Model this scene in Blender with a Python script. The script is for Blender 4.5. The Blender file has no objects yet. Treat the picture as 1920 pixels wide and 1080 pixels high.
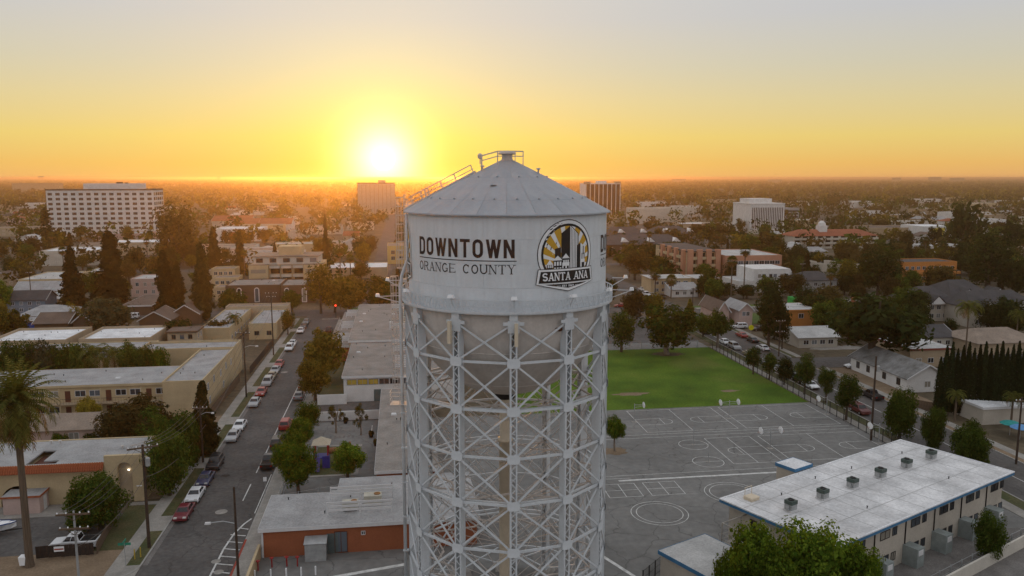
import bpy, math, random
import numpy as np
from mathutils import Vector, Matrix
R = math.radians
SC = bpy.context.scene
COL = SC.collection
# ---------------------------------------------------------------- camera
CAMH, FPX, YAW = 44.0, 1493.0, R(8)
PIT = math.atan(207 / FPX)
cam_d = bpy.data.cameras.new('camera'); cam = bpy.data.objects.new('camera', cam_d); COL.objects.link(cam)
cam_d.lens = 36 * FPX / 1920; cam_d.clip_end = 90000; cam_d.clip_start = .5
cam.location = (0, 0, CAMH); cam.rotation_euler = (R(90) - PIT, 0, -YAW)
SC.camera = cam
SC.view_settings.view_transform = 'Standard'; SC.view_settings.look = 'None'
SC.view_settings.exposure = 0.2; SC.view_settings.gamma = 1
# ---------------------------------------------------------------- sun and sky
SUN_AZ, SUN_EL = R(8) + math.atan((722 - 960) / FPX), R(1.3)      # azimuth clockwise from +Y
SD = Vector((math.sin(SUN_AZ) * math.cos(SUN_EL), math.cos(SUN_AZ) * math.cos(SUN_EL), math.sin(SUN_EL)))
sl = bpy.data.lights.new('sun', 'SUN'); sl.energy = 1.4; sl.angle = R(.9); sl.color = (1, .43, .08)
so = bpy.data.objects.new('sun', sl); COL.objects.link(so)
so.rotation_euler = SD.to_track_quat('Z', 'Y').to_euler()
W = bpy.data.worlds.new('World'); SC.world = W; W.use_nodes = True
nt = W.node_tree; nt.nodes.clear()
def nd(t, tree=None, **k):
    n = (tree or nt).nodes.new(t)
    for a, b in k.items(): setattr(n, a, b)
    return n
def mth(op, a, b=None, c=None, tree=None):
    T = tree or nt
    n = nd('ShaderNodeMath', T, operation=op)
    for i, x in enumerate((a, b, c)):
        if x is None: continue
        if isinstance(x, (int, float)): n.inputs[i].default_value = x
        else: T.links.new(x, n.inputs[i])
    return n.outputs[0]
def ramp(fac, stops, tree=None, interp='LINEAR'):
    T = tree or nt
    n = nd('ShaderNodeValToRGB', T); cr = n.color_ramp; cr.interpolation = interp
    while len(cr.elements) < len(stops): cr.elements.new(.5)
    for e, (p, c) in zip(cr.elements, stops):
        e.position = p; e.color = (*c, 1)
    T.links.new(fac, n.inputs[0]); return n.outputs[0]
def mixc(fac, a, b, mode='MIX', tree=None):
    T = tree or nt
    n = nd('ShaderNodeMix', T, data_type='RGBA', blend_type=mode)
    for s, x in ((n.inputs[0], fac), (n.inputs[6], a), (n.inputs[7], b)):
        if isinstance(x, (int, float)): s.default_value = x
        elif isinstance(x, tuple): s.default_value = (*x, 1)
        else: T.links.new(x, s)
    return n.outputs[2]
tc = nd('ShaderNodeTexCoord')
nrm = nd('ShaderNodeVectorMath', operation='NORMALIZE'); nt.links.new(tc.outputs['Generated'], nrm.inputs[0])
sep = nd('ShaderNodeSeparateXYZ'); nt.links.new(nrm.outputs[0], sep.inputs[0])
dt = nd('ShaderNodeVectorMath', operation='DOT_PRODUCT'); nt.links.new(nrm.outputs[0], dt.inputs[0]); dt.inputs[1].default_value = SD
el = mth('MAXIMUM', sep.outputs[2], 0.0)
dot = dt.outputs['Value']
sq = mth('SQRT', el)
# dusk sky: warm low down, pale grey-blue above (position = sqrt of sin elevation)
west = ramp(sq, [(0, (.65, .32, .13)), (.13, (.70, .41, .12)), (.22, (.67, .51, .165)), (.30, (.58, .50, .28)), (.36, (.50, .475, .375)), (.43, (.445, .45, .47)), (.52, (.45, .465, .505)), (.7, (.55, .56, .59)), (1, (.58, .59, .62))])
east = ramp(sq, [(0, (.50, .43, .43)), (.2, (.53, .49, .50)), (.455, (.55, .55, .58)), (.7, (.58, .585, .61)), (1, (.58, .59, .62))])
az = mth('MULTIPLY_ADD', dot, .5, .5)
azf = nd('ShaderNodeMapRange', interpolation_type='SMOOTHSTEP'); nt.links.new(az, azf.inputs[0])
azf.inputs[1].default_value = .35; azf.inputs[2].default_value = .92
sky = mixc(azf.outputs[0], east, west)
ang = mth('ARCCOSINE', mth('MINIMUM', dot, .9999999))               # angle to the sun in radians
def glow(width, power=2.0):
    return mth('EXPONENT', mth('MULTIPLY', mth('POWER', mth('DIVIDE', ang, width), power), -1))
sky = mixc(glow(.30, 1.5), sky, (.13, .13, -.13), 'ADD')
sky = mixc(glow(.095, 1.6), sky, (.20, .25, -.02), 'ADD')
sky = mixc(glow(.052, 2.6), sky, (.45, .62, .36), 'ADD')
sky = mixc(glow(.026, 1.8), sky, (.3, .4, .55), 'ADD')
low = mth('MULTIPLY', glow(.26, 1.3), mth('EXPONENT', mth('MULTIPLY', el, -38.0)))
sky = mixc(low, sky, (.48, .24, .0), "ADD")      # glow of the haze layer hugging the horizon
dsk = nd('ShaderNodeMapRange', interpolation_type='SMOOTHSTEP'); nt.links.new(ang, dsk.inputs[0])
dsk.inputs[1].default_value = .0150; dsk.inputs[2].default_value = .0095
sky = mixc(dsk.outputs[0], sky, (2.2, 2.1, 1.6), 'ADD')
# the physical sky adds its own slow colour change over the whole dome
ns = nd('ShaderNodeTexSky', sky_type='NISHITA', sun_disc=False, sun_elevation=SUN_EL, sun_rotation=SUN_AZ, altitude=40, air_density=1.6, dust_density=4.0, ozone_density=2.0)
nsv = nd('ShaderNodeVectorMath', operation='SCALE'); nt.links.new(ns.outputs[0], nsv.inputs[0]); nsv.inputs['Scale'].default_value = .05
sky = mixc(1.0, sky, nsv.outputs[0], 'ADD')
mx = nd('ShaderNodeVectorMath', operation='MAXIMUM'); nt.links.new(sky, mx.inputs[0]); mx.inputs[1].default_value = (0, 0, 0)
bg = nd('ShaderNodeBackground'); nt.links.new(mx.outputs[0], bg.inputs[0]); bg.inputs[1].default_value = 1.0
wo = nd('ShaderNodeOutputWorld'); nt.links.new(bg.outputs[0], wo.inputs[0])
W.cycles.sampling_method = 'MANUAL'; W.cycles.sample_map_resolution = 512
cy = SC.cycles
cy.max_bounces = 5; cy.diffuse_bounces = 3; cy.glossy_bounces = 2; cy.transmission_bounces = 2; cy.volume_bounces = 0; cy.transparent_max_bounces = 6
cy.use_denoising = True
try: cy.denoiser = 'OPENIMAGEDENOISE'
except Exception: pass
cy.caustics_reflective = cy.caustics_refractive = False
# ---------------------------------------------------------------- pixel -> ground
cP, sP, cY, sY = math.cos(PIT), math.sin(PIT), math.cos(YAW), math.sin(YAW)
def at(px, py, z=0.0):
    dx, dy = (px - 960) / FPX, -(py - 540) / FPX
    Y = cP + dy * sP; Z = -sP + dy * cP
    t = (z - CAMH) / Z
    x, y = dx * t, Y * t
    return x * cY + y * sY, -x * sY + y * cY
def depth(x, y): return x * sY + y * cY                              # along the view, on the ground
def pix(x, y, z=0.0):
    xx, yy = x * cY - y * sY, depth(x, y); zz = z - CAMH
    d = yy * cP - zz * sP
    return 960 + FPX * xx / d, 540 - FPX * (yy * sP + zz * cP) / d
def height_to(x, y, ytop):
    "height of something on the ground at x, y whose top shows in row ytop"
    k = -(ytop - 540) / FPX
    return CAMH + depth(x, y) * (k * cP - sP) / (cP + k * sP)
# ---------------------------------------------------------------- materials
MATS = {}
def pmat(name, c, rough=.85, var=.12, scale=1.5, metal=0.0, bump=0.0, c2=None, detail=6, spec=.3, per_object=0.0, coord='Object', fine=0.0, streak=0.0, crack=0.0):
    "principled material with procedural mottling"
    if name in MATS: return MATS[name]
    m = bpy.data.materials.new(name); m.use_nodes = True; T = m.node_tree; b = T.nodes['Principled BSDF']
    b.inputs['Roughness'].default_value = rough; b.inputs['Metallic'].default_value = metal
    b.inputs['Specular IOR Level'].default_value = spec
    g = nd('ShaderNodeTexCoord', T)
    nz = nd('ShaderNodeTexNoise', T); nz.inputs['Scale'].default_value = scale; nz.inputs['Detail'].default_value = detail; nz.inputs['Roughness'].default_value = .65
    T.links.new(g.outputs[coord], nz.inputs['Vector'])
    lo = tuple(max(0, x * (1 - var * 2)) for x in c); hi = tuple(min(1, x * (1 + var * 2)) for x in c)
    if c2: lo, hi = c, c2
    out = ramp(nz.outputs['Fac'], [(.3, lo), (.7, hi)], T)
    if fine:
        n2 = nd('ShaderNodeTexNoise', T); n2.inputs['Scale'].default_value = scale * 14; n2.inputs['Detail'].default_value = 3
        T.links.new(g.outputs[coord], n2.inputs['Vector'])
        f2 = ramp(n2.outputs['Fac'], [(.3, (1 - fine,) * 3), (.7, (1 + fine,) * 3)], T)
        out = mixc(1.0, out, f2, 'MULTIPLY', T)
    if streak:                                                       # rain streaks running down painted steel
        mp = nd('ShaderNodeMapping', T); mp.inputs['Scale'].default_value = (2.2, 2.2, .10); T.links.new(g.outputs[coord], mp.inputs[0])
        n3 = nd('ShaderNodeTexNoise', T); n3.inputs['Scale'].default_value = 1.0; n3.inputs['Detail'].default_value = 5; T.links.new(mp.outputs[0], n3.inputs['Vector'])
        out = mixc(ramp(n3.outputs['Fac'], [(.50, (0, 0, 0)), (.78, (streak,) * 3)], T), out, (.20, .15, .11), tree=T)
    if crack:                                                        # hairline cracks and sealed seams
        vo = nd('ShaderNodeTexVoronoi', T, feature='DISTANCE_TO_EDGE'); vo.inputs['Scale'].default_value = .13; n4 = nd('ShaderNodeTexNoise', T); n4.inputs['Scale'].default_value = .35; n4.inputs['Detail'].default_value = 5
        T.links.new(g.outputs[coord], n4.inputs['Vector']); ad = nd('ShaderNodeVectorMath', T, operation='MULTIPLY_ADD'); T.links.new(n4.outputs['Color'], ad.inputs[0]); ad.inputs[1].default_value = (3, 3, 3); T.links.new(g.outputs[coord], ad.inputs[2]); T.links.new(ad.outputs[0], vo.inputs['Vector'])
        out = mixc(ramp(vo.outputs['Distance'], [(.004, (crack,) * 3), (.012, (0, 0, 0))], T), out, tuple(x * .45 for x in c), tree=T)
    if per_object:
        oi = nd('ShaderNodeObjectInfo', T)
        f = mth('MULTIPLY_ADD', oi.outputs['Random'], per_object, 1 - per_object / 2, tree=T)
        sc_ = nd('ShaderNodeVectorMath', T, operation='SCALE'); T.links.new(out, sc_.inputs[0]); T.links.new(f, sc_.inputs['Scale']); out = sc_.outputs[0]
    T.links.new(out, b.inputs['Base Color'])
    if bump:
        bp = nd('ShaderNodeBump', T); bp.inputs['Strength'].default_value = bump; bp.inputs['Distance'].default_value = .05
        T.links.new(nz.outputs['Fac'], bp.inputs['Height']); T.links.new(bp.outputs[0], b.inputs['Normal'])
    MATS[name] = m; return m
def leafmat(name, c, c2, trans=.35):
    "leaf: diffuse + translucent, each leaf cluster its own tone"
    if name in MATS: return MATS[name]
    m = bpy.data.materials.new(name); m.use_nodes = True; T = m.node_tree; T.nodes.clear()
    ge = nd('ShaderNodeNewGeometry', T); oi = nd('ShaderNodeObjectInfo', T)
    col = ramp(ge.outputs['Random Per Island'], [(0, c), (.65, tuple((a + b) / 2 for a, b in zip(c, c2))), (1, c2)], T)
    tcn = nd('ShaderNodeTexCoord', T); nzl = nd('ShaderNodeTexNoise', T); nzl.inputs['Scale'].default_value = 2.2; nzl.inputs['Detail'].default_value = 3; T.links.new(tcn.outputs['Object'], nzl.inputs['Vector'])
    f = mth('MULTIPLY', mth('MULTIPLY_ADD', oi.outputs['Random'], .6, .55, tree=T), mth('MULTIPLY_ADD', nzl.outputs['Fac'], 1.5, .28, tree=T), tree=T)
    sc_ = nd('ShaderNodeVectorMath', T, operation='SCALE'); T.links.new(col, sc_.inputs[0]); T.links.new(f, sc_.inputs['Scale'])
    d = nd('ShaderNodeBsdfDiffuse', T); t = nd('ShaderNodeBsdfTranslucent', T); mxs = nd('ShaderNodeMixShader', T); mxs.inputs[0].default_value = trans
    T.links.new(sc_.outputs[0], d.inputs[0])
    tw = mixc(1.0, sc_.outputs[0], (1.6, 1.35, .5), 'MULTIPLY', T); T.links.new(tw, t.inputs[0])
    T.links.new(d.outputs[0], mxs.inputs[1]); T.links.new(t.outputs[0], mxs.inputs[2])
    o = nd('ShaderNodeOutputMaterial', T); T.links.new(mxs.outputs[0], o.inputs[0])
    MATS[name] = m; return m
def glassmat(name, c=(.02, .025, .03), rough=.12):
    if name in MATS: return MATS[name]
    m = bpy.data.materials.new(name); m.use_nodes = True; T = m.node_tree; b = T.nodes['Principled BSDF']
    oi = nd('ShaderNodeObjectInfo', T)
    col = ramp(oi.outputs['Random'], [(0, tuple(x * .5 for x in c)), (.55, tuple(x * 2 for x in c)), (.78, tuple(x * (6 if 'window' in name else 2) for x in c)), (.9, (.26, .24, .20) if 'window' in name else c)], T)
    T.links.new(col, b.inputs['Base Color']); b.inputs['Roughness'].default_value = rough; b.inputs['Specular IOR Level'].default_value = .5
    MATS[name] = m; return m
def emitmat(name, c, s):
    if name in MATS: return MATS[name]
    m = bpy.data.materials.new(name); m.use_nodes = True; b = m.node_tree.nodes['Principled BSDF']
    b.inputs['Base Color'].default_value = (*c, 1); b.inputs['Emission Color'].default_value = (*c, 1); b.inputs['Emission Strength'].default_value = s
    MATS[name] = m; return m
# ---------------------------------------------------------------- mesh building
class MB:
    def __init__(s): s.v = []; s.f = []; s.m = []
    def poly(s, pts, m=0):
        n = len(s.v); s.v += [tuple(p) for p in pts]; s.f.append(tuple(range(n, n + len(pts)))); s.m.append(m); return s
    def box(s, x0, y0, z0, x1, y1, z1, m=0, tx=0, ty=0):
        "box; tx, ty pull the top in"
        n = len(s.v)
        s.v += [(x0, y0, z0), (x1, y0, z0), (x1, y1, z0), (x0, y1, z0), (x0 + tx, y0 + ty, z1), (x1 - tx, y0 + ty, z1), (x1 - tx, y1 - ty, z1), (x0 + tx, y1 - ty, z1)]
        for q in ((0, 3, 2, 1), (4, 5, 6, 7), (0, 1, 5, 4), (1, 2, 6, 5), (2, 3, 7, 6), (3, 0, 4, 7)):
            s.f.append(tuple(n + i for i in q)); s.m.append(m)
        return s
    def bar(s, p, q, w, h=None, m=0, up=(0, 0, 1)):
        p, q = Vector(p), Vector(q); d = (q - p).normalized(); u = Vector(up)
        if abs(d.dot(u)) > .98: u = Vector((1, 0, 0))
        a = d.cross(u).normalized() * (w / 2); b = a.cross(d).normalized() * ((h or w) / 2); n = len(s.v)
        for c in (p, q): s.v += [tuple(c - a - b), tuple(c + a - b), tuple(c + a + b), tuple(c - a + b)]
        for k in ((0, 3, 2, 1), (4, 5, 6, 7), (0, 1, 5, 4), (1, 2, 6, 5), (2, 3, 7, 6), (3, 0, 4, 7)):
            s.f.append(tuple(n + i for i in k)); s.m.append(m)
        return s
    def tube(s, pts, r, n=6, m=0, cap=True):
        pts = [Vector(p) for p in pts]; rr = r if isinstance(r, (list, tuple)) else [r] * len(pts); base = len(s.v)
        for i, p in enumerate(pts):
            d = (pts[min(i + 1, len(pts) - 1)] - pts[max(i - 1, 0)]).normalized()
            u = Vector((0, 0, 1)) if abs(d.z) < .95 else Vector((1, 0, 0))
            a = d.cross(u).normalized(); b = a.cross(d)
            s.v += [tuple(p + (a * math.cos(t * 2 * math.pi / n) + b * math.sin(t * 2 * math.pi / n)) * rr[i]) for t in range(n)]
        for i in range(len(pts) - 1):
            for t in range(n):
                s.f.append((base + i * n + t, base + i * n + (t + 1) % n, base + (i + 1) * n + (t + 1) % n, base + (i + 1) * n + t)); s.m.append(m)
        if cap:
            s.f.append(tuple(base + t for t in range(n))[::-1]); s.m.append(m)
            s.f.append(tuple(base + (len(pts) - 1) * n + t for t in range(n))); s.m.append(m)
        return s
    def lathe(s, prof, n=16, m=0, a0=0.0, a1=2 * math.pi, cx=0, cy=0):
        full = abs(a1 - a0 - 2 * math.pi) < 1e-6; k = n if full else n + 1; base = len(s.v)
        for r, z in prof:
            s.v += [(cx + r * math.sin(a0 + (a1 - a0) * t / n), cy - r * math.cos(a0 + (a1 - a0) * t / n), z) for t in range(k)]
        for i in range(len(prof) - 1):
            for t in range(n):
                a, b = base + i * k + t, base + i * k + (t + 1) % k
                s.f.append((a, b, b + k, a + k)); s.m.append(m)
        return s
    def prism(s, pts, z0, z1, m=0):
        n = len(s.v); k = len(pts)
        s.v += [(x, y, z0) for x, y in pts] + [(x, y, z1) for x, y in pts]
        s.f.append(tuple(range(n, n + k))[::-1]); s.f.append(tuple(range(n + k, n + 2 * k))); s.m += [m, m]
        for i in range(k):
            j = (i + 1) % k; s.f.append((n + i, n + j, n + k + j, n + k + i)); s.m.append(m)
        return s
    def mesh(s, name, mats, smooth=False):
        me = bpy.data.meshes.new(name); me.from_pydata(s.v, [], s.f)
        for m in (mats if isinstance(mats, (list, tuple)) else [mats]): me.materials.append(m)
        if any(s.m): me.polygons.foreach_set('material_index', s.m)
        if smooth: me.polygons.foreach_set('use_smooth', [True] * len(s.f))
        me.update(); return me
def tag(o, label=None, cat=None, group=None, kind=None):
    if label: o['label'] = label
    if cat: o['category'] = cat
    if group: o['group'] = group
    if kind: o['kind'] = kind
    return o
def ob(name, me, parent=None, loc=(0, 0, 0), rz=0.0, scale=None):
    o = bpy.data.objects.new(name, me); COL.objects.link(o)
    if parent is not None: o.parent = parent
    o.location = loc
    if rz: o.rotation_euler = (0, 0, rz)
    if scale: o.scale = scale if isinstance(scale, tuple) else (scale,) * 3
    return o
def thing(name, label, cat, x=0, y=0, z=0, rz=0.0, group=None):
    o = ob(name, None, None, (x, y, z), rz); o.empty_display_size = .2
    return tag(o, label, cat, group)
def struct(name, me, loc=(0, 0, 0), rz=0.0): return tag(ob(name, me, None, loc, rz), kind='structure')
# ================================================================= water tower
M_steel = pmat('tower_paint', (.58, .615, .64), .55, .04, .35, bump=.02, fine=.04, streak=.12)
M_steel2 = pmat('tower_plate_paint', (.62, .655, .68), .5, .04, .22, fine=.03, streak=.13)
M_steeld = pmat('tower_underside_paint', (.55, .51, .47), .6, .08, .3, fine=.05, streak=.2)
M_roofp = pmat('tower_roof_paint', (.31, .325, .345), .6, .07, .25, fine=.03)
M_rust = pmat('rust', (.16, .07, .035), .9, .3, 3)
M_black = pmat('black_paint', (.016, .013, .012), .6, .1, 1)
M_brownp = pmat('brown_black_paint', (.035, .016, .012), .6, .1, 1)
M_gold = pmat('gold_paint', (.56, .32, .03), .6, .06, 1)
M_whitep = pmat('white_paint', (.78, .79, .80), .5, .04, 1)
M_cream = pmat('cream_plastic', (.62, .53, .40), .6, .05, 1)
TD = 76.0; tx_ = (951 - 960) / FPX * TD
TX, TY = tx_ * cY + TD * sY, -tx_ * sY + TD * cY
tower = thing('water_tower', 'tall white steel water tower lettered DOWNTOWN ORANGE COUNTY on lattice legs', 'water tower', TX, TY, 0, -YAW)
def pol(r, phi, z): return (r * math.sin(R(phi)), -r * math.cos(R(phi)), z)
RT, ZE, ZB, ZA = 9.4, 40.9, 32.65, 45.85
# tank: backing shell, plates, hemisphere
tank = ob('tank', MB().lathe([(RT - .03, ZB - .2), (RT - .03, ZE + .05)], 120).mesh('tank', M_steel2, True), tower)
zs = np.linspace(ZB, ZE, 5)
for c in range(4):
    off = 14.0 * (c % 2) + 4
    pm = MB()
    n = 10; a0, a1 = R(.06), R(30 - .06); z0, z1 = zs[c] + .012, zs[c + 1] - .012
    pm.lathe([(RT - .02, z0), (RT, z0), (RT, z1), (RT - .02, z1)], n, 0, a0, a1)
    pme = pm.mesh('shell_plate', M_steel2)
    for k in range(12): ob('shell_plate', pme, tank, rz=R(30 * k + off))
hs = [(RT * math.cos(R(a)), ZB - RT * math.sin(R(a))) for a in np.linspace(0, 89.5, 26)]
bowl = ob('tank_bowl', MB().lathe(hs, 96).mesh('tank_bowl', [M_steeld], True), tower)
for a in (24, 52):
    rr, zz = RT * math.cos(R(a)) + .02, ZB - RT * math.sin(R(a))
    ob('seam_band', MB().lathe([(rr, zz + .05), (rr + .02, zz), (rr - .02, zz - .06)], 72).mesh('seam_band', M_steeld), bowl)
# roof
RE = 9.75
def zr(r): return ZA - (ZA - ZE) * ((r / RE) ** 1.06)
roof = ob('tank_roof', MB().lathe([(RE, ZE - .09), (RE, ZE), (7, zr(7) - .03), (4, zr(4) - .03), (.6, zr(.6) - .03), (.01, ZA)], 96).mesh('tank_roof', M_roofp, True), tower)
for (ra, rb, cnt, offs) in ((9.73, 7.6, 24, 0), (7.57, 3.9, 24, 0), (3.87, .62, 12, 7)):
    st = 360 / cnt
    pme = MB().lathe([(ra, zr(ra) + .004), (ra, zr(ra) + .02), ((ra + rb) / 2, zr((ra + rb) / 2) + .02), (rb, zr(rb) + .03), (rb, zr(rb))], 6, 0, R(.09 * 9 / ra), R(st - .09 * 9 / ra)).mesh('roof_panel', M_roofp)
    for k in range(cnt): ob('roof_panel', pme, roof, rz=R(st * k + offs))
bolt = MB().lathe([(.10, 0), (.10, .08), (.05, .14), (.01, .15)], 8).mesh('lifting_lug', M_roofp)
for k in range(24):
    ob('lifting_lug', bolt, roof, pol(7.45, 15 * k + 7, zr(7.45)))
    if k % 2: ob('lifting_lug', bolt, roof, pol(3.8, 15 * k + 2, zr(3.8)))
ob('rust_patch', MB().lathe([(.01, .012), (.22, .008), (.3, 0)], 9).mesh('rust_patch', M_rust), roof, pol(5.2, -13, zr(5.2) + .03))
vent = ob('roof_vent', MB().lathe([(.62, ZA - .35), (.5, ZA - .05), (.5, ZA + .3), (.82, ZA + .3), (.86, ZA + .42), (.6, ZA + .62), (.01, ZA + .68)], 20).mesh('roof_vent', M_steeld, True), roof)
mush = MB().lathe([(.09, 0), (.09, .35), (.22, .38), (.2, .48), (.01, .52)], 10).mesh('small_vent', M_steeld)
for ph, r_ in ((-62, 2.6), (70, 3.1)): ob('small_vent', mush, roof, pol(r_, ph, zr(r_)))
# railing round the vent and the roof stair on the left slope
M_rail = pmat('rail_steel', (.50, .48, .46), .5, .1, 2)
rl = MB()
ring = [(-3.4, -86), (-1.6, -80), (1.5, 80), (2.2, 86)]
pts = [pol(abs(a), -88 if a < 0 else 88, 0) for a, _ in ring]
xs = [-2.4, -.9, .75, 1.5]; RZ = [ZA + .18, ZA + .6, ZA + .6, ZA + .58]
for yy in (-1.0, 1.0):
    for i, x in enumerate(xs):
        zb = zr(math.hypot(x, yy)); ztop = RZ[i]
        rl.bar((x, yy, zb), (x, yy, ztop), .07)
        if i:
            xp = xs[i - 1]; zp = RZ[i - 1]
            rl.bar((xp, yy, zp), (x, yy, ztop), .06); rl.bar((xp, yy, zp - .45), (x, yy, ztop - .45), .045)
rl.bar((1.5, -1, ZA + .58), (1.5, 1, ZA + .58), .06); rl.bar((1.5, -1, ZA + .1), (1.5, 1, ZA + .1), .05)
ob('roof_railing', rl.mesh('roof_railing', M_rail), roof)
ob('beacon_light', MB().lathe([(.05, -.5), (.05, 0), (.22, .05), (.25, .35), (.12, .5), (.01, .52)], 10).mesh('beacon_light', M_steeld), roof, (-2.55, 0, ZA - .1))
stp = MB()
def sl_pt(r, y, dz): return (-r, y, zr(r) + dz)
for yy in (-.45, .45):
    stp.bar(sl_pt(9.75, yy, .12), sl_pt(3.0, yy, .14), .09, .18)
    stp.bar(sl_pt(9.3, yy, 1.0), sl_pt(3.5, yy, .98), .055); stp.bar(sl_pt(9.4, yy, .55), sl_pt(3.2, yy, .5), .045)
    for r_ in (9.3, 8.9, 8.0, 7.6, 7.35, 6.1, 4.8, 3.2): stp.bar(sl_pt(r_, yy, .1), sl_pt(r_ + .25, yy, 1.0), .055)
for r_ in np.arange(3.1, 9.7, .35): stp.bar(sl_pt(r_, -.45, .17), sl_pt(r_, .45, .17), .22, .04)
ob('roof_stair', stp.mesh('roof_stair', M_rail), roof)
# balcony
bal = ob('balcony', MB().lathe([(RT, ZB - .12), (10.05, ZB - .12), (10.05, ZB), (RT, ZB)], 96).mesh('balcony', M_steel), tower)
rail = MB()
for r_, z_, hw in ((10.05, ZB + 1.08, .05), (10.05, ZB + .56, .03), (10.05, ZB + .05, .09)):
    rail.lathe([(r_ - .03, z_ - hw), (r_ + .03, z_ - hw), (r_ + .03, z_ + hw), (r_ - .03, z_ + hw), (r_ - .03, z_ - hw)], 96)
ob('handrail', rail.mesh('handrail', M_steel), bal)
zig = MB(); zig.bar(pol(10.04, 0, ZB + .1), pol(10.04, 1.9, ZB + 1.05), .055); zig.bar(pol(10.04, 2.0, ZB + 1.05), pol(10.04, 3.9, ZB + .1), .055)
zme = zig.mesh('railing_diagonal', M_steel)
for k in range(84): ob('railing_diagonal', zme, bal, rz=R(360 / 84 * k))
# columns
LV = [28.3, 24.05, 19.8, 15.55, 11.25, 7.0, 2.7]
colm = MB()
for sx in (-1, 1):
    colm.box(sx * .29 - .03, -9.78, 0, sx * .29 + .03, -9.0, 32.5)
    colm.box(sx * .29 - (.11 if sx > 0 else .03), -9.81, 0, sx * .29 + (.03 if sx > 0 else .11), -9.785, 32.5)
    colm.box(sx * .29 - (.11 if sx > 0 else .03), -8.995, 0, sx * .29 + (.03 if sx > 0 else .11), -8.97, 32.5)
colme = colm.mesh('column', M_steel)
lac = MB(); z = .4; sgn = 1
while z < 31.6:
    for yy in (-9.80, -8.98): lac.bar((-sgn * .25, yy, z), (sgn * .25, yy, z + .52), .075, .02, up=(0, 1, 0))
    z += .54; sgn = -sgn
lacme = lac.mesh('lacing', M_steel)
capme = MB().box(-.5, -9.86, 30.95, .5, -9.82, 32.0).box(-.36, -9.9, 32.0, .36, -9.0, 32.55).prism([(-.9, -9.855), (.9, -9.855), (.9, -9.83), (-.9, -9.83)], 31.6, 31.9).mesh('column_cap', M_steel)
gus = MB().poly([(-.56, 0, -.26), (-.36, 0, -.42), (.36, 0, -.42), (.56, 0, -.26), (.56, 0, .26), (.36, 0, .42), (-.36, 0, .42), (-.56, 0, .26)])
gus.poly([(-.56, .03, .26), (-.36, .03, .42), (.36, .03, .42), (.56, .03, .26), (.56, .03, -.26), (.36, .03, -.42), (-.36, .03, -.42), (-.56, .03, -.26)])
gusme = gus.mesh('gusset_plate', M_steel2)
footme = MB().box(-.9, -10.3, 0, .9, -8.5, .5, 0, .15, .15).mesh('footing', pmat('footing_concrete', (.38, .36, .33), .9, .1, 1))
PH0 = 3.5
cols = []
for k in range(12):
    c = ob('column', colme, tower, rz=R(PH0 + 30 * k)); cols.append(c)
    tag(ob('lacing', lacme, c), kind='stuff'); ob('column_cap', capme, c); ob('footing', footme, c)
    for zl in LV: ob('gusset_plate', gusme, c, (0, -9.86, zl))
# struts and braces, one mesh per level shared round the ring
def ringpart(name, me):
    for k in range(12): ob(name, me, tower, rz=R(PH0 + 30 * k))
tops = [31.8] + LV
for i, zl in enumerate(LV):
    ringpart('strut', MB().bar(pol(9.72, .9, zl), pol(9.72, 29.1, zl), .17, .2).mesh('strut', M_steel))
    zt = tops[i]
    for a, b in ((2.2, 27.8), (27.8, 2.2)):
        rr = 9.79 if a < b else 9.66
        m = MB()
        p, q = Vector(pol(rr, a, zt - .3)), Vector(pol(rr, b, zl + .3))
        m.bar(p, q, .16, .10, up=pol(1, 15, 0))
        ringpart('diagonal_brace', m.mesh('diagonal_brace', M_steel))
m = MB()
for a, b in ((2, 28), (28, 2)): m.bar(pol(9.7 + (.07 if a < b else 0), a, 2.4), pol(9.7 + (.07 if a < b else 0), b, .4), .18, .1)
ringpart('foot_brace', m.mesh('foot_brace', M_steel))
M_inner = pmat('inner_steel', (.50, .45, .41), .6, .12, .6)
for zl in (LV[1], LV[3], LV[5]):
    ringpart('wind_beam', MB().bar(pol(8.9, 2, zl - .1), pol(8.9, 28, zl - .1), .28, .12).mesh('wind_beam', M_steel))
    ringpart('tie_beam', MB().bar(pol(8.9, 0, zl - .2), pol(6.4, 30, zl - .2), .14).bar(pol(8.9, 0, zl - .2), pol(6.4, -30, zl - .2), .14).mesh('tie_beam', M_inner))
for i in range(1, len(LV) - 1):
    ringpart('tie_rod', MB().bar(pol(9.1, 1.5, LV[i]), pol(9.1, 28.5, LV[i + 1] - .2), .05).bar(pol(9.0, 28.5, LV[i]), pol(9.0, 1.5, LV[i + 1] - .2), .05).mesh('tie_rod', M_inner))
    ringpart('spoke_rod', MB().bar(pol(8.9, 0, LV[i] + .1), pol(.5, 0, LV[i + 1] + .6), .05).mesh('spoke_rod', M_inner))
riser = ob('riser_pipe', MB().lathe([(.62, 0), (.62, 18.2), (.75, 18.2), (.75, 18.5), (.55, 18.5), (.55, 23.6)], 20).mesh('riser_pipe', M_cream, True), tower, (-.2, .1, 0))
ob('pipe_collar', MB().lathe([(.95, 22.6), (1.05, 23.2), (.9, 23.5), (.3, 23.6)], 20).mesh('pipe_collar', M_black, True), riser)
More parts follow.
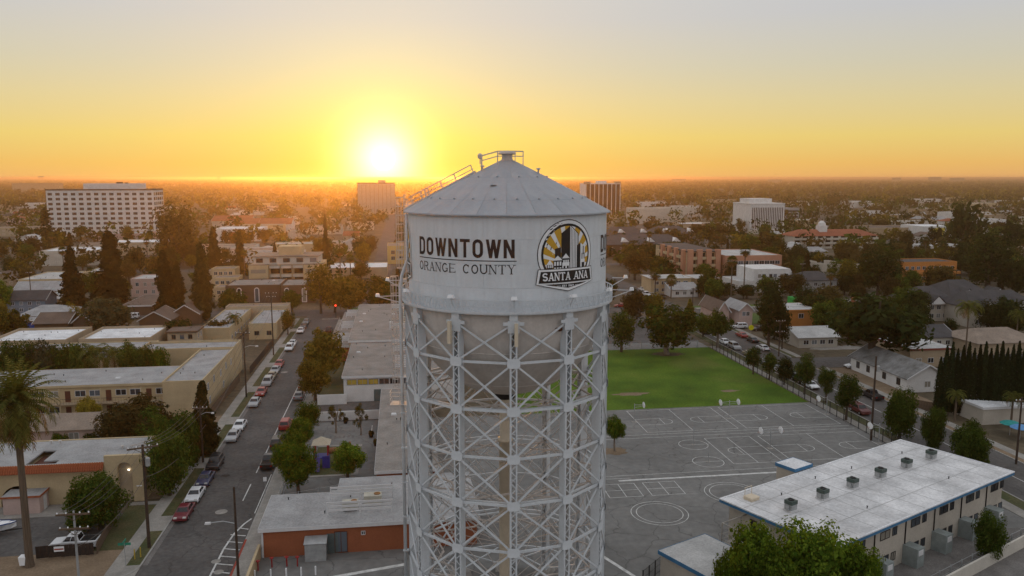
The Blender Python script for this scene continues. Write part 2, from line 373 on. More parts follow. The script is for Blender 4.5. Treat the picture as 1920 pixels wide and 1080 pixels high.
# overflow pipe, ladder with cage, rest platform on the left
svc = ob('service_pipe', MB().tube([pol(10.35, -92, 0), pol(10.35, -92, 33.4), pol(10.2, -92, 34.6), pol(9.6, -92, 36.2), pol(9.62, -92, 40.6)], .17, 10).mesh('service_pipe', M_steel, True), tower)
for z_ in np.arange(3, 33, 3.6): ob('pipe_clamp', MB().bar(pol(9.7, -92, z_), pol(10.55, -92, z_), .4, .12).mesh('pipe_clamp', M_steel), svc)
def ladder(z0, z1, r, ph, cage):
    l = MB()
    a, b = pol(r, ph - 1.5, 0), pol(r, ph + 1.5, 0)
    for p in (a, b): l.bar((p[0], p[1], z0), (p[0], p[1], z1), .06)
    for z_ in np.arange(z0 + .3, z1, .34): l.bar((a[0], a[1], z_), (b[0], b[1], z_), .035)
    o = ob('ladder', l.mesh('ladder', M_rail), tower)
    if cage:
        c = MB()
        cc = Vector(pol(r + .42, ph, 0))
        for t in range(7):
            an = R(ph - 120 + 40 * t); p = cc + Vector((math.sin(an) * .45, -math.cos(an) * .45, 0))
            c.bar((p.x, p.y, cage[0]), (p.x, p.y, cage[1]), .035)
        for z_ in np.arange(cage[0], cage[1] + .1, .85):
            for t in range(6):
                a_, b_ = R(ph - 120 + 40 * t), R(ph - 80 + 40 * t)
                c.bar((cc.x + math.sin(a_) * .45, cc.y - math.cos(a_) * .45, z_), (cc.x + math.sin(b_) * .45, cc.y - math.cos(b_) * .45, z_), .04, .07)
        ob('ladder_cage', c.mesh('ladder_cage', M_rail), o)
    return o
ladder(21.6, 33.9, 10.6, -96, (23.4, 34.4)); ladder(33.0, 42.4, 9.95, -96, (35.3, 42.0)); ladder(.6, 21.8, 10.6, -98, None)
pf = MB().box(-1.0, -.75, -.06, .95, .75, 0)
for (x, y) in ((-1, -.75), (-1, .75), (.0, -.75), (.0, .75)): pf.bar((x, y, 0), (x, y, 1.25), .06)
for z_ in (.45, .85, 1.22):
    for y in (-.75, .75): pf.bar((-1, y, z_), (.4, y, z_), .05)
    pf.bar((-1, -.75, z_), (-1, .75, z_), .05)
ob('rest_platform', pf.mesh('rest_platform', M_rail), tower, pol(10.55, -93, 21.9))
# floodlights
flm = MB().box(-.28, -.2, -.12, .28, .2, .14, 0, .06, .06).mesh('lamp_head', M_whitep)
def flood(ph, r, z, reach, out=0):
    a = MB().bar(pol(10.05, ph, z - .75), pol(r, ph + out, z), .07).bar(pol(10.05, ph, z), pol(r, ph + out, z), .06)
    o = ob('floodlight', a.mesh('floodlight', M_steel), tower)
    l = ob('lamp_head', flm, o, (*pol(r, ph + out, z + .12)[:2], z + .12), R(ph)); return o
for ph, r, z in ((-84, 11.4, ZB + 1.7), (-74, 12.4, ZB + .5), (-58, 10.6, ZB + 1.25), (-27, 10.4, ZB + 1.25), (3.5, 10.4, ZB + 1.25), (33, 10.5, ZB + 1.25), (60, 10.6, ZB + 1.3), (76, 11.9, ZB + 1.0), (86, 11.3, ZB + 1.9), (120, 10.6, ZB + 1.2), (150, 10.6, ZB + 1.2), (180, 10.6, ZB + 1.2), (210, 10.6, ZB + 1.2), (240, 10.6, ZB + 1.2)): flood(ph, r, z, 0)
anm = MB().box(-.15, -.12, 0, .15, .12, 1.95).box(-.05, .12, .4, .05, .35, .6).box(-.05, .12, 1.4, .05, .35, 1.6).mesh('antenna_panel', M_cream)
for ph in (-28.6, 4.6): ob('antenna_panel', anm, tower, pol(10.25, ph, 29.9), R(ph))
cam_box = MB().box(-.35, -.2, 0, .35, .2, .3).bar((0, 0, 0), (0, .2, -.9), .08).mesh('junction_box', M_steeld)
ob('junction_box', cam_box, tower, pol(9.75, -83, 34.2), R(-83))
ob('rust_stain', MB().lathe([(.01, .03), (.35, .02), (.55, 0)], 9).mesh('rust_stain', M_rust), tower, pol(9.22, 29.8, 31.3)).rotation_euler = (R(82), 0, R(29.8))
# ------------------------------------------------- lettering wrapped on the tank
class Wrap:
    def __init__(s, phi0): s.b = MB(); s.phi0 = phi0; s.k = 0
    def quad(s, pts, lay, m):
        "pts: 4 corners (x along the wall, z), cut into strips so that it follows the curve"
        w = max(p[0] for p in pts) - min(p[0] for p in pts); n = max(1, int(w / .45) + (w > .3)); s.k += 1
        r = RT + .012 + lay * .006 + (s.k % 9) * .0006
        (ax, az_), (bx, bz), (cx, cz), (dx, dz) = pts
        def P(x, z): a = s.phi0 + x / RT; return (r * math.sin(a), -r * math.cos(a), z)
        for i in range(n):
            t0, t1 = i / n, (i + 1) / n
            s.b.poly([P(ax + (bx - ax) * t0, az_ + (bz - az_) * t0), P(ax + (bx - ax) * t1, az_ + (bz - az_) * t1), P(dx + (cx - dx) * t1, dz + (cz - dz) * t1), P(dx + (cx - dx) * t0, dz + (cz - dz) * t0)], m)
    def stroke(s, pts, t, lay, m):
        for p, q in zip(pts, pts[1:]):
            d = Vector((q[0] - p[0], q[1] - p[1])); L = d.length
            if L < 1e-6: continue
            d /= L; nx, nz = -d.y * t / 2, d.x * t / 2; ex, ez = d.x * t * .18, d.y * t * .18
            s.quad([(p[0] - ex - nx, p[1] - ez - nz), (q[0] + ex - nx, q[1] + ez - nz), (q[0] + ex + nx, q[1] + ez + nz), (p[0] - ex + nx, p[1] - ez + nz)], lay, m)
def arc(cx, cz, rx, rz, a0, a1, n=8): return [(cx + rx * math.cos(R(a0 + (a1 - a0) * i / n)), cz + rz * math.sin(R(a0 + (a1 - a0) * i / n))) for i in range(n + 1)]
def letters(wr, text, x0, z0, h, adv, wd, t, lay, m, serif=0, space=.5, slope=0, thin=None):
    "stroke letters in a box wd x h; thin = stem of the light strokes; serif = serif length"
    x = x0
    for ch in text:
        if ch == ' ': x += adv * space; continue
        w = wd * (1.42 if ch == 'W' else (.5 if ch in '1.' else 1)); T = t; T2 = thin or t; i = T / 2
        zz = z0 + slope * (x - x0)
        L, Rr, B, U = x + i, x + w - i, zz + i, zz + h - i; Mz = zz + h * .5; C = x + w / 2
        def hp(xa, xb, za, zb, tw): wr.quad([(xa - tw / 2, za), (xa + tw / 2, za), (xb + tw / 2, zb), (xb - tw / 2, zb)], lay, m)
        def V(xx, tt=None): hp(xx, xx, zz, zz + h, tt or T)
        def Hh(xa, xb, z_, tt=None): wr.quad([(xa, z_ - (tt or T2) / 2), (xb, z_ - (tt or T2) / 2), (xb, z_ + (tt or T2) / 2), (xa, z_ + (tt or T2) / 2)], lay, m)
        def S(xx, bot=True):
            if serif: Hh(xx - serif, xx + serif, zz + T2 / 2 if bot else zz + h - T2 / 2)
        rx = w / 2 - i; rz = min(h / 2 - i, rx * 1.0) if not serif else h / 2 - i
        if ch == 'D':
            V(L); Hh(L, C, U, T); Hh(L, C, B, T); wr.stroke(arc(C, U - rz, rx, rz, 90, 0) + arc(C, B + rz, rx, rz, 0, -90), T, lay, m)
        elif ch in 'O0': wr.stroke(arc(C, U - rz, rx, rz, 180, 0) + arc(C, B + rz, rx, rz, 0, -180) + [(C - rx, U - rz)], T, lay, m)
        elif ch == 'W':
            for a, b in ((0, .26), (.5, .26), (.5, .74), (1, .74)): hp(x + i + (w - T) * b, x + i + (w - T) * a, zz, zz + h, T * .95)
        elif ch == 'N':
            V(L, T2 if serif else T); V(Rr, T2 if serif else T); hp(Rr, L, zz, zz + h, T * 1.05); S(L); S(L, 0); S(Rr, 0)
        elif ch == 'T': V(C); Hh(x, x + w, zz + h - T2 / 2, T2 if serif else T); S(C); (serif and (hp(x + T2 / 2, x + T2 / 2, zz + h * .78, zz + h, T2), hp(x + w - T2 / 2, x + w - T2 / 2, zz + h * .78, zz + h, T2)))
        elif ch == 'A': hp(L, C, zz, zz + h, T2); hp(Rr, C, zz, zz + h, T); Hh(x + w * .25, x + w * .75, zz + h * .33); S(L); S(Rr)
        elif ch == 'R':
            V(L); Hh(L, C, U, T2); Hh(L, C, Mz, T2); wr.stroke(arc(C, (U + Mz) / 2, rx * .85, (U - Mz) / 2, 90, -90), T, lay, m); hp(Rr, C, zz, Mz, T); S(L); S(L, 0); S(Rr)
        elif ch in 'GC':
            wr.stroke(arc(C, (U + B) / 2, rx, h / 2 - i, 48, 312, 14), T, lay, m)
            if ch == 'G': Hh(C + rx * .2, x + w, Mz - h * .06); hp(x + w * .88, x + w * .88, zz + h * .1, Mz - h * .04, T)
            else: hp(x + w * .86, x + w * .86, zz + h * .68, zz + h * .95, T2)
        elif ch == 'E': V(L); Hh(L, x + w, U, T2); Hh(L, x + w * .8, Mz, T2); Hh(L, x + w, B, T2); S(L); S(L, 0); (serif and hp(x + w - T2 / 2, x + w - T2 / 2, zz, zz + h * .22, T2))
        elif ch == 'U': wr.stroke([(L, zz + h)] + arc(C, B + rx, rx, rx, 180, 360) + [(Rr, zz + h)], T, lay, m); S(L, 0); S(Rr, 0)
        elif ch == 'Y': hp(C, L, Mz * 1.0, zz + h, T); hp(C, Rr, Mz, zz + h, T2); hp(C, C, zz, Mz, T); S(C); S(L, 0); S(Rr, 0)
        elif ch in 'Ss': wr.stroke(arc(C, U - (U - Mz) / 2, rx, (U - Mz) / 2, 30, 270, 10)[:-1] + arc(C, B + (Mz - B) / 2, rx, (Mz - B) / 2, 90, -150, 10), T, lay, m)
        elif ch == 't': V(C); Hh(x + w * .2, x + w * .8, zz + h * .7)
        elif ch == '1': V(C)
        elif ch == '8': wr.stroke(arc(C, (U + Mz) / 2, rx * .85, (U - Mz) / 2, 0, 360), T, lay, m); wr.stroke(arc(C, (B + Mz) / 2, rx, (Mz - B) / 2, 0, 360), T, lay, m)
        elif ch == '6': wr.stroke(arc(C, (B + Mz) / 2, rx, (Mz - B) / 2, 0, 360) , T, lay, m); wr.stroke([(L, Mz * .5 + B * .5), (C, U)], T, lay, m)
        elif ch == '9': wr.stroke(arc(C, (U + Mz) / 2, rx, (U - Mz) / 2, 0, 360), T, lay, m); wr.stroke([(Rr, Mz * .5 + U * .5), (C, B)], T, lay, m)
        x += adv * (1.3 if ch == 'W' else (.6 if ch in '1.' else 1))
    return x
M_let = [M_brownp, M_black, M_gold, M_whitep]
def lettering(phi):
    w = Wrap(phi); x1 = letters(w, 'DOWNTOWN', -5.0, 37.28, 1.58, 1.165, .93, .27, 0, 0)
    o = ob('lettering', w.b.mesh('lettering', M_let), tower); tag(o, 'dark brown word DOWNTOWN in tall condensed capitals')
    w = Wrap(phi); w.quad([(-5.0, 37.0), (4.95, 37.0), (4.95, 37.08), (-5.0, 37.08)], 0, 1); tag(ob('rule_line', w.b.mesh('rule_line', M_let), tower), 'thin dark line between the two words')
    w = Wrap(phi); letters(w, 'ORANGE COUNTY', -5.0, 35.92, .80, .785, .62, .105, 0, 1, serif=.13, space=.72, thin=.05)
    tag(ob('lettering', w.b.mesh('lettering', M_let), tower), 'thin serif words ORANGE COUNTY under the line')
def emblem(phi):
    w = Wrap(phi); cx, cz = 0.0, 37.5
    def disc(r, lay, m, n=40):
        for i in range(n // 2):
            a, b = R(180 * i / (n // 2) - 90), R(180 * (i + 1) / (n // 2) - 90)
            w.quad([(cx - r * math.cos(a), cz + r * math.sin(a)), (cx + r * math.cos(a), cz + r * math.sin(a)), (cx + r * math.cos(b), cz + r * math.sin(b)), (cx - r * math.cos(b), cz + r * math.sin(b))], lay, m)
    disc(2.98, 0, 1); disc(2.90, 1, 3); disc(2.62, 2, 1); disc(2.42, 3, 3)
    pz = cz - .9
    def edge(a, r=2.42):
        dx, dz = math.cos(a), math.sin(a); ez = pz - cz; bq = dz * ez; t = -bq + math.sqrt(bq * bq - (ez * ez - r * r)); return (cx + dx * t, pz + dz * t)
    for i in range(13):
        a = R(-33 + 20.5 * i); da = R(6.3)
        e0, e1, e2 = edge(a - da), edge(a), edge(a + da)
        s_ = .25
        q0, q2 = (cx + (e0[0] - cx) * s_, pz + (e0[1] - pz) * s_), (cx + (e2[0] - cx) * s_, pz + (e2[1] - pz) * s_); q1 = ((q0[0] + q2[0]) / 2, (q0[1] + q2[1]) / 2)
        w.quad([q0, e0, e1, q1], 4, 2); w.quad([q1, e1, e2, q2], 4, 2)
    def rect(x0, x1, z0, z1, lay, m, sl=0.0): w.quad([(x0, z0), (x1, z0), (x1, z1 + sl), (x0, z1)], lay, m)
    b0 = 35.9
    rect(-1.35, -.75, b0, 38.0, 5, 1, .12); rect(-.72, .22, b0, 39.3, 5, 1, .62); rect(.22, 1.12, b0, 39.92, 5, 3, -.72)
    for i in range(5): rect(.3 + .17 * i, .35 + .17 * i, b0, 39.75 - .135 * i, 6, 1)
    w.stroke([(.22, 39.95), (1.14, 39.2), (1.14, b0)], .07, 6, 1)
    rect(1.0, 1.42, b0, 38.2, 7, 1, .2); rect(1.42, 2.0, b0, 38.4, 7, 3, -.35)
    rect(1.55, 1.98, b0, 37.3, 8, 3); rect(1.6, 1.93, b0, 36.7, 9, 1); w.stroke([(1.78, 37.4), (1.78, 38.1)], .1, 8, 1); w.stroke([(1.62, 37.0), (1.62, 37.5)], .09, 9, 1); w.stroke([(1.9, 37.0), (1.9, 37.5)], .09, 9, 1)
    for x0, ww, hh in ((-2.1, .55, .75), (-1.5, .85, 1.1), (-.6, .7, 1.25)):
        rect(x0, x0 + ww, b0, b0 + hh, 8, 1); w.quad([(x0 - .05, b0 + hh), (x0 + ww + .05, b0 + hh), (x0 + ww / 2 + .02, b0 + hh + .4), (x0 + ww / 2 - .02, b0 + hh + .4)], 8, 3)
        for j in range(3):
            for kk in range(2): rect(x0 + .08 + j * ww / 3.2, x0 + .08 + j * ww / 3.2 + ww / 5, b0 + .15 + kk * hh / 2.2, b0 + .15 + kk * hh / 2.2 + hh / 3.2, 9, 3)
    rect(-.62, .12, b0, b0 + .9, 10, 3); rect(-.5, -.3, b0, b0 + .6, 11, 1); rect(-.15, .05, b0, b0 + .6, 11, 1)
    def ban(gx, gt, gb, lay, m): 
        w.quad([(-3.12 + gx, 34.98 + gb), (0, 34.98 + gb), (0, 36.3 - gt), (-2.92 + gx, 36.3 - gt)], lay, m); w.quad([(0, 34.98 + gb), (3.12 - gx, 34.98 + gb), (2.92 - gx, 36.3 - gt), (0, 36.3 - gt)], lay, m)
    def vee(g, zt, lay, m): w.quad([(-3.12 + g * 3, zt), (0, 34.28 + g), (0, zt), (0, zt)], lay, m); w.quad([(0, 34.28 + g), (3.12 - g * 3, zt), (0, zt), (0, zt)], lay, m)
    ban(0, 0, 0, 12, 1); vee(0, 34.985, 12, 1); ban(.06, .06, .0, 13, 3); vee(.06, 34.985, 13, 3); ban(.26, .22, .10, 14, 1); vee(.30, 34.95, 14, 1)
    letters(w, 'SANTA', -2.52, 35.27, .70, .56, .50, .125, 15, 3, serif=.10, thin=.08); letters(w, 'ANA', .62, 35.27, .70, .60, .54, .125, 15, 3, serif=.10, thin=.08)
    letters(w, 'Est', -.62, 34.68, .2, .17, .14, .045, 15, 3); letters(w, '1869', .02, 34.68, .2, .17, .14, .045, 15, 3)
    w.stroke([(-1.15, 34.79), (-.75, 34.79)], .03, 15, 3); w.stroke([(.75, 34.79), (1.15, 34.79)], .03, 15, 3)
    tag(ob('emblem', w.b.mesh('emblem', M_let), tower), 'round sunburst emblem of city towers over a SANTA ANA banner')
for k in range(3): lettering(R(-25 + 120 * k)); emblem(R(34 + 120 * k))
# ================================================================= ground, streets, school yard
M_earth = pmat('dry_earth', (.050, .042, .026), .95, .2, .05, c2=(.13, .10, .062), fine=.3)
M_asph = pmat('asphalt', (.088, .083, .079), .9, .16, .12, fine=.2, crack=.6)
M_yard = pmat('yard_asphalt', (.168, .166, .158), .9, .13, .07, fine=.14, crack=.6)
M_conc = pmat('concrete', (.27, .255, .23), .9, .12, .4, fine=.12)
M_kerb = pmat('kerb_concrete', (.30, .29, .27), .9, .1, .8)
M_grass = pmat('lawn', (.035, .072, .010), .95, .25, .13, c2=(.075, .125, .020), fine=.3)
M_verge = pmat('verge_grass', (.038, .055, .016), .95, .25, .3, c2=(.10, .085, .04), fine=.3)
M_dirt = pmat('tan_dirt', (.15, .105, .065), .95, .15, .3, c2=(.24, .175, .115), fine=.2)
M_line = pmat('line_paint', (.54, .54, .52), .8, .16, 1.2, fine=.2)
M_gravel = pmat('gravel', (.16, .15, .14), .95, .15, .5, fine=.25)
M_redk = pmat('red_kerb_paint', (.30, .05, .03), .8, .2, 2)
def sheet(name, x0, y0, x1, y1, z, m):
    return struct(name, MB().poly([(x0, y0, z), (x1, y0, z), (x1, y1, z), (x0, y1, z)]).mesh(name, m))
def slab(name, x0, y0, x1, y1, z, m):
    return struct(name, MB().box(x0, y0, -.05, x1, y1, z).mesh(name, m))
gs = 60000
struct('ground', MB().poly([(-gs, -3000, 0), (gs, -3000, 0), (gs, gs, 0), (-gs, gs, 0)]).mesh('ground', M_earth))
def crossY(x): return 262.0 - .09 * x
sheet('street', -30, 70, -19.5, 270, .006, M_asph)
sheet('street', 84, 40, 95, 620, .006, M_asph)
sheet('side_street', 95, 170, 260, 180, .010, M_asph)
struct('cross_street', MB().poly([(-600, crossY(-600) - 6, .014), (600, crossY(600) - 6, .014), (600, crossY(600) + 6, .014), (-600, crossY(-600) + 6, .014)]).mesh('cross_street', M_asph))
for nm, X in (('far_avenue', -9), ('far_avenue', 215), ('far_avenue', -140)): sheet(nm, X - 5, 272 if X < 100 else 300, X + 5, 1400, .018, M_asph)
for Y in (395, 520, 690, 900, 1180): sheet('far_street', -900, Y - 5, 1100, Y + 5, .022, M_asph)
# kerbs, pavements and verges of the left street
slab('kerb', -30.2, 91, -30.0, 254, .13, M_kerb); slab('kerb', -19.5, 70, -19.3, 254, .13, M_kerb)
slab('grass_verge', -31.7, 91, -30.2, 254, .11, M_verge); slab('pavement', -33.4, 80, -31.7, 254, .12, M_conc)
slab('pavement', -19.3, 70, -17.2, 250, .12, M_conc)
for y in np.arange(100, 250, 22): slab('driveway_apron', -31.69, y, -30.21, y + 4.5, .125, M_conc)
slab('corner_ramp', -32, 87.5, -30.0, 91, .10, M_conc)
ga = MB()
for i in range(8):
    a, b = R(90 * i / 8), R(90 * (i + 1) / 8); c = (-33.4, 91)
    ga.prism([(c[0] + 3.2 * math.sin(a), c[1] - 3.2 * math.cos(a)), (c[0] + 3.4 * math.sin(a), c[1] - 3.4 * math.cos(a)), (c[0] + 3.4 * math.sin(b), c[1] - 3.4 * math.cos(b)), (c[0] + 3.2 * math.sin(b), c[1] - 3.2 * math.cos(b))], -.05, .14)
struct('corner_kerb', ga.mesh('corner_kerb', M_kerb))
sheet('gutter', -30.0, 91, -29.4, 254, .010, M_gravel)
sheet('dirt_lot', -58, 82, -33.4, 95.5, .010, M_dirt); sheet('car_park', -80, 95.5, -37, 106.6, .014, M_asph)
slab('concrete_apron', -80, 106.6, -38, 110.6, .06, M_conc); sheet('lawn', -37, 95.5, -33.4, 109, .018, M_verge)
sheet('dirt_lot', -40, 111, -33.4, 150, .010, M_dirt); slab('garden_path', -37, 108.9, -33.4, 109.9, .09, M_conc)
# right street
slab('kerb', 83.8, 60, 84.0, 243, .13, M_kerb); slab('grass_verge', 81.6, 60, 83.8, 243, .10, M_verge)
slab('kerb', 95, 60, 95.2, 169.5, .13, M_kerb); slab('pavement', 96.4, 60, 98.2, 169.5, .12, M_conc); slab('grass_verge', 95.2, 60, 96.4, 169.5, .10, M_dirt)
slab('kerb', 95, 181, 95.2, 243, .13, M_kerb); slab('pavement', 96.4, 181, 98.0, 243, .12, M_conc); slab('grass_verge', 95.2, 181, 96.4, 243, .10, M_verge)
slab('pavement', 79.7, 60, 81.6, 196, .09, M_conc)
for a, b in ((-17, 70), (99, 210)):
    y = crossY((a + b) / 2)
    slab('pavement', a, y + 6.2, b, y + 8.4, .12, M_conc); slab('front_lawn', a, y + 8.4, b, y + 12.5, .10, M_grass)
slab('front_lawn', 98.2, 225, 128, 243, .10, M_grass)
# school yard
sheet('school_yard', -17.2, 55, 79.7, 143.2, .020, M_yard)
fm = bpy.data.materials.new('field_turf'); fm.use_nodes = True; T = fm.node_tree; b_ = T.nodes['Principled BSDF']; b_.inputs['Roughness'].default_value = .95; b_.inputs['Specular IOR Level'].default_value = .1
tc_ = nd('ShaderNodeTexCoord', T); n1 = nd('ShaderNodeTexNoise', T); n1.inputs['Scale'].default_value = .11; n1.inputs['Detail'].default_value = 7; T.links.new(tc_.outputs['Object'], n1.inputs[0])
n2 = nd('ShaderNodeTexNoise', T); n2.inputs['Scale'].default_value = .045; n2.inputs['Detail'].default_value = 5; n2.inputs['Distortion'].default_value = .6; T.links.new(tc_.outputs['Object'], n2.inputs[0])
n3 = nd('ShaderNodeTexNoise', T); n3.inputs['Scale'].default_value = 2.5; n3.inputs['Detail'].default_value = 4; T.links.new(tc_.outputs['Object'], n3.inputs[0])
c_ = ramp(n1.outputs['Fac'], [(.3, (.046, .090, .010)), (.55, (.078, .138, .014)), (.75, (.115, .165, .024))], T)
c_ = mixc(ramp(n2.outputs['Fac'], [(.58, (0, 0, 0)), (.76, (.7, .7, .7))], T), c_, (.15, .13, .045), tree=T)
c_ = mixc(1.0, c_, ramp(n3.outputs['Fac'], [(.3, (.75,) * 3), (.7, (1.25,) * 3)], T), 'MULTIPLY', T)
T.links.new(c_, b_.inputs['Base Color'])
sheet('playing_field', 22, 143.2, 79.4, 195.2, .024, fm)
def blob(name, cx, cy, rx, ry, z, m, seed=0):
    rnd = random.Random(seed); pts = []
    for i in range(22):
        a = 2 * math.pi * i / 22; k = rnd.uniform(.7, 1.15); pts.append((cx + rx * k * math.cos(a), cy + ry * k * math.sin(a), z))
    return struct(name, MB().poly(pts).mesh(name, m))
blob('bare_patch', *at(1183, 739), 4.2, 1.2, .030, M_dirt, 1); blob('bare_patch', *at(1368, 733), 2.2, .8, .030, M_dirt, 2)
blob('tree_pit', *at(1150, 846), 2.6, 1.9, .030, M_dirt, 3); blob('bare_patch', *at(1252, 664), 5, 2.2, .030, pmat('brown_mulch', (.075, .05, .025), .95, .2, 1), 4)
sheet('service_path', 20, 195.2, 79.5, 203, .016, M_yard); sheet('car_park', 20, 203, 80, 243, .020, M_asph)
sheet('play_yard', -17.2, 143.3, -4, 156, .022, M_asph); sheet('school_lawn', -17.2, 156.2, -11.6, 215, .020, M_verge)
sheet('play_lawn', -14, 116.6, -7.6, 129.4, .032, M_verge)
for a in ((-14, 116.0, -6.9, 116.6), (-7.6, 116.6, -6.9, 130), (-14, 129.4, -7.6, 130)): slab('concrete_border', *a, .07, M_conc)
# painted lines
def line(name, pts, w, z=.036, closed=False, m=M_line):
    mb = MB(); P = list(pts) + ([pts[0]] if closed else [])
    for i, (p, q) in enumerate(zip(P, P[1:])):
        d = Vector((q[0] - p[0], q[1] - p[1])).normalized(); n = Vector((-d.y, d.x)) * w / 2; e = d * w * .45; zz = z + (i % 3) * .001
        mb.poly([(p[0] - e.x - n.x, p[1] - e.y - n.y, zz), (q[0] + e.x - n.x, q[1] + e.y - n.y, zz), (q[0] + e.x + n.x, q[1] + e.y + n.y, zz), (p[0] - e.x + n.x, p[1] - e.y + n.y, zz)])
    return struct(name, mb.mesh(name, m))
def circ(cx, cy, r, a0=0, a1=360, n=36): return [(cx + r * math.cos(R(a0 + (a1 - a0) * i / n)), cy + r * math.sin(R(a0 + (a1 - a0) * i / n))) for i in range(n + 1)]
LW = .10
def court(x0, x1, y0, y1, keys):
    line('court_line', [(x0, y0), (x1, y0), (x1, y1), (x0, y1)], LW, closed=True)
    xm = (x0 + x1) / 2; line('court_line', [(xm, y0), (xm, y1)], LW, .040)
    yc = (y0 + y1) / 2 - .6
    for k in keys:
        xb, s = (x0, 1) if k == 'L' else (x1, -1)
        pts = [(xb, yc - 1.7), (xb + s * 4.6, yc - 1.7)] + [(xb + s * (4.6 + 1.9 * math.sin(R(a))), yc - 1.7 * math.cos(R(a))) for a in range(0, 181, 15)] + [(xb, yc + 1.7)]
        line('key_line', pts, LW, .044); line('free_throw_line', [(xb + s * 4.6, yc - 1.7), (xb + s * 4.6, yc + 1.7)], LW, .048)
court(42, 58.6, 129.3, 142.2, 'LR'); court(60.2, 78, 129.3, 142.2, 'LR'); court(50.6, 58.6, 112.6, 124.9, 'R'); court(60.2, 78, 112.6, 124.9, 'LR')
for y in (128.2, 126.6): line('yard_line', [(27, y), (79, y)], LW)
line('yard_line', [(26, 110.2), (79, 110.2)], LW); line('yard_line', [(24, 109.3), (33, 109.1)], LW); line('yard_line', [(31.2, 108.3), (79, 108.4)], .5)
for x, y in ((47.0, 114.1), (47.6, 122.1)): line('tetherball_circle', circ(x, y, 2.4), LW); line('tetherball_line', [(x - 2.4, y), (x + 2.4, y)], LW, .042)
for x, y in ((33.3, 96.6), (45.6, 101.9)): line('game_circle', circ(x, y, 3.75, n=48), LW); line('game_circle', circ(x, y, 3.05, n=48), LW)
for x in (28.1, 34.2):
    line('four_square', [(x, 102.4), (x + 4.8, 102.4), (x + 4.8, 107.1), (x, 107.1)], LW, closed=True); line('four_square', [(x + 2.4, 102.4), (x + 2.4, 107.1)], LW, .042); line('four_square', [(x, 104.75), (x + 4.8, 104.75)], LW, .046)
line('yard_line', [at(1128, 1042), at(1200, 1088)], .45); line('yard_line', [at(600, 1087), at(757, 1059)], .6)
for i in range(6): sheet('hopscotch_square', -12.6 + i * .75, 133.6, -12.25 + i * .75, 134.9, .036, M_gravel); sheet('hopscotch_square', -12.6 + i * .75, 136.9, -12.25 + i * .75, 138.0, .036, M_gravel)
line('yard_line', [(-5.6, 133), (-5.6, 140)], .12)
line('lane_line', [(-22.1, 108.5), (-22.1, 114.5)], .16); line('lane_line', [(-22.1, 119), (-22.1, 186)], .16); line('edge_line', [(-19.75, 104), (-19.75, 118)], .12); line('edge_line', [(-19.75, 146), (-19.75, 186)], .12)
hp = [(-19.9, 102.2), (-20.5, 100.8), (-21.2, 98), (-21.6, 94), (-21.7, 88), (-21.7, 80)]; line('hatch_edge', hp, .22)
for y in np.arange(82, 101, 1.9): line('hatch_bar', [(-19.75, y), (-21.5 if y < 98 else -20.9, y + .55)], .2, .042)
slab('red_kerb', -19.52, 82, -19.28, 96, .135, M_redk)
for px, py in ((415, 960), (533, 698)): struct('manhole', MB().lathe([(.02, .05), (.75, .046), (.8, .036)], 20).mesh('manhole', M_conc), (*at(px, py), 0))
for px, py in ((405, 1053), (410, 1073)): struct('manhole', MB().lathe([(.02, .05), (.5, .046), (.55, .036)], 20).mesh('manhole', M_conc), (*at(px, py), 0))
blob('road_stain', *at(423, 892), .8, .6, .030, pmat('oil_stain', (.03, .025, .022), .8, .2, 1), 7)
line('stop_bar', [(-24.6, 252), (-20, 252)], .4); line('lane_line', [(89.5, 60), (89.5, 168)], .14); line('edge_line', [(86.4, 180), (86.4, 236)], .14)
blob('driveway', 112, 190, 8, 3, .030, M_conc, 9)
sheet('dirt_lot', 98.2, 140, 104, 169, .010, M_dirt); sheet('dirt_strip', 52, 60, 83, 86, .026, M_gravel)
# haze: one box of even, pale, forward-scattering air round everything
hz = bpy.data.materials.new('haze'); hz.use_nodes = True; T = hz.node_tree; T.nodes.clear()
pv = nd('ShaderNodeVolumePrincipled', T); pv.inputs['Color'].default_value = (.92, .66, .43, 1); pv.inputs['Density'].default_value = 1 / 6200; pv.inputs['Anisotropy'].default_value = .80
T.links.new(pv.outputs[0], nd('ShaderNodeOutputMaterial', T).inputs['Volume'])
tag(ob('haze', MB().box(-60500, -3500, -1, 60500, 60500, 47.0).mesh('haze', hz)), 'thin warm evening haze lying over the whole town', 'haze', kind='stuff')
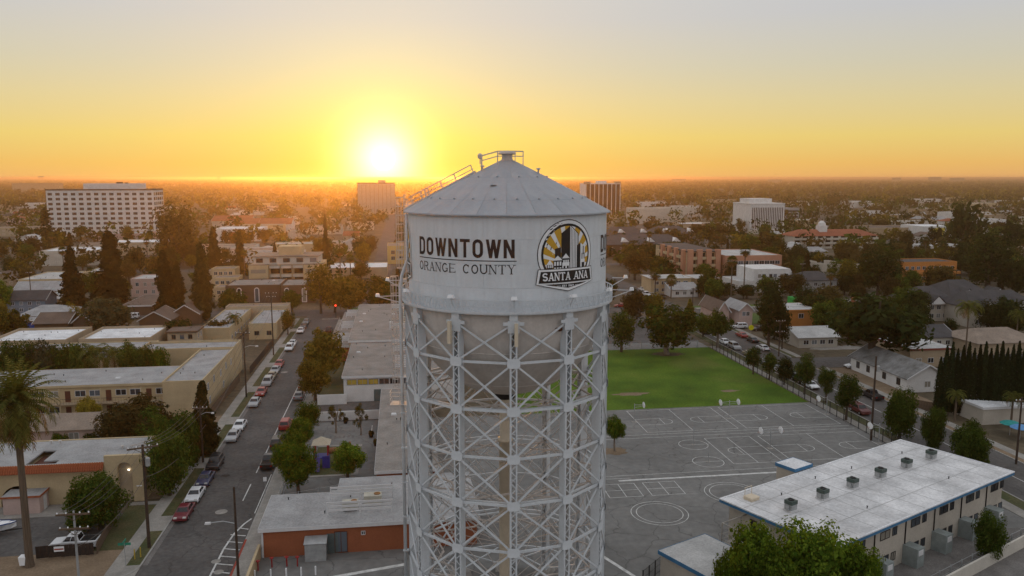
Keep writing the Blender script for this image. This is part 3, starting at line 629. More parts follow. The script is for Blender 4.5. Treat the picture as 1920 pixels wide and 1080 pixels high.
# ================================================================= vegetation
M_bark = pmat('bark', (.075, .055, .04), .95, .2, 3); M_barkl = pmat('pale_bark', (.20, .165, .13), .95, .15, 3)
LM = {
 'green': leafmat('leaf_green', (0.0286, 0.0520, 0.0104), (0.0975, 0.1365, 0.0234)),
 'bright': leafmat('leaf_bright', (0.0455, 0.0884, 0.0104), (0.1625, 0.2275, 0.0260)),
 'dark': leafmat('leaf_dark', (0.0156, 0.0260, 0.0091), (0.0455, 0.0624, 0.0182)),
 'olive': leafmat('leaf_olive', (0.0585, 0.0585, 0.0130), (0.1950, 0.1625, 0.0286), .45),
 'brown': leafmat('leaf_brown', (0.0520, 0.0416, 0.0156), (0.1105, 0.0884, 0.0312)),
 'yellow': leafmat('leaf_yellow', (0.1300, 0.1105, 0.0156), (0.3120, 0.2470, 0.0390)),
 'grey': leafmat('leaf_grey', (0.0585, 0.0650, 0.0364), (0.1300, 0.1365, 0.0715)),
 'conifer': leafmat('leaf_conifer', (0.0182, 0.0247, 0.0104), (0.0585, 0.0546, 0.0182)),
 'cypress': leafmat('leaf_cypress', (0.0078, 0.0156, 0.0065), (0.0234, 0.0364, 0.0130), .1),
 'palm': leafmat('leaf_palm', (0.0520, 0.0624, 0.0156), (0.1430, 0.1495, 0.0416)),
 'dead': leafmat('leaf_dead', (0.1105, 0.0676, 0.0260), (0.2600, 0.1625, 0.0650)),
}
def quads_mesh(name, C, N, size, m, rng, stretch=1.0):
    "one small leaf-cluster face at each centre C facing N"
    n = len(C); N = N / np.maximum(np.linalg.norm(N, axis=1, keepdims=True), 1e-6)
    r = rng.normal(size=(n, 3)); A = np.cross(N, r); A /= np.maximum(np.linalg.norm(A, axis=1, keepdims=True), 1e-6); B = np.cross(N, A)
    s = (size * rng.uniform(.45, 1.1, n) * (1 + .8 * (rng.random(n) < .18)))[:, None]
    A = A * s * stretch; B = B * s
    V = np.stack([C - A * .9, C - B * .55 + A * .1, C + A, C + B * .55 + A * .1], 1).reshape(-1, 3)
    me = bpy.data.meshes.new(name); me.vertices.add(4 * n); me.vertices.foreach_set('co', V.ravel())
    me.loops.add(4 * n); me.loops.foreach_set('vertex_index', np.arange(4 * n)); me.polygons.add(n)
    me.polygons.foreach_set('loop_start', np.arange(0, 4 * n, 4)); me.polygons.foreach_set('loop_total', np.full(n, 4))
    me.materials.append(m); me.update(); return me
def crown_pts(shape, nl, rng):
    "points and normals of leaf clusters in a crown of half-width 1 and height 1 (z 0..1)"
    if shape in ('conifer', 'cypress'):
        z = rng.uniform(0, 1, nl) ** (1.25 if shape == 'conifer' else 1.0)
        prof = np.minimum(1, (1 - z) ** .6 * (.75 + .25 * np.sin(z * 23 + 1) ** 2) + .04) * np.minimum(1, .6 + z * 4) if shape == 'conifer' else np.minimum(1, (1 - z) * 2.2) ** .6 * np.minimum(1, .55 + z * 3)
        a = rng.uniform(0, 2 * np.pi, nl)
        lump = .70 + .30 * np.sin(a * 3 + z * 19 + 2 * np.sin(z * 11 + a)) if shape == 'conifer' else .86 + .14 * np.sin(a * 7 + 3)
        r = prof * lump * np.sqrt(rng.uniform(.25, 1, nl))
        C = np.stack([r * np.cos(a), r * np.sin(a), z * (1 - .02) - .05 * r], 1)
        N = np.stack([np.cos(a), np.sin(a), np.full(nl, .5)], 1) + rng.normal(size=(nl, 3)) * .5
        return C, N
    nc = {'round': 54, 'umbrella': 54, 'tall': 50, 'sparse': 16, 'bush': 30, 'weep': 40}[shape]
    d = rng.normal(size=(nc, 3)); d /= np.linalg.norm(d, axis=1, keepdims=True)
    rad = rng.uniform(.30, .80, (nc, 1)); cc = d * rad
    cr = rng.uniform(.22, .38, nc)
    if shape == 'umbrella': cc[:, 2] = np.abs(cc[:, 2]) * .9 - .25; cr *= .9
    if shape == 'tall': cc[:, :2] *= .86; cr *= .95
    if shape == 'sparse': cr *= .62; cc *= 1.05
    if shape == 'bush': cc[:, 2] = np.abs(cc[:, 2]) - .3
    w = cr ** 2; idx = rng.choice(nc, nl, p=w / w.sum())
    dd = rng.normal(size=(nl, 3)); dd /= np.linalg.norm(dd, axis=1, keepdims=True)
    C = cc[idx] + dd * (cr[idx][:, None]) * np.sqrt(rng.uniform(.2, 1, (nl, 1)))
    if shape == 'weep': C[:, 2] -= .35 * (C[:, 0] ** 2 + C[:, 1] ** 2) * rng.uniform(.3, 1.2, nl)
    N = dd + C * .4 + rng.normal(size=(nl, 3)) * .45
    z0, z1 = np.percentile(C[:, 2], 1), np.percentile(C[:, 2], 99)
    C[:, 2] = (C[:, 2] - z0) / (z1 - z0); C[:, :2] /= np.percentile(np.hypot(C[:, 0], C[:, 1]), 97)
    return C, N
CROWNS = {}; ZR = dict(round=1.8, umbrella=1.3, tall=2.8, sparse=2.0, bush=1.2, weep=1.8, conifer=5.0, cypress=12.0)
def crown(shape, col, lod, var):
    k = (shape, col, lod, var)
    if k not in CROWNS:
        rng = np.random.default_rng(hash((shape, lod, var)) % 9973 if False else sum(map(ord, shape)) * 7 + lod * 131 + var * 17)
        nl, sz = ((13000, .054), (3800, .088), (1000, .155))[lod]; zr_ = ZR[shape]
        if shape in ('conifer', 'cypress'): sz *= (1.5 if shape == 'conifer' else 3.0); nl = int(nl * (1.2 if shape == 'conifer' else .45))
        if shape == 'sparse': nl = int(nl * .3); sz *= .8
        C, N = crown_pts(shape, nl, rng); C[:, 2] *= zr_; N[:, 2] *= (1 if zr_ < 3 else .6); CROWNS[k] = quads_mesh('crown', C, N, sz, LM[col], rng)
        if shape in ('conifer', 'cypress'): pass
    return CROWNS[k]
TRUNKS = {}
def trunk(kind, var, pale=False):
    k = (kind, var, pale)
    if k not in TRUNKS:
        rnd = random.Random(var * 5 + len(kind)); m = MB()
        if kind in ('conifer', 'cypress'): m.tube([(0, 0, 0), (0, 0, .95)], [.14, .03], 6)
        else:
            m.tube([(0, 0, 0), (rnd.uniform(-.04, .04), rnd.uniform(-.04, .04), .5), (0, 0, .9)], [.13, .10, .08], 7)
            for i in range(5):
                a = i * 1.257 + rnd.uniform(0, .6); l = rnd.uniform(.35, .6)
                m.tube([(0, 0, .7), (math.cos(a) * l * .5, math.sin(a) * l * .5, 1.15), (math.cos(a) * l, math.sin(a) * l, rnd.uniform(1.5, 1.9))], [.065, .045, .02], 5)
        TRUNKS[k] = m.mesh('trunk', M_barkl if pale else M_bark)
    return TRUNKS[k]
AUTO = []          # (object, description): labels that get their landmark at the end
tcount = [0]
def tree(x, y, h, w, shape='round', col='green', label=None, clear=.22, lod=None, name=None, group=None, desc=None, pale=False, cat='tree'):
    "tree of height h and crown width w with its foot at x, y"
    tcount[0] += 1; i = tcount[0]; d = depth(x, y)
    if lod is None: lod = 0 if d < 165 else (1 if d < 420 else 2)
    if name is None: name = {'conifer': 'conifer_tree', 'cypress': 'cypress_tree', 'bush': 'shrub', 'umbrella': 'pine_tree'}.get(shape, 'broadleaf_tree')
    t = thing(name, label, cat if shape != 'bush' else 'shrub', x, y, 0, (i * 2.399) % 6.28, group)
    zc = h * clear if shape not in ('conifer', 'cypress', 'bush') else h * (.06 if shape != 'bush' else 0)
    if shape != 'bush':
        th = zc * 1.0 if shape not in ('conifer', 'cypress') else h * .9
        k = max(.5, min(w * .28, 2.2)) if shape not in ('conifer', 'cypress') else w * .35
        if shape in ('conifer', 'cypress'): ob('trunk', trunk(shape, i % 3, pale), t, scale=(k, k, th))
        else: ob('trunk', trunk('b', i % 3, pale), t, scale=(w * .42, w * .42, max(zc / .72, h * .38)))
    else: ob('stem', trunk('b', 0), t, scale=(w * .2, w * .2, h * .4))
    c = ob('crown', crown(shape, col, lod, i % 3), t, (0, 0, zc), scale=(w / 2, w / 2, (h - zc) / ZR[shape]))
    if label is None: AUTO.append((t, desc or 'tree'))
    return t
def ptree(px, py, ptop, wpx, shape='round', col='green', label=None, **k):
    "tree read off the photograph: foot pixel, top row, crown width in pixels"
    x, y = at(px, py); h = max(.6, height_to(x, y, ptop)); w = wpx * depth(x, y) / FPX
    return tree(x, y, h, w, shape, col, label, **k)
# ---- palms
def frond(mb, base, az, up, L, droop, wleaf, nseg=9, m=0, rnd=random):
    "feather frond: arching rib with two rows of leaflets"
    p = Vector(base); prev = p; dirh = Vector((math.cos(az), math.sin(az), 0)); side = Vector((-math.sin(az), math.cos(az), 0)); e = up
    for i in range(nseg):
        q = prev + (dirh * math.cos(e) + Vector((0, 0, math.sin(e)))) * (L / nseg); e -= droop / nseg * (1 + i / nseg)
        wl = wleaf * (1.0 if i > 0 else .4) * (1 - .75 * (i / nseg) ** 2)
        dn = Vector((0, 0, -wl * .45)); fw = (q - prev) * .7
        for s in (-1, 1):
            for t in (0, .5):
                o_ = prev + (q - prev) * t
                mb.poly([o_, o_ + (q - prev) * .36, o_ + side * s * wl + dn + fw + (q - prev) * .15, o_ + side * s * wl + dn + fw], m)
        prev = q
def palm_crown(kind, seed):
    rnd = random.Random(seed); mb = MB()
    if kind == 'date':
        for i in range(96):
            a = i * 2.39996; t = i / 96; frond(mb, (0, 0, .1 * (1 - t)), a, R(84 - 95 * t) + rnd.uniform(-.1, .1), rnd.uniform(.85, 1.05), R(42 + 38 * t), .105, 9, 0 if t < .93 else 1, rnd)
        for i in range(54):
            frond(mb, (0, 0, -.10), i * 2.39996 + .5, R(-28) - rnd.uniform(0, .75), rnd.uniform(.6, .92), R(38), .12, 6, 1 if rnd.random() < .35 else 0, rnd)
    elif kind == 'queen':
        for i in range(26):
            a = i * 2.39996; t = i / 26; frond(mb, (0, 0, .1), a, R(75 - 85 * t), rnd.uniform(.85, 1.1), R(105), .17, 7, 0 if t < .9 else 1, rnd)
    else:                                                            # fan palm
        for i in range(70):
            a = i * 2.39996; t = i / 70; e = R(85 - 130 * t) + rnd.uniform(-.1, .1); d = Vector((math.cos(a) * math.cos(e), math.sin(a) * math.cos(e), math.sin(e)))
            s = Vector((-math.sin(a), math.cos(a), 0)); u = d.cross(s); c = d * rnd.uniform(.5, .62)
            for j in range(6):
                b = R(-75 + 30 * j); v = (d * math.cos(b) + s * math.sin(b)) * .42 - Vector((0, 0, .08)); wv = (s * math.cos(b) - d * math.sin(b)) * .06
                mb.poly([c - wv * .4, c + wv * .4, c + v + wv, c + v - wv], 0 if t < .8 else 1)
        for i in range(40):
            a = i * 2.39996; r0 = rnd.uniform(.2, .3); zz = -rnd.uniform(.3, .9)
            mb.poly([(r0 * math.cos(a), r0 * math.sin(a), zz + .3), (r0 * math.cos(a + .5), r0 * math.sin(a + .5), zz + .3), (r0 * 1.3 * math.cos(a + .5), r0 * 1.3 * math.sin(a + .5), zz - .1), (r0 * 1.3 * math.cos(a), r0 * 1.3 * math.sin(a), zz - .1)], 1)
    return mb.mesh('crown', [LM['palm'], LM['dead']])
PALMS = {}
def palm(x, y, h, w, kind, label=None, desc=None, group=None):
    tcount[0] += 1; v = tcount[0] % 2
    if (kind, v) not in PALMS: PALMS[kind, v] = palm_crown(kind, v + 3)
    if (kind, 't') not in PALMS:
        m = MB(); m.tube([(0, 0, 0), (0, 0, .06), (.0, 0, .5), (0, 0, 1)], [1.25, 1.0, .86, .8], 10); PALMS[kind, 't'] = m.mesh('trunk', pmat('palm_bark', (.115, .085, .06), .95, .25, 6, bump=.3))
    t = thing({'date': 'date_palm', 'queen': 'feather_palm', 'fan': 'fan_palm'}[kind], label, 'palm tree', x, y, 0, tcount[0] * 1.3, group)
    ob('crown', PALMS[kind, v], t, (0, 0, h - w * (.36 if kind != 'fan' else .4)), scale=w / 2)
    r = {'date': .42, 'queen': .2, 'fan': .24}[kind]; ob('trunk', PALMS[kind, 't'], t, scale=(r, r, h - w * .34))
    if label is None: AUTO.append((t, desc or 'palm'))
    return t
def ppalm(px, py, ptop, wpx, kind, label=None, **k):
    x, y = at(px, py); return palm(x, y, height_to(x, y, ptop), wpx * depth(x, y) / FPX, kind, label, **k)
def on_row(px, Y):
    f_ = (px - 960) / FPX / cP; a = (f_ * cY + sY) / (cY - f_ * sY); return a * Y, Y
# ---- the trees one can tell apart, near ones first
ppalm(56, 1062, 694, 190, 'date', 'big date palm with a drooping crown at the left edge')
ptree(578, 812, 757, 46, 'round', 'bright', 'rounded bright green street tree, farthest of the row beside the playground')
ptree(564, 842, 787, 50, 'round', 'bright', 'rounded bright green street tree, second farthest of the row beside the playground')
ptree(551, 868, 808, 52, 'round', 'bright', 'rounded bright green street tree in the middle of the playground row')
ptree(536, 893, 832, 50, 'round', 'bright', 'rounded bright green street tree leaning over the parked black pickup')
ptree(560, 925, 840, 74, 'round', 'bright', 'broad bright green tree in front of the playground slide tower')
ptree(652, 900, 832, 66, 'round', 'bright', 'bright green tree between the playground and the long grey roof')
ptree(608, 715, 624, 84, 'round', 'olive', 'large golden green tree on the right kerb of the left street')
ptree(591, 752, 678, 64, 'round', 'olive', 'smaller golden green tree just before the large golden one')
ptree(630, 812, 762, 40, 'sparse', 'olive', 'thin half bare tree in the school play yard', pale=True, clear=.4)
ptree(677, 816, 757, 30, 'sparse', 'olive', 'narrow sparse yellow green tree beside the thin bare one', pale=True, clear=.3)
ptree(190, 992, 892, 105, 'round', 'green', 'dark green tree before the tall arched niche of the Spanish style building', clear=.12)
ptree(163, 998, 915, 70, 'round', 'green', 'lower green tree beside the garage arch of the Spanish style building', clear=.1)
ptree(318, 930, 812, 78, 'round', 'green', 'leafy dark tree at the right corner of the Spanish style building', clear=.1)
ptree(338, 890, 778, 92, 'round', 'green', 'dense dark tree behind the near utility pole beside the pavement', clear=.12)
ptree(292, 850, 770, 70, 'tall', 'green', 'small dark tree behind the tiled roof edge'); ptree(360, 868, 800, 40, 'bush', 'brown', 'dry brown bush on the dirt beside the left pavement')
ptree(386, 852, 712, 76, 'conifer', 'conifer', 'dark conifer beside the left pavement before the two storey apartments')
ptree(262, 838, 752, 140, 'round', 'brown', 'wide brownish tree between the apartments and the Spanish style building', clear=.12)
ptree(115, 836, 808, 34, 'bush', 'bright', 'bright green bush behind the Spanish style building roof'); ptree(172, 834, 812, 40, 'bush', 'green', 'low green bush under the brown roofed house windows')
ptree(168, 798, 748, 46, 'round', 'yellow', 'yellow green tree before the apartment walkway', clear=.15)
for i, (px, w, tp, c, s) in enumerate(((12, 55, 650, 'green', 'round'), (42, 55, 652, 'green', 'weep'), (76, 60, 652, 'grey', 'round'), (112, 55, 656, 'green', 'round'), (138, 50, 655, 'green', 'round'), (236, 50, 652, 'green', 'round'), (262, 44, 658, 'green', 'round'), (290, 46, 664, 'bright', 'bush'))): xc, yc = on_row(px, 171); tree(xc, yc, height_to(xc, yc, tp - 6), w * depth(xc, yc) / FPX * 1.15, s, c, desc='courtyard tree', clear=.1)
xc, yc = on_row(168, 172); palm(xc, yc, height_to(xc, yc, 634), 11, 'queen', 'feathery palm in the apartment courtyard, left of two'); xc, yc = on_row(205, 173); palm(xc, yc, height_to(xc, yc, 638), 10, 'queen', 'feathery palm in the apartment courtyard, right of two')
ptree(50, 650, 624, 55, 'bush', 'green', 'low green tree poking above the white roofs at left')
ptree(335, 650, 602, 56, 'round', 'dark', 'dark round tree beside the white roofs'); ptree(205, 632, 561, 88, 'round', 'grey', 'large grey green olive tree before the dark conifers')
ptree(140, 620, 568, 34, 'sparse', 'yellow', 'thin yellow tree left of the grey green olive tree'); ptree(3, 625, 565, 30, 'round', 'yellow', 'yellow tree cut by the left edge')
ptree(8, 590, 528, 36, 'round', 'bright', 'bright green tree at the left edge above the yellow one')
for px, py, tp, w in ((140, 585, 462, 66), (212, 575, 432, 86), (312, 598, 468, 58), (336, 592, 490, 50), (382, 600, 455, 60), (404, 520, 425, 44), (452, 520, 430, 34)): ptree(px, py, tp, w, 'conifer', 'conifer', desc='tall dark conifer')
ptree(335, 496, 386, 84, 'tall', 'brown', 'huge dark tree rising right of the white office block', clear=.1)
ptree(90, 470, 388, 22, 'cypress', 'conifer', 'narrow dark cypress at the left corner of the white office block')
ptree(612, 515, 402, 22, 'conifer', 'conifer', 'slim dark conifer beside the stepped apartment block'); ptree(598, 510, 448, 28, 'round', 'olive', 'round palm like tree beside the stepped apartment block')
for px, py, tp, w, s, c in ((602, 588, 496, 50, 'tall', 'olive'), (628, 586, 520, 50, 'round', 'olive'), (655, 590, 528, 70, 'round', 'olive'), (712, 590, 520, 60, 'round', 'green'), (745, 592, 530, 50, 'round', 'green'), (440, 580, 545, 60, 'bush', 'green'), (548, 585, 545, 36, 'round', 'green')): ptree(px, py, tp, w, s, c, desc='leafy street end tree')
ptree(410, 640, 600, 44, 'weep', 'brown', 'drooping brown tree beside the left street apartments'); ppalm(440, 636, 582, 46, 'queen', 'feather palm before the low flat roofs by the left street')
ptree(540, 628, 582, 28, 'tall', 'olive', 'slim street tree on the left pavement near the junction'); ptree(405, 670, 640, 36, 'bush', 'green', 'bushy green tree behind the left pavement fence')
# right side
ptree(1152, 846, 783, 42, 'round', 'bright', 'small round tree in the bare square at the court edge', pale=True, clear=.42)
ptree(1165, 660, 586, 54, 'tall', 'green', 'oval tree at the far left of the playing field', clear=.2); ptree(1250, 664, 574, 110, 'round', 'green', 'big spreading tree shading the far end of the playing field', clear=.22, pale=True)
ptree(1292, 618, 560, 34, 'conifer', 'olive', 'pointed young tree behind the big field tree')
ptree(1186, 606, 545, 44, 'round', 'brown', 'rusty green car park tree beside the tower'); ptree(1222, 606, 553, 46, 'weep', 'olive', 'drooping yellow green car park tree')
ptree(1345, 652, 585, 54, 'umbrella', 'green', 'spreading street tree left of the pink gabled house', pale=True, clear=.4); ptree(1318, 632, 590, 36, 'round', 'green', 'small tree behind the spreading street tree')
ptree(1440, 655, 530, 62, 'tall', 'dark', 'tall dark tree right of the pink house'); ptree(1466, 655, 575, 34, 'tall', 'dark', 'dark leafy tree beside the orange flat roofed house')
for px, py, tp, w in ((1412, 702, 652, 32), (1442, 712, 664, 34), (1508, 740, 666, 42), (1548, 756, 690, 36), (1586, 788, 706, 52)): ptree(px, py, tp, w, 'tall', 'green', desc='upright kerb tree', clear=.3)
ptree(1470, 722, 672, 34, 'round', 'dark', 'dark low tree over the parked cars by the school fence')
for px, py, tp, w, lb in ((1686, 824, 734, 66, 'dark round tree beside the far corner of the blue trimmed roof'), (1746, 848, 768, 46, 'narrow green tree behind the blue trimmed roof'), (1818, 880, 796, 72, 'wide dark tree right behind the blue trimmed roof'), (1850, 1052, 966, 58, 'bushy dark tree against the wall beside the school classroom block')): ptree(px, py, tp, w, 'round', 'green', lb, clear=.12)
for px, py, tp, w, lb in ((1400, 1150, 994, 120, 'tallest bright green tree in front of the classroom block corner'), (1356, 1180, 1046, 50, 'left green tree of the clump before the classroom block'), (1520, 1150, 992, 150, 'broad green tree in the middle of the clump before the classroom block'), (1606, 1165, 1030, 90, 'lower right green tree of the clump before the classroom block'), (1450, 1185, 1036, 100, 'front green tree of the clump at the bottom edge')): ptree(px, py, tp, w, 'round', 'bright', lb, clear=.1)
ptree(1632, 694, 560, 180, 'umbrella', 'dark', 'wide umbrella shaped pine above the white house', clear=.38); ptree(1570, 610, 560, 50, 'round', 'green', 'green tree right of the orange flat roofed house'); ptree(1590, 640, 582, 66, 'round', 'brown', 'brownish tree left of the umbrella pine')
for i in range(17):
    px = 1757 + i * 10.2; py = 776 + i * .6; x, y = at(px, py); tree(x, y, 12.6 + (i % 3) * .7 - (1.5 if i == 0 else 0) + .06 * i, 1.75, 'cypress', 'cypress', desc='dark columnar cypress in the tall hedge', group='cypress hedge')
for px, py, tp, w in ((1790, 790, 725, 52), (1835, 770, 735, 34), (1895, 800, 728, 56)): ppalm(px, py, tp, w, 'queen', desc='small palm before the cypress hedge')
for px, py, tp, w in ((1394, 560, 460, 25), (1370, 570, 480, 24), (1670, 560, 488, 30), (1180, 520, 475, 20), (1128 + 55, 500, 462, 18), (1228, 555, 503, 26), (1258, 560, 515, 26)): ppalm(px, py, tp, w, 'fan', desc='tall fan palm')
ppalm(1808, 690, 555, 70, 'queen', 'full feather palm before the dark gabled roofs'); ppalm(1905, 640, 575, 50, 'queen', 'feather palm at the right edge before the dark gables')
for px, py, tp, w, s, c in ((1645, 560, 462, 70, 'tall', 'dark'), (1848, 555, 436, 74, 'tall', 'dark'), (1805, 470, 382, 64, 'round', 'dark'), (1895, 480, 410, 40, 'tall', 'dark'), (1905, 560, 490, 50, 'round', 'dark'), (1700, 600, 540, 62, 'round', 'green'), (1760, 560, 500, 60, 'round', 'brown'), (1585, 490, 455, 44, 'round', 'brown'), (1345, 560, 530, 70, 'round', 'dark'), (1400, 560, 535, 40, 'round', 'dark'), (1215, 500, 460, 80, 'round', 'dark'), (1190, 525, 470, 50, 'tall', 'brown'), (1260, 495, 455, 60, 'round', 'dark'), (1440, 480, 440, 60, 'round', 'brown'), (1330, 445, 420, 90, 'round', 'brown')): ptree(px, py, tp, w, s, c, desc='dense dark tree')
# ================================================================= buildings
def wallm(n, c, **k): return pmat('wall_' + n, c, .9, .06, .35, fine=.06, **k)
WM = {n: wallm(n, c) for n, c in dict(cream=(.46, .36, .22), beige=(.42, .34, .24), tan=(.36, .28, .19), white=(.62, .61, .59), grey=(.30, .30, .30), pink=(.46, .34, .30), orange=(.48, .19, .05), salmon=(.44, .22, .14), bluegrey=(.16, .20, .25), brick=(.29, .095, .045), brown=(.13, .08, .05), pale=(.50, .47, .41), yellow=(.5, .38, .16), stucco=(.43, .39, .33)).items()}
RM = {n: pmat('roof_' + n, c, .92, .12, .3, fine=.16) for n, c in dict(grey=(.31, .31, .31), white=(.66, .67, .68), dark=(.060, .058, .060), brown=(.13, .095, .075), tan=(.24, .19, .15), red=(.26, .085, .045), light=(.42, .42, .41), school=(.235, .215, .195)).items()}
M_tile = pmat('terracotta_tile', (.30, .085, .035), .85, .2, 3)
M_trim = pmat('white_trim', (.60, .60, .60), .7, .04, 1); M_blue = pmat('blue_fascia', (.045, .16, .30), .6, .1, .6); M_dark = pmat('dark_opening', (.012, .012, .012), .9, .1, 1)
M_door = pmat('brown_door', (.10, .035, .022), .7, .1, 1); M_gdoor = pmat('green_grey_door', (.09, .12, .12), .6, .1, 1); M_glass = glassmat('window_glass'); M_metal = pmat('galvanised_metal', (.36, .37, .37), .5, .12, 1.2, metal=.3)
M_wood = pmat('weathered_wood', (.11, .075, .05), .9, .2, 2); M_pole = pmat('pole_wood', (.055, .038, .028), .95, .2, 2); M_iron = pmat('black_iron', (.02, .02, .02), .6, .1, 2)
WIN = {}
def window(parent, face, x, y, z, w, h, frame=None, pane=True, name='window', depth_=.06):
    "window centred at x, y, sill height z, on a wall facing S (-Y), E (+X), W (-X) or N"
    k = (round(w, 2), round(h, 2), frame.name if frame else None)
    if k not in WIN:
        f = MB(); t = .07
        for a in ((-w / 2, 0, -w / 2 + t, h), (w / 2 - t, 0, w / 2, h), (-w / 2 + t, 0, w / 2 - t, t), (-w / 2 + t, h - t, w / 2 - t, h), (-t / 2, t, t / 2, h - t)): f.box(a[0], -depth_, a[1], a[2], .02, a[3])
        WIN[k] = f.mesh('window', frame or M_trim), MB().box(-w / 2 + .01, -.025, .01, w / 2 - .01, .02, h - .01).mesh('pane', M_glass)
    rz = {'S': 0, 'E': R(90), 'W': R(-90), 'N': R(180)}[face]
    o = ob(name, WIN[k][0], parent, (x, y, z), rz)
    if pane: ob('pane', WIN[k][1], o)
    return o
DOORS = {}
def door(parent, face, x, y, z, w=.95, h=2.05, m=None):
    k = (w, h, (m or M_door).name)
    if k not in DOORS: DOORS[k] = MB().box(-w / 2, -.05, 0, w / 2, .03, h).mesh('door', m or M_door)
    return ob('door', DOORS[k], parent, (x, y, z), {'S': 0, 'E': R(90), 'W': R(-90), 'N': R(180)}[face])
def flat(name, label, x0, y0, x1, y1, h, wall, roof, par=.3, over=0, fascia=None, cat='building', rz=0, desc=None, group=None, pin=.22):
    "flat roofed building; returns the thing (origin at the near-left corner)"
    t = thing(name, label, cat, x0, y0, 0, rz, group); W_, D_ = x1 - x0, y1 - y0; t['w'], t['d'] = W_, D_
    ob('wall', MB().box(0, 0, 0, W_, D_, h).mesh('wall', wall), t)
    if over or fascia:
        ob('roof', MB().box(-over, -over, h + .002, W_ + over, D_ + over, h + .25).mesh('roof', roof), t)
        f = MB(); o = over + .03
        for a in ((-o, -o, W_ + o, -over), (-o, D_ + over, W_ + o, D_ + o), (-o, -over, -over, D_ + over), (W_ + over, -over, W_ + o, D_ + over)): f.box(a[0], a[1], h - .15, a[2], a[3], h + .29)
        ob('fascia', f.mesh('fascia', fascia or M_trim), t)
    else:
        ob('roof', MB().box(pin, pin, h - .01, W_ - pin, D_ - pin, h + .02).mesh('roof', roof), t)
        p = MB()
        for a in ((0, 0, W_, pin), (0, D_ - pin, W_, D_), (0, pin, pin, D_ - pin), (W_ - pin, pin, W_, D_ - pin)): p.box(a[0], a[1], h + .003, a[2], a[3], h + par)
        ob('parapet', p.mesh('parapet', wall), t)
    del t['w'], t['d']
    if depth(x0, y0) < 330 and W_ > 6 and 'vpm' in globals():
        rq = random.Random(int(x0 * 7 + y0)); zt = h + (.25 if (over or fascia) else .02)
        for _ in range(int(min(14, W_ * D_ / 45))): ob('vent_pipe', vpm, t, (rq.uniform(1, W_ - 1), rq.uniform(1, D_ - 1), zt))
        for _ in range(int(W_ * D_ / 220)):
            a, b = rq.uniform(1, W_ - 2), rq.uniform(1, D_ - 2); ob('skylight', MB().box(a, b, zt, a + .9, b + .9, zt + .22, 0, .08, .08).mesh('skylight', M_trim), t)
    if label is None: AUTO.append((t, desc or 'flat roofed building'))
    return t
def gable(name, label, x0, y0, x1, y1, h, rise, axis, wall, roof, over=.5, hip=0.0, cat='house', desc=None, group=None, trim=True):
    "pitched roof; axis = direction of the ridge; hip > 0 pulls the ridge ends in"
    t = thing(name, label, cat, x0, y0, 0, 0, group); W_, D_ = x1 - x0, y1 - y0
    def T(p): return p if axis == 'x' else (p[1], p[0], p[2])
    L, B = (W_, D_) if axis == 'x' else (D_, W_)
    w = MB().box(0, 0, 0, W_, D_, h)
    rf = MB(); o = over; zo = h - o * rise / (B / 2)
    a, b, c, d = T((-o, -o, zo)), T((L + o, -o, zo)), T((L + o, B + o, zo)), T((-o, B + o, zo)); e, f = T((-o + (hip + o if hip else 0), B / 2, h + rise)), T((L + o - (hip + o if hip else 0), B / 2, h + rise))
    up = lambda p: (p[0], p[1], p[2] + .14)
    for q in ((a, b, f, e), (c, d, e, f)): rf.poly([up(p) for p in q]); rf.poly(q[::-1])
    if hip:
        for q in ((d, a, e), (b, c, f)): rf.poly([up(p) for p in q]); rf.poly(q[::-1])
    else:
        for s in (0, L): w.poly([T((s, 0, h)), T((s, B, h)), T((s, B / 2, h + rise - .02))])
    for p, q in ((a, b), (c, d)) + (((b, c), (d, a)) if hip else ()): rf.poly([p, q, up(q), up(p)])
    ob('wall', w.mesh('wall', wall), t); r = ob('roof', rf.mesh('roof', roof), t)
    if trim and not hip:
        for ends, s in (((a, e), (d, e)), -.04), (((b, f), (c, f)), .04):
            for p, q in ends:
                sh = (s, 0, .05) if axis == 'x' else (0, s, .05); tr = MB()
                tr.bar(tuple(u + v for u, v in zip(p, sh)), tuple(u + v for u, v in zip(q, sh)), .07, .26); ob('barge_board', tr.mesh('barge_board', M_trim), r)
    if label is None: AUTO.append((t, desc or 'pitched roof house'))
    return t
def hvac(x, y, z, label=None, desc='rooftop air unit', s=1.0, tall=True):
    t = thing('air_conditioner', label, 'air conditioner', x, y, z, 0)
    ob('curb', MB().box(-.85 * s, -.85 * s, 0, .85 * s, .85 * s, .18).mesh('curb', M_trim), t)
    ob('casing', MB().box(-.72 * s, -.72 * s, .18, .72 * s, .72 * s, .82).mesh('casing', M_metal), t)
    hd = ob('hood', MB().box(-.76 * s, -.76 * s, .82, .76 * s, .76 * s, 1.25).mesh('hood', pmat('hood_green', (.06, .085, .075), .6, .1, 1)), t)
    ob('fan', MB().lathe([(.48 * s, 1.25), (.48 * s, 1.34), (.36 * s, 1.34), (.36 * s, 1.28), (.01, 1.28)], 14).mesh('fan', M_iron), hd)
    ob('duct', MB().box(-1.15 * s, -.25, .25, -.72 * s, .25, .75, 0, .05, .05).mesh('duct', M_metal), t)
    if label is None: AUTO.append((t, desc))
    return t
def facade(t, face, u0, u1, n, zs, w, h, off, frame=None, pane=True, skip=()):
    "n windows between u0 and u1 on each storey; off = coordinate of the wall plane"
    for k in range(n):
        u = u0 + (u1 - u0) * (k + .5) / n
        for j, z in enumerate(zs):
            if (k, j) in skip: continue
            if face in 'SN': window(t, face, u, off, z, w, h, frame, pane)
            else: window(t, face, off, u, z, w, h, frame, pane)
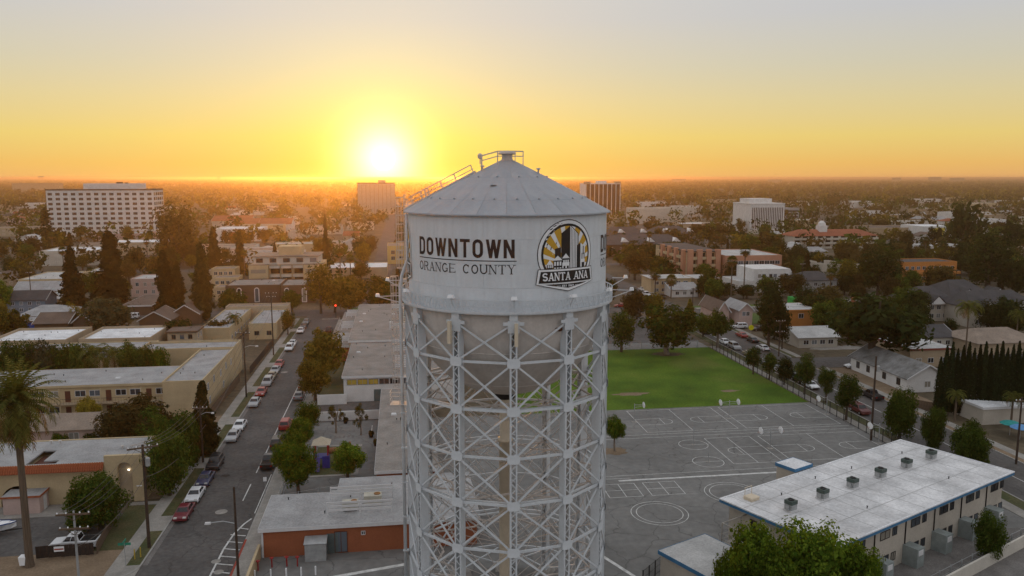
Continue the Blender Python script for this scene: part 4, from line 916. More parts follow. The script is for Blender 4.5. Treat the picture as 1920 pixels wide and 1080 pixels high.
# ---- classroom block, lower right (turned 26 degrees)
CB = thing('classroom_block', 'long two storey classroom block with white roof and blue fascia', 'building', *at(1566, 1030, 6.0), 0, R(26)); CL, CD, CH = 38.5, 15.4, 5.9
ob('wall', MB().box(.8, .9, 0, CL - .9, CD - .8, CH).mesh('wall', WM['stucco']), CB)
rf = ob('roof', MB().box(0, 0, CH, CL, CD, CH + .22).mesh('roof', pmat('roof_membrane', (.40, .40, .40), .85, .16, .22, c2=(.76, .76, .76), fine=.12)), CB)
f = MB()
for a in ((-.04, -.04, CL + .04, 0), (-.04, CD, CL + .04, CD + .04), (-.04, 0, 0, CD), (CL, 0, CL + .04, CD)): f.box(a[0], a[1], CH - .18, a[2], a[3], CH + .16)
ob('fascia', f.mesh('fascia', M_blue), CB)
f = MB()
for a in ((-.06, -.06, CL + .06, .14), (-.06, CD - .14, CL + .06, CD + .06), (-.06, .14, .14, CD - .14), (CL - .14, .14, CL + .06, CD - .14)): f.box(a[0], a[1], CH + .16, a[2], a[3], CH + .30)
ob('roof_edge', f.mesh('roof_edge', RM['white']), CB)
for i in range(6):
    x = 4.5 + i * 6.2
    for z in (.9, 3.9):
        window(CB, 'S', x, .9, z, 1.9, 1.0, M_iron); window(CB, 'S', x + 1.9, .9, z, .9, 1.0, M_iron)
    if i: ob('downpipe', MB().box(x - 2.15, .78, 0, x - 2.05, .89, CH - .2).mesh('downpipe', M_dark), CB)
    ob('wall_lamp', MB().box(-.12, -.3, 0, .12, 0, .16).mesh('wall_lamp', M_iron), CB, (x + .3, .9, CH - .35))
    b = ob('entry_porch', MB().box(x - 2.4, -.9, 0, x - .95, .88, 2.3).mesh('entry_porch', pmat('porch_grey_green', (.24, .27, .26), .8, .1, 1)), CB)
    ob('porch_vent', MB().box(x - 2.2, -.96, 1.5, x - 1.3, -.9, 2.1).mesh('porch_vent', M_trim), b)
lan = MB()
for (x, y) in ((-3.4, 6), (-3.4, 12), (-.2, 6), (-.2, 12)): lan.bar((x, y, 0), (x, y, 5.2), .12)
lan.box(-3.5, 6, 2.7, .78, 12, 2.85)
for z in (3.3, 3.9): lan.bar((-3.4, 6, z), (-3.4, 12, z), .06); lan.bar((-3.4, 12, z), (.7, 12, z), .06); lan.bar((-3.4, 6, z), (.7, 6, z), .06)
lan.bar((-3.4, 12, 5.2), (.7, 12, 5.2), .1); lan.bar((-3.4, 6, 5.2), (.7, 6, 5.2), .1); lan.bar((-3.4, 6, 5.2), (-3.4, 12, 5.2), .1)
for i in range(9): lan.box(-3.2 + .28 * i, 4.6, 2.5 - .27 * i, -2.9 + .28 * i, 5.9, 2.6 - .27 * i)
ob('stair_landing', lan.mesh('stair_landing', pmat('landing_steel', (.30, .28, .25), .8, .12, 1)), CB); door(CB, 'W', .79, 9.2, 2.86, 1.0, 2.1, M_trim); window(CB, 'W', .79, 11, 3.6, 1.0, 1.3, M_wood)
ca, sa = math.cos(R(26)), math.sin(R(26)); bx, by = CB.location.x, CB.location.y
def cbw(x, y): return bx + x * ca - y * sa, by + x * sa + y * ca
for i, nm in enumerate(('nearest', 'second nearest', 'third nearest', 'middle', 'second farthest', 'farthest')):
    X, Y = cbw(4.2 + i * 6.0, 8.6); hvac(X, Y, CH + .22, f'green hooded air unit on the classroom block roof, {nm} in its row', s=.7).rotation_euler = (0, 0, R(26))
X, Y = cbw(3.0, 13.2); t = thing('roof_hatch', 'small cream roof hatch on the classroom block corner', 'roof hatch', X, Y, CH + .22, R(26)); ob('hatch_box', MB().box(-.7, -.6, 0, .7, .6, .3).mesh('hatch_box', M_cream), t); ob('hatch_lid', MB().box(-.75, -.65, .3, .75, .65, .42, 0, .06, .06).mesh('hatch_lid', M_cream), t); ob('guard_rail', MB().bar((.6, .5, .4), (.6, .5, 1.4), .05).bar((-.6, .5, .4), (-.6, .5, 1.4), .05).bar((-.6, .5, 1.4), (.6, .5, 1.4), .05).mesh('guard_rail', M_cream), t)
t = flat('stair_tower', 'small white roofed stair tower behind the classroom block', 0, 0, 3.4, 2.8, 6.4, WM['stucco'], RM['white'], over=.12, fascia=M_blue); X, Y = cbw(14.5, CD + .3); t.location = (X, Y, 0); t.rotation_euler = (0, 0, R(26))
t = flat('annex_building', 'low annex with white roof and blue edge beside the classroom block', 0, 0, 7, 8, 3.1, WM['stucco'], RM['light'], over=.2, fascia=M_blue); X, Y = at(1239, 1035, 3.2); X, Y = X + 8 * sa, Y - 8 * ca; t.location = (X, Y, 0); t.rotation_euler = (0, 0, R(26))
wl = ob('boundary_wall', MB().box(0, 0, 0, 46, .25, 1.5).mesh('boundary_wall', WM['pale']), None, (*cbw(5, -5.2), 0), R(26)); tag(wl, 'pale boundary wall running below the classroom block', 'wall')
wk = struct('concrete_path', MB().box(0, 0, -.05, 60, 3, .08).mesh('concrete_path', M_conc), (*cbw(8, -15), 0), R(26))
for k in range(12): ob('roof_seam', MB().box(1.6 + k * 3.2, .2, CH + .221, 1.68 + k * 3.2, CD - .2, CH + .232).mesh('roof_seam', RM['light']), CB)
for k in range(3): ob('roof_seam', MB().box(.2, 3.6 + k * 4.2, CH + .233, CL - .2, 3.68 + k * 4.2, CH + .243).mesh('roof_seam', RM['light']), CB)
vpm = MB().tube([(0, 0, 0), (0, 0, .25)], .06, 6).lathe([(.11, .25), (.1, .3), (.01, .33)], 8).mesh('vent_pipe', M_dark)
for x, y in ((7, 12), (12, 4), (15, 13), (22, 12.5), (29, 3.5), (33, 12)): ob('vent_pipe', vpm, CB, (x, y, CH + .22))
# ---- school, left of the tower
S1 = flat('school_building', 'low brick school building with grey roof at the bottom', -16.6, 91.0, 8.5, 100.4, 3.4, WM['brick'], RM['grey'], over=.35, fascia=M_trim)
ob('corner_trim', MB().box(-.06, -.06, 0, .14, -.01, 3.2).mesh('corner_trim', M_trim), S1); door(S1, 'S', 8.0, 0, 0, 1.3, 2.5, M_gdoor); window(S1, 'S', 11.6, 0, 2.1, .5, .5); window(S1, 'S', 9.0, -.02, .1, 1.5, 2.6, M_door)
flat('school_wing', 'grey roofed back wing behind the brick school building', -8.4, 100.8, 8.5, 105.4, 3.3, WM['brick'], RM['grey'], over=.3, fascia=M_trim)
S2 = flat('school_wing', 'long narrow grey roofed wing with a brick end wall beside the tower', -3.9, 107.6, 4.5, 151, 3.4, WM['brick'], RM['school'], over=.25, fascia=M_trim); ob('vent_cover', MB().lathe([(.01, .05), (.3, .05), (.3, 0)], 12).mesh('vent_cover', M_whitep), S2, (2.0, -.05, 2.2)).rotation_euler = (R(90), 0, 0)
S3 = flat('school_hall', 'large school hall with pinkish roof, white front and yellow window blinds', -11.6, 156, 12, 188, 5.0, WM['white'], RM['school'], over=.3, fascia=M_trim)
M_blind = pmat('yellow_blind', (.42, .30, .05), .7, .1, 1)  # plain yellow for the blinds in the hall windows
for i in range(6):
    w_ = window(S3, 'S', 1.6 + i * 2.1, 0, 3.4, 2.0, 1.2, M_metal)
    if i in (0, 1, 2): ob('blind', MB().box(-.85, -.045, .12, .85, -.03, 1.05).mesh('blind', M_blind), w_)
door(S3, 'S', 6.6, 0, 0, 1.5, 2.4, M_gdoor)
S3b = flat('school_hall', 'higher far half of the pinkish roofed school hall', -12.4, 188.3, 12, 243, 5.5, WM['beige'], RM['school'], over=.25, fascia=M_trim)
flat('school_wing', 'low lean-to wing along the left street side of the hall', -16.6, 192, -12.6, 241, 3.6, WM['brick'], RM['school'], over=.25, fascia=M_trim)
def screen(label, x0, y0, x1, y1, z, units, h=1.5):
    t = thing('roof_screen', label, 'equipment screen', x0, y0, z); W_, D_ = x1 - x0, y1 - y0
    for (x, y) in ((0, 0), (W_ / 2, 0), (W_, 0), (0, D_), (W_, D_), (W_ / 2, D_)): ob('post', MB().box(x - .07, y - .07, 0, x + .07, y + .07, h + .2).mesh('post', M_trim), t)
    for zz in (h * .35, h * .65, h * .95):
        sme = MB().box(.08, -.04, zz, W_ / 2 - .08, .04, zz + .28).mesh('slat', M_trim)
        for (x, y) in ((0, 0), (W_ / 2, 0), (0, D_), (W_ / 2, D_)): ob('slat', sme, t, (x, y, 0))
    for i, (ux, uy, s) in enumerate(units):
        a = thing('air_handler', label.replace('white slatted screen', f'{("first", "second", "third", "fourth")[i]} air handler inside the screen')[:120], 'air handler', x0 + ux, y0 + uy, z)
        ob('casing', MB().box(-1.2 * s, -.8 * s, .25, 1.2 * s, .8 * s, 1.35 * s).mesh('casing', pmat('cream_casing', (.45, .43, .36), .7, .1, 1)), a); ob('fan', MB().lathe([(.45 * s, 1.35 * s), (.45 * s, 1.45 * s), (.01, 1.42 * s)], 12).mesh('fan', pmat('rusty_fan', (.25, .12, .04), .8, .2, 2)), a, (.6 * s, 0, 0)); ob('skid', MB().box(-1.0 * s, -.7 * s, 0, 1.0 * s, .7 * s, .25).mesh('skid', M_dark), a)
    return t
screen('white slatted screen on the brick school roof', -9.3, 93.4, -1.6, 98.2, 3.65, ((2.6, 1.6, .8), (5.3, 3.1, .9)))
screen('white slatted screen on the near hall roof, front one', -1.5, 160, 4.5, 166, 5.25, ((4.2, 3, .8),)); screen('white slatted screen on the near hall roof, back one', -2, 176, 4.5, 183, 5.25, ((4.4, 3.5, .8),))
screen('white slatted screen round four units on the far hall roof', -3, 201, 4.8, 232, 5.75, ((4.4, 6, .8), (4.4, 13, .8), (4.4, 20, .8), (4.4, 27, .8)))
for i, y in enumerate((196, 213, 232)): screen(f'white slatted screen on the lean-to roof, {("nearest", "middle", "farthest")[i]} of three', -15.9, y, -13.1, y + 5, 3.85, (), 1.2)
for nm, x0, x1, y, h in (('short white wall beside the school hall', -16.6, -11.0, 154.6, 2.0), ('long white wall behind the play yard', -16.4, -4.2, 143.9, 1.7)): tag(ob('garden_wall', MB().box(0, 0, 0, x1 - x0, .25, h).mesh('garden_wall', WM['white']), None, (x0, y, 0)), nm, 'wall')
t = thing('storage_shed', 'grey metal storage shed against the brick school wall', 'shed', -11.6, 89.2); ob('wall', MB().box(0, 0, 0, 2.4, 1.4, 2.2).mesh('wall', M_metal), t); ob('roof', MB().poly([(-.1, -.15, 2.2), (2.5, -.15, 2.2), (2.5, 1.55, 2.5), (-.1, 1.55, 2.5)]).poly([(-.1, -.15, 2.15), (-.1, 1.55, 2.45), (2.5, 1.55, 2.45), (2.5, -.15, 2.15)]).mesh('roof', M_metal), t)
tag(ob('garden_wall', MB().box(0, 0, 0, .3, 9, 1.7).mesh('garden_wall', WM['cream']), None, (-17.1, 82, 0)), 'cream wall at the left corner of the brick school', 'wall')
# ---- Spanish style building at the left
SB = thing('spanish_building', 'cream Spanish style building with red tile strip and tall arched niche', 'building', -75, 110.7)
def arch_wall(mb, x0, x1, h, ax, aw, ah, y0, y1, m=0, n=12):
    "wall x0..x1 with a round-headed opening centred at ax"
    r = aw / 2; zs_ = ah - r
    mb.box(x0, y0, 0, ax - r, y1, h, m); mb.box(ax + r, y0, 0, x1, y1, h, m)
    for i in range(n):
        a, b = math.pi * i / n, math.pi * (i + 1) / n; xa, xb = ax + r * math.cos(a), ax + r * math.cos(b); za, zb = zs_ + r * math.sin(a), zs_ + r * math.sin(b)
        for y in (y0, y1): mb.poly([(xa, y, za), (xa, y, h), (xb, y, h), (xb, y, zb)][::(1 if y == y0 else -1)], m)
        mb.poly([(xa, y0, za), (xb, y0, zb), (xb, y1, zb), (xa, y1, za)], m)
    mb.poly([(ax - r, y0, h), (ax + r, y0, h), (ax + r, y1, h), (ax - r, y1, h)], m)
w = MB(); arch_wall(w, 0, 34.6, 5.6, 23.4, 4.4, 2.9, 0, .3); w.box(0, 10.8, 0, 39.6, 11.1, 5.6); w.box(0, .3, 0, .3, 10.8, 5.6); w.box(39.3, .3, 0, 39.6, 10.8, 5.6); w.box(.3, .3, 4.4, 39.3, 10.8, 4.6)
ob('wall', w.mesh('wall', WM['cream']), SB)
w = MB(); arch_wall(w, 34.6, 39.6, 6.6, 37.2, 1.9, 5.6, -.25, .3); ob('niche_wall', w.mesh('niche_wall', WM['cream']), SB); ob('niche_back', MB().box(36.2, .31, 0, 38.2, .35, 5.6).mesh('niche_back', WM['tan']), SB)
ob('niche_lamp', MB().lathe([(.01, 0), (.11, .04), (.11, .16), (.01, .2)], 10).mesh('niche_lamp', emitmat('lamp_glow', (1, .93, .8), 6)), SB, (37.6, .12, 4.3))
ob('garage_recess', MB().box(20.8, 4.2, 0, 26, 4.3, 3.2).mesh('garage_recess', M_dark), SB)
rfm = MB(); hx0, hx1, hy0, hy1 = 24.2, 26.0, .9, 6.5
for a in ((.3, .3, hx0, 10.8), (hx1 + 2, .3, 39.3, 10.8), (hx0, hy1, hx1 + 2, 10.8), (hx1, hy0 + 1.3, hx1 + 2, hy1), (hx0, .3, hx1 + 2, hy0)): rfm.box(a[0], a[1], 5.3, a[2], a[3], 5.5)
ob('roof', rfm.mesh('roof', RM['grey']), SB); ob('light_well', MB().box(hx0 - .1, hy0 - .1, 4.6, hx1 + 2.1, hy1 + .1, 4.66).mesh('light_well', M_door), SB)
tl = MB().poly([(0, 0, 0), (.30, 0, 0), (.30, .75, .95), (0, .75, .95)]).tube([(.07, -.02, .05), (.07, .74, 1.0)], .085, 6).mesh('tile', M_tile)
for i in range(113): ob('tile', tl, SB, (.3 + i * .303, -.85, 4.75))
for x in (12.2, 3.5): window(SB, 'S', x, 0, 2.9, 2.4, 1.3)
sd = ob('tile_edge', MB().poly([(39.3, 4, 5.75), (40.6, 4, 4.9), (40.6, 11.1, 4.9), (39.3, 11.1, 5.75)]).poly([(39.3, 4, 5.6), (39.3, 11.1, 5.6), (40.6, 11.1, 4.75), (40.6, 4, 4.75)]).mesh('tile_edge', M_tile), SB)
ob('house_number', MB().box(38.6, -.28, 2.1, 39.3, -.255, 2.25).mesh('house_number', M_whitep), SB)
for x, y in ((16, 6.5), (24, 9.6), (25.2, 9.6), (35, 6)): ob('roof_vent', mush, SB, (x, y, 5.5))
t = thing('utility_shed', 'pink shed with red edged roof before the Spanish style building', 'shed', -52.3, 107.9); ob('wall', MB().box(0, 0, 0, 4.5, 2.7, 2.4).mesh('wall', WM['pink']), t); ob('roof', MB().box(-.15, -.15, 2.4, 4.65, 2.75, 2.5).mesh('roof', RM['grey']), t); ob('fascia', MB().box(-.2, -.2, 2.3, 4.7, -.15, 2.55).box(4.65, -.15, 2.3, 4.7, 2.75, 2.55).mesh('fascia', M_tile), t); door(t, 'E', 4.5, 1.6, 0, .9, 2.0, M_trim)
# ---- two storey walkway apartments
AP = flat('apartment_building', 'two storey cream apartments with an outdoor walkway and brown doors', -96, 152.6, -44, 165.5, 5.9, WM['cream'], RM['grey'], over=.35, fascia=WM['cream'])
for zf in (0, 2.95):
    for k in range(7):
        x = 4 + k * 7.1; window(AP, 'S', x, 0, zf + 1.0, 1.9, 1.15); door(AP, 'S', x + 2.4, 0, zf + .05); window(AP, 'S', x + 4.6, 0, zf + 1.0, 1.9, 1.15)
wk_ = MB().box(0, -1.5, 2.75, 52, -.01, 2.93)
ob('walkway', wk_.mesh('walkway', WM['tan']), AP)
rl = MB(); rl.bar((0, -1.45, 3.9), (52, -1.45, 3.9), .05)
for x in np.arange(0, 52.1, .5): rl.bar((x, -1.45, 2.93), (x, -1.45, 3.9), .025)
ob('railing', rl.mesh('railing', M_iron), AP)
for x in np.arange(5.5, 52, 7.1): ob('post', MB().box(-.1, -1.5, 0, .1, -1.3, 5.75).mesh('post', WM['cream']), AP, (x, 0, 0))
AW = flat('apartment_wing', 'end wing of the walkway apartments facing the left street', -43.9, 150.3, -36.8, 178.9, 6.5, WM['cream'], RM['grey'], par=.35)
for y, z in ((4, 3.9), (9, 4.2), (15, 3.9), (20, 4.2), (25, 3.9), (5, 1), (17, 1)): window(AW, 'E', 7.1, y, z, 1.1, 1.4)
flat('apartment_wing', 'back wing of the walkway apartments with a parapet', -57, 179.2, -36.8, 187.5, 6.5, WM['cream'], RM['grey'], par=.5)
gable('brown_house', 'low house with brown shingle roof behind the Spanish style building', -62, 135.8, -46, 144.6, 2.9, 1.4, 'x', WM['pink'], RM['tan'], hip=3.5)
bh = [o for o in COL.objects if o.name == 'brown_house'][0]; window(bh, 'S', 8, 0, 1.1, 1.6, 1.2); window(bh, 'S', 12, 0, 1.1, 2.0, 1.2, M_wood)
flat('courtyard_apartments', 'long low grey roofed apartments behind the courtyard trees', -100, 181, -58.2, 199, 4.8, WM['cream'], RM['grey'], par=.25)
flat('white_roof_building', 'left of two flat buildings with bright white roofs', -97, 199.3, -79.4, 216, 5.2, WM['tan'], RM['white'], par=.6); flat('white_roof_building', 'right of two flat buildings with bright white roofs', -76.6, 199.3, -60.2, 215.5, 5.2, WM['tan'], RM['white'], par=.6)
t = flat('box_house', 'small two storey beige box house left of the street', -58.5, 207, -51.5, 213.5, 5.4, WM['beige'], RM['brown'], over=.3, fascia=WM['brown']); facade(t, 'S', .5, 6.5, 3, (1, 3.6), 1.0, 1.2, 0, M_wood); facade(t, 'E', .5, 6, 2, (1, 3.6), 1.0, 1.2, 7)
t = flat('row_apartments', 'low beige apartment row with grey roof, left of two beside the street', -52.5, 214.5, -45, 246, 4.6, WM['cream'], RM['grey'], par=.3); facade(t, 'E', 1, 30, 7, (1.2,), 1.4, 1.2, 7.5)
t = flat('row_apartments', 'low beige apartment row with grey roof, right of two beside the street', -41.5, 222, -34.2, 246, 4.2, WM['cream'], RM['grey'], par=.3); facade(t, 'S', .5, 7, 2, (1.2,), 1.3, 1.2, 0, M_wood)
flat('beige_annex', 'beige flat building closing the apartment rows', -52.5, 246.4, -34.2, 252, 5.2, WM['beige'], RM['tan'], par=.3)
def rb(pl, pr, py, z): (xa, ya), (xb, yb) = at(pl, py, z), at(pr, py, z); return xa, (ya + yb) / 2, xb
def pflat(name, label, pl, pr, py, h, dep, wall, roof, win=None, **k):
    "building read off the photograph by its near roof edge"
    x0, y, x1 = rb(pl, pr, py, h); t = flat(name, label, x0, y, x1, y + dep, h, WM[wall], RM[roof], **k)
    if win: facade(t, 'S', .8, x1 - x0 - .8, win[0], win[1], win[2], win[3], 0, pane=depth(x0, y) < 420)
    return t
def pgab(name, label, pl, pr, py, h, dep, rise, axis, wall, roof, win=None, **k):
    x0, y, x1 = rb(pl, pr, py, h); t = gable(name, label, x0, y, x1, y + dep, h, rise, axis, WM[wall], RM[roof], **k)
    if win: facade(t, 'S', .8, x1 - x0 - .8, win[0], win[1], win[2], win[3], 0, pane=depth(x0, y) < 420)
    return t
pflat('apartment_building', 'cream two storey flats with pale grey roof behind the dark conifers', 36, 118, 525, 5.8, 26, 'cream', 'light', (5, (1, 3.7), 1.5, 1.2)); pflat('apartment_building', 'cream flats half hidden between the two tallest conifers', 152, 196, 513, 5.8, 24, 'cream', 'light', (3, (1, 3.7), 1.5, 1.2))
pgab('grey_house', 'grey gabled two storey house below the cream flats', 28, 110, 545, 4.6, 11, 2.6, 'x', 'tan', 'grey', (4, (1, ), 1.2, 1.2)); pgab('blue_house', 'blue grey house with white windows at the far left', 12, 82, 562, 4.8, 9, 2.4, 'x', 'bluegrey', 'dark', (4, (.9, 3.0), 1.1, 1.2))
pgab('pale_roof_house', 'house with a pale hipped roof beside the conifer', 80, 128, 560, 3.2, 9, 1.6, 'x', 'cream', 'light', hip=3); pgab('grey_house', 'tan house with a grey hipped roof above the tarp shed', 34, 115, 592, 3.3, 15, 2.0, 'x', 'tan', 'grey', (5, (1,), 1.1, 1.1), hip=4)
t = pflat('tarp_shed', 'low shed with a bright blue tarp hanging on it', 8, 62, 604, 2.8, 8, 'brown', 'grey', over=.3, fascia=M_wood); ob('tarp', MB().box(4.2, -.12, .2, 8.2, -.05, 2.6).mesh('tarp', pmat('blue_tarp', (.02, .06, .28), .5, .1, 1)), t)
for lb, pl, pr, py, ax in (('dark brown gabled roof house right of the tarp shed', 66, 124, 606, 'x'), ('dark brown gabled house left of the olive tree', 138, 172, 603, 'y')): pgab('dark_roof_house', lb, pl, pr, py, 3.2, 11, 2.2, ax, 'brown', 'brown')
pgab('dark_roof_house', 'left brown gabled house with white trim behind the white roofs', 262, 318, 600, 3.2, 11, 2.4, 'y', 'brown', 'brown'); pgab('dark_roof_house', 'right brown gabled house with white trim behind the white roofs', 322, 372, 588, 3.4, 12, 2.6, 'y', 'brown', 'brown')
t = pflat('pink_building', 'pinkish arched two storey building between the conifers', 246, 297, 524, 6.5, 14, 'pink', 'light', (3, (1.2, 4.0), 1.2, 1.4)); pflat('covered_walk', 'long low brown covered walkway by the pink building', 230, 282, 574, 3, 24, 'brown', 'brown', over=.3)
MN = pflat('mansard_building', 'dark mansard roofed building with white arched windows', 424, 524, 536, 6.2, 18, 'brown', 'school', par=.3)
def arched(t, x, z0=.4, w=1.7, h=5.2):
    m = MB(); r = w / 2
    for rr, mm, yy in ((r, 0, -.30), (r - .28, 1, -.34)):
        pts = [(x - rr, z0 + (0 if mm == 0 else .3)), (x + rr, z0 + (0 if mm == 0 else .3))] + [(x + rr * math.cos(R(a)), z0 + h - r + rr * math.sin(R(a))) for a in range(0, 181, 15)]
        m.poly([(p[0], yy, p[1]) for p in pts], mm); n = len(pts)
        for i in range(n): a, b = pts[i], pts[(i + 1) % n]; m.poly([(a[0], yy, a[1]), (b[0], yy, b[1]), (b[0], 0, b[1]), (a[0], 0, a[1])], 0)
    return ob('arched_window', m.mesh('arched_window', [M_trim, M_glass]), t)
for x in (4.6, 10.6): arched(MN, x)
MN2 = pflat('mansard_building', 'second dark mansard roofed building partly behind the street trees', 527, 590, 536, 6.2, 18, 'brown', 'school', par=.3)
for x in (2.0, 8.0): arched(MN2, x)
MR = thing('stepped_block', 'cream four storey stepped apartment block with stacked balconies', 'apartment block', *at(468, 552)); xr = at(604, 552)[0] - MR.location.x
ob('wall', MB().box(0, 0, 0, xr * .26, 20, 11).box(xr * .74, 0, 0, xr, 20, 11).box(xr * .26, 4, 0, xr * .74, 20, 11).mesh('wall', WM['cream']), MR); ob('top_floor', MB().box(1.5, 2.5, 11, xr - 1.5, 18, 14).mesh('top_floor', WM['pale']), MR)
ob('roof', MB().box(1, 2, 14, xr - 1, 18.5, 14.3).box(0, 0, 11.002, xr * .26, 2.4, 11.25).box(xr * .74, 0, 11.002, xr, 2.4, 11.25).mesh('roof', RM['tan']), MR); ob('lift_house', MB().box(xr * .38, 6, 14.3, xr * .7, 14, 17.6).mesh('lift_house', WM['cream']), MR)
for z in (1.2, 4.6, 8.0):
    ob('window_band', MB().box(xr * .03, -.05, z, xr * .23, .05, z + 1.4).mesh('window_band', M_glass), MR); ob('window_band', MB().box(xr * .77, -.05, z, xr * .97, .05, z + 1.4).mesh('window_band', M_glass), MR)
    for k in range(3): ob('balcony', MB().box(xr * (.27 + .16 * k), 1.6, z + 1.6, xr * (.41 + .16 * k), 4, z + 1.8).box(xr * (.27 + .16 * k), 1.6, z + 1.8, xr * (.41 + .16 * k), 1.7, z + 2.7).mesh('balcony', WM['pale']), MR); ob('balcony_opening', MB().box(xr * (.28 + .16 * k), 3.95, z - .6, xr * (.40 + .16 * k), 4.05, z + 1.4).mesh('balcony_opening', M_dark), MR)
for k in range(5): ob('terrace_window', MB().box(2.5 + k * 5, 2.4, 11.8, 5 + k * 5, 2.52, 13.4).mesh('terrace_window', M_glass), MR)
for i, (pl, pr, py, h) in enumerate(((396, 440, 505, 9), (398, 446, 522, 7), (402, 444, 540, 5))): pflat('tan_flats', f'tan stepped flats left of the cream balcony block, {("top", "middle", "lowest")[i]} tier', pl, pr, py, h, 9, 'cream', 'tan', (4, (h - 2.2,), 1.3, 1.3))
pflat('long_white_roof', 'long building with a blotched white roof left of the tower ladder', 608, 726, 503, 4.5, 22, 'tan', 'white', par=.3); pflat('yellow_building', 'plain yellowish building half behind the tower ladder', 726, 778, 462, 9, 22, 'yellow', 'tan', (3, (2, 5), 2, 2))
t = pflat('commercial_building', 'white commercial building with brown panels left of centre', 402, 488, 431, 8, 30, 'white', 'white', par=.8); ob('brown_panel', MB().box(10, -.2, 0, 17, -.05, 6.5).mesh('brown_panel', WM['brick']), t)
for lb, pl, pr, py, wl_ in (('red tile roofed hall above the white commercial building', 398, 470, 414, 'pale'), ('small red roofed white gabled hall right of the commercial building', 486, 545, 420, 'white'), ('low red roofed row beside the brown panels', 436, 500, 420, 'white')): pgab('red_roof_hall', lb, pl, pr, py, 7, 26, 4, 'x', wl_, 'red', (8, (2,), 2, 2))
for lb, pl, pr, py in (('pale low flat building under the sun glow', 540, 575, 432), ('pale long flat building under the sun glow', 575, 640, 425), ('small pale building right of the slim conifer', 650, 700, 418)): pflat('pale_building', lb, pl, pr, py, 6, 20, 'pale', 'tan', (5, (2,), 2, 2))
# ---- far office blocks
def office(name, label, pl, pr, pyb, h, dep, wall, roofm):
    xa, ya = at(pl, pyb); xb, yb = at(pr, pyb); y = (ya + yb) / 2
    t = thing(name, label, 'office block', xa, y); w = xb - xa
    ob('wall', MB().box(0, 0, 0, w, dep, h).mesh('wall', wall), t); ob('roof', MB().box(-.3, -.3, h, w + .3, dep + .3, h + .9).mesh('roof', roofm), t); return t, w
WB, w = office('white_office_block', 'broad white office block with a grid of windows, upper left', 98, 288, 443, 34.5, 26, WM['white'], WM['brown'])
bw = w / 14; wme = MB()
for j in range(3): wme.box(-1.55 + j * 1.05, -.06, 0, -.6 + j * 1.05, .02, 1.75)
wme = wme.mesh('window', pmat('bronze_glass', (.07, .035, .02), .3, .2, .3))
for k in range(14):
    for j in range(8): ob('window', wme, WB, (bw * (k + .5), -.02, 5.2 + j * 3.65), scale=(bw / 5.6, 1, 1.08))
sme = MB().box(-.06, -.9, 0, .05, .9, 2.4).mesh('side_window', M_glass)
for k in range(5):
    for j in range(8): ob('side_window', sme, WB, (w + .03, 3 + k * 5, 5 + j * 3.65), scale=(1, 2, 1))
for k in range(15): ob('column', MB().box(-.6, -.5, 0, .6, 0, 4.2).mesh('column', WM['white']), WB, (k * bw, -.02, 0))
ob('penthouse', MB().box(w * .32, 6, 35.4, w * .86, 20, 39.6).mesh('penthouse', WM['white']), WB); ob('roof_plant', MB().box(w * .62, 9, 39.6, w * .67, 12, 40.6).box(w * .7, 9, 39.6, w * .72, 12, 40.3).mesh('roof_plant', M_dark), WB)
O1, w = office('dark_glass_office', 'dark glass office tower with white fins right of the tank', 1097, 1163, 405, 36.5, 30, pmat('brown_glass', (.030, .014, .010), .3, .2, .2), WM['white'])
for k in range(9): ob('fin', MB().box(-.4, -.8, 0, .4, 0, 36.5).mesh('fin', WM['white']), O1, (k * w / 8, -.02, 0))
ob('side_wall', MB().box(-.4, 0, 0, -.02, 30, 36.5).mesh('side_wall', WM['white']), O1); ob('corner_block', MB().box(-1, -.5, 36.5, 5, 8, 39.4).mesh('corner_block', WM['tan']), O1); ob('corner_block', MB().box(w - 5, -.5, 37.4, w + .5, 8, 39.4).mesh('corner_block', WM['tan']), O1); ob('penthouse', MB().box(w * .4, 8, 37.4, w * .65, 20, 40.2).mesh('penthouse', WM['white']), O1)
O2, w = office('white_fin_office', 'white office block with vertical dark slots, right of centre', 1404, 1471, 438, 23, 34, WM['white'], WM['white'])
for k in range(18): ob('slot_window', MB().box(-.34, -.05, 3.6, .34, .05, 20.6).mesh('slot_window', pmat('slot_glass', (.05, .03, .025), .4, .2, .3)), O2, (1.6 + k * (w - 3.2) / 17, -.02, 0))
ob('penthouse', MB().box(2, 8, 23.9, w * .75, 26, 27.4).mesh('penthouse', WM['white']), O2); ob('podium', MB().box(-2, -5, 0, w + 4, -.06, 3).mesh('podium', WM['pale']), O2)
O3, w = office('hazy_slab_block', 'hazy slab block just under the setting sun', 672, 741, 402, 37, 26, WM['stucco'], WM['brown'])
for k in range(10): ob('fin', MB().box(-.3, -.5, 0, .3, 0, 36).mesh('fin', WM['tan']), O3, (k * w / 9, -.02, 0))
ob('penthouse', MB().box(w * .55, 6, 37.9, w * .75, 18, 41).mesh('penthouse', WM['stucco']), O3)
t = pflat('parking_deck', 'bluish parking deck right of the white slotted office', 1473, 1500, 392, 13, 40, 'grey', 'light', par=.8)
for z in (1.5, 4.5, 7.5, 10.3): ob('deck_slot', MB().box(.5, -.06, z, 13, .05, z + 1.4).mesh('deck_slot', M_dark), t)
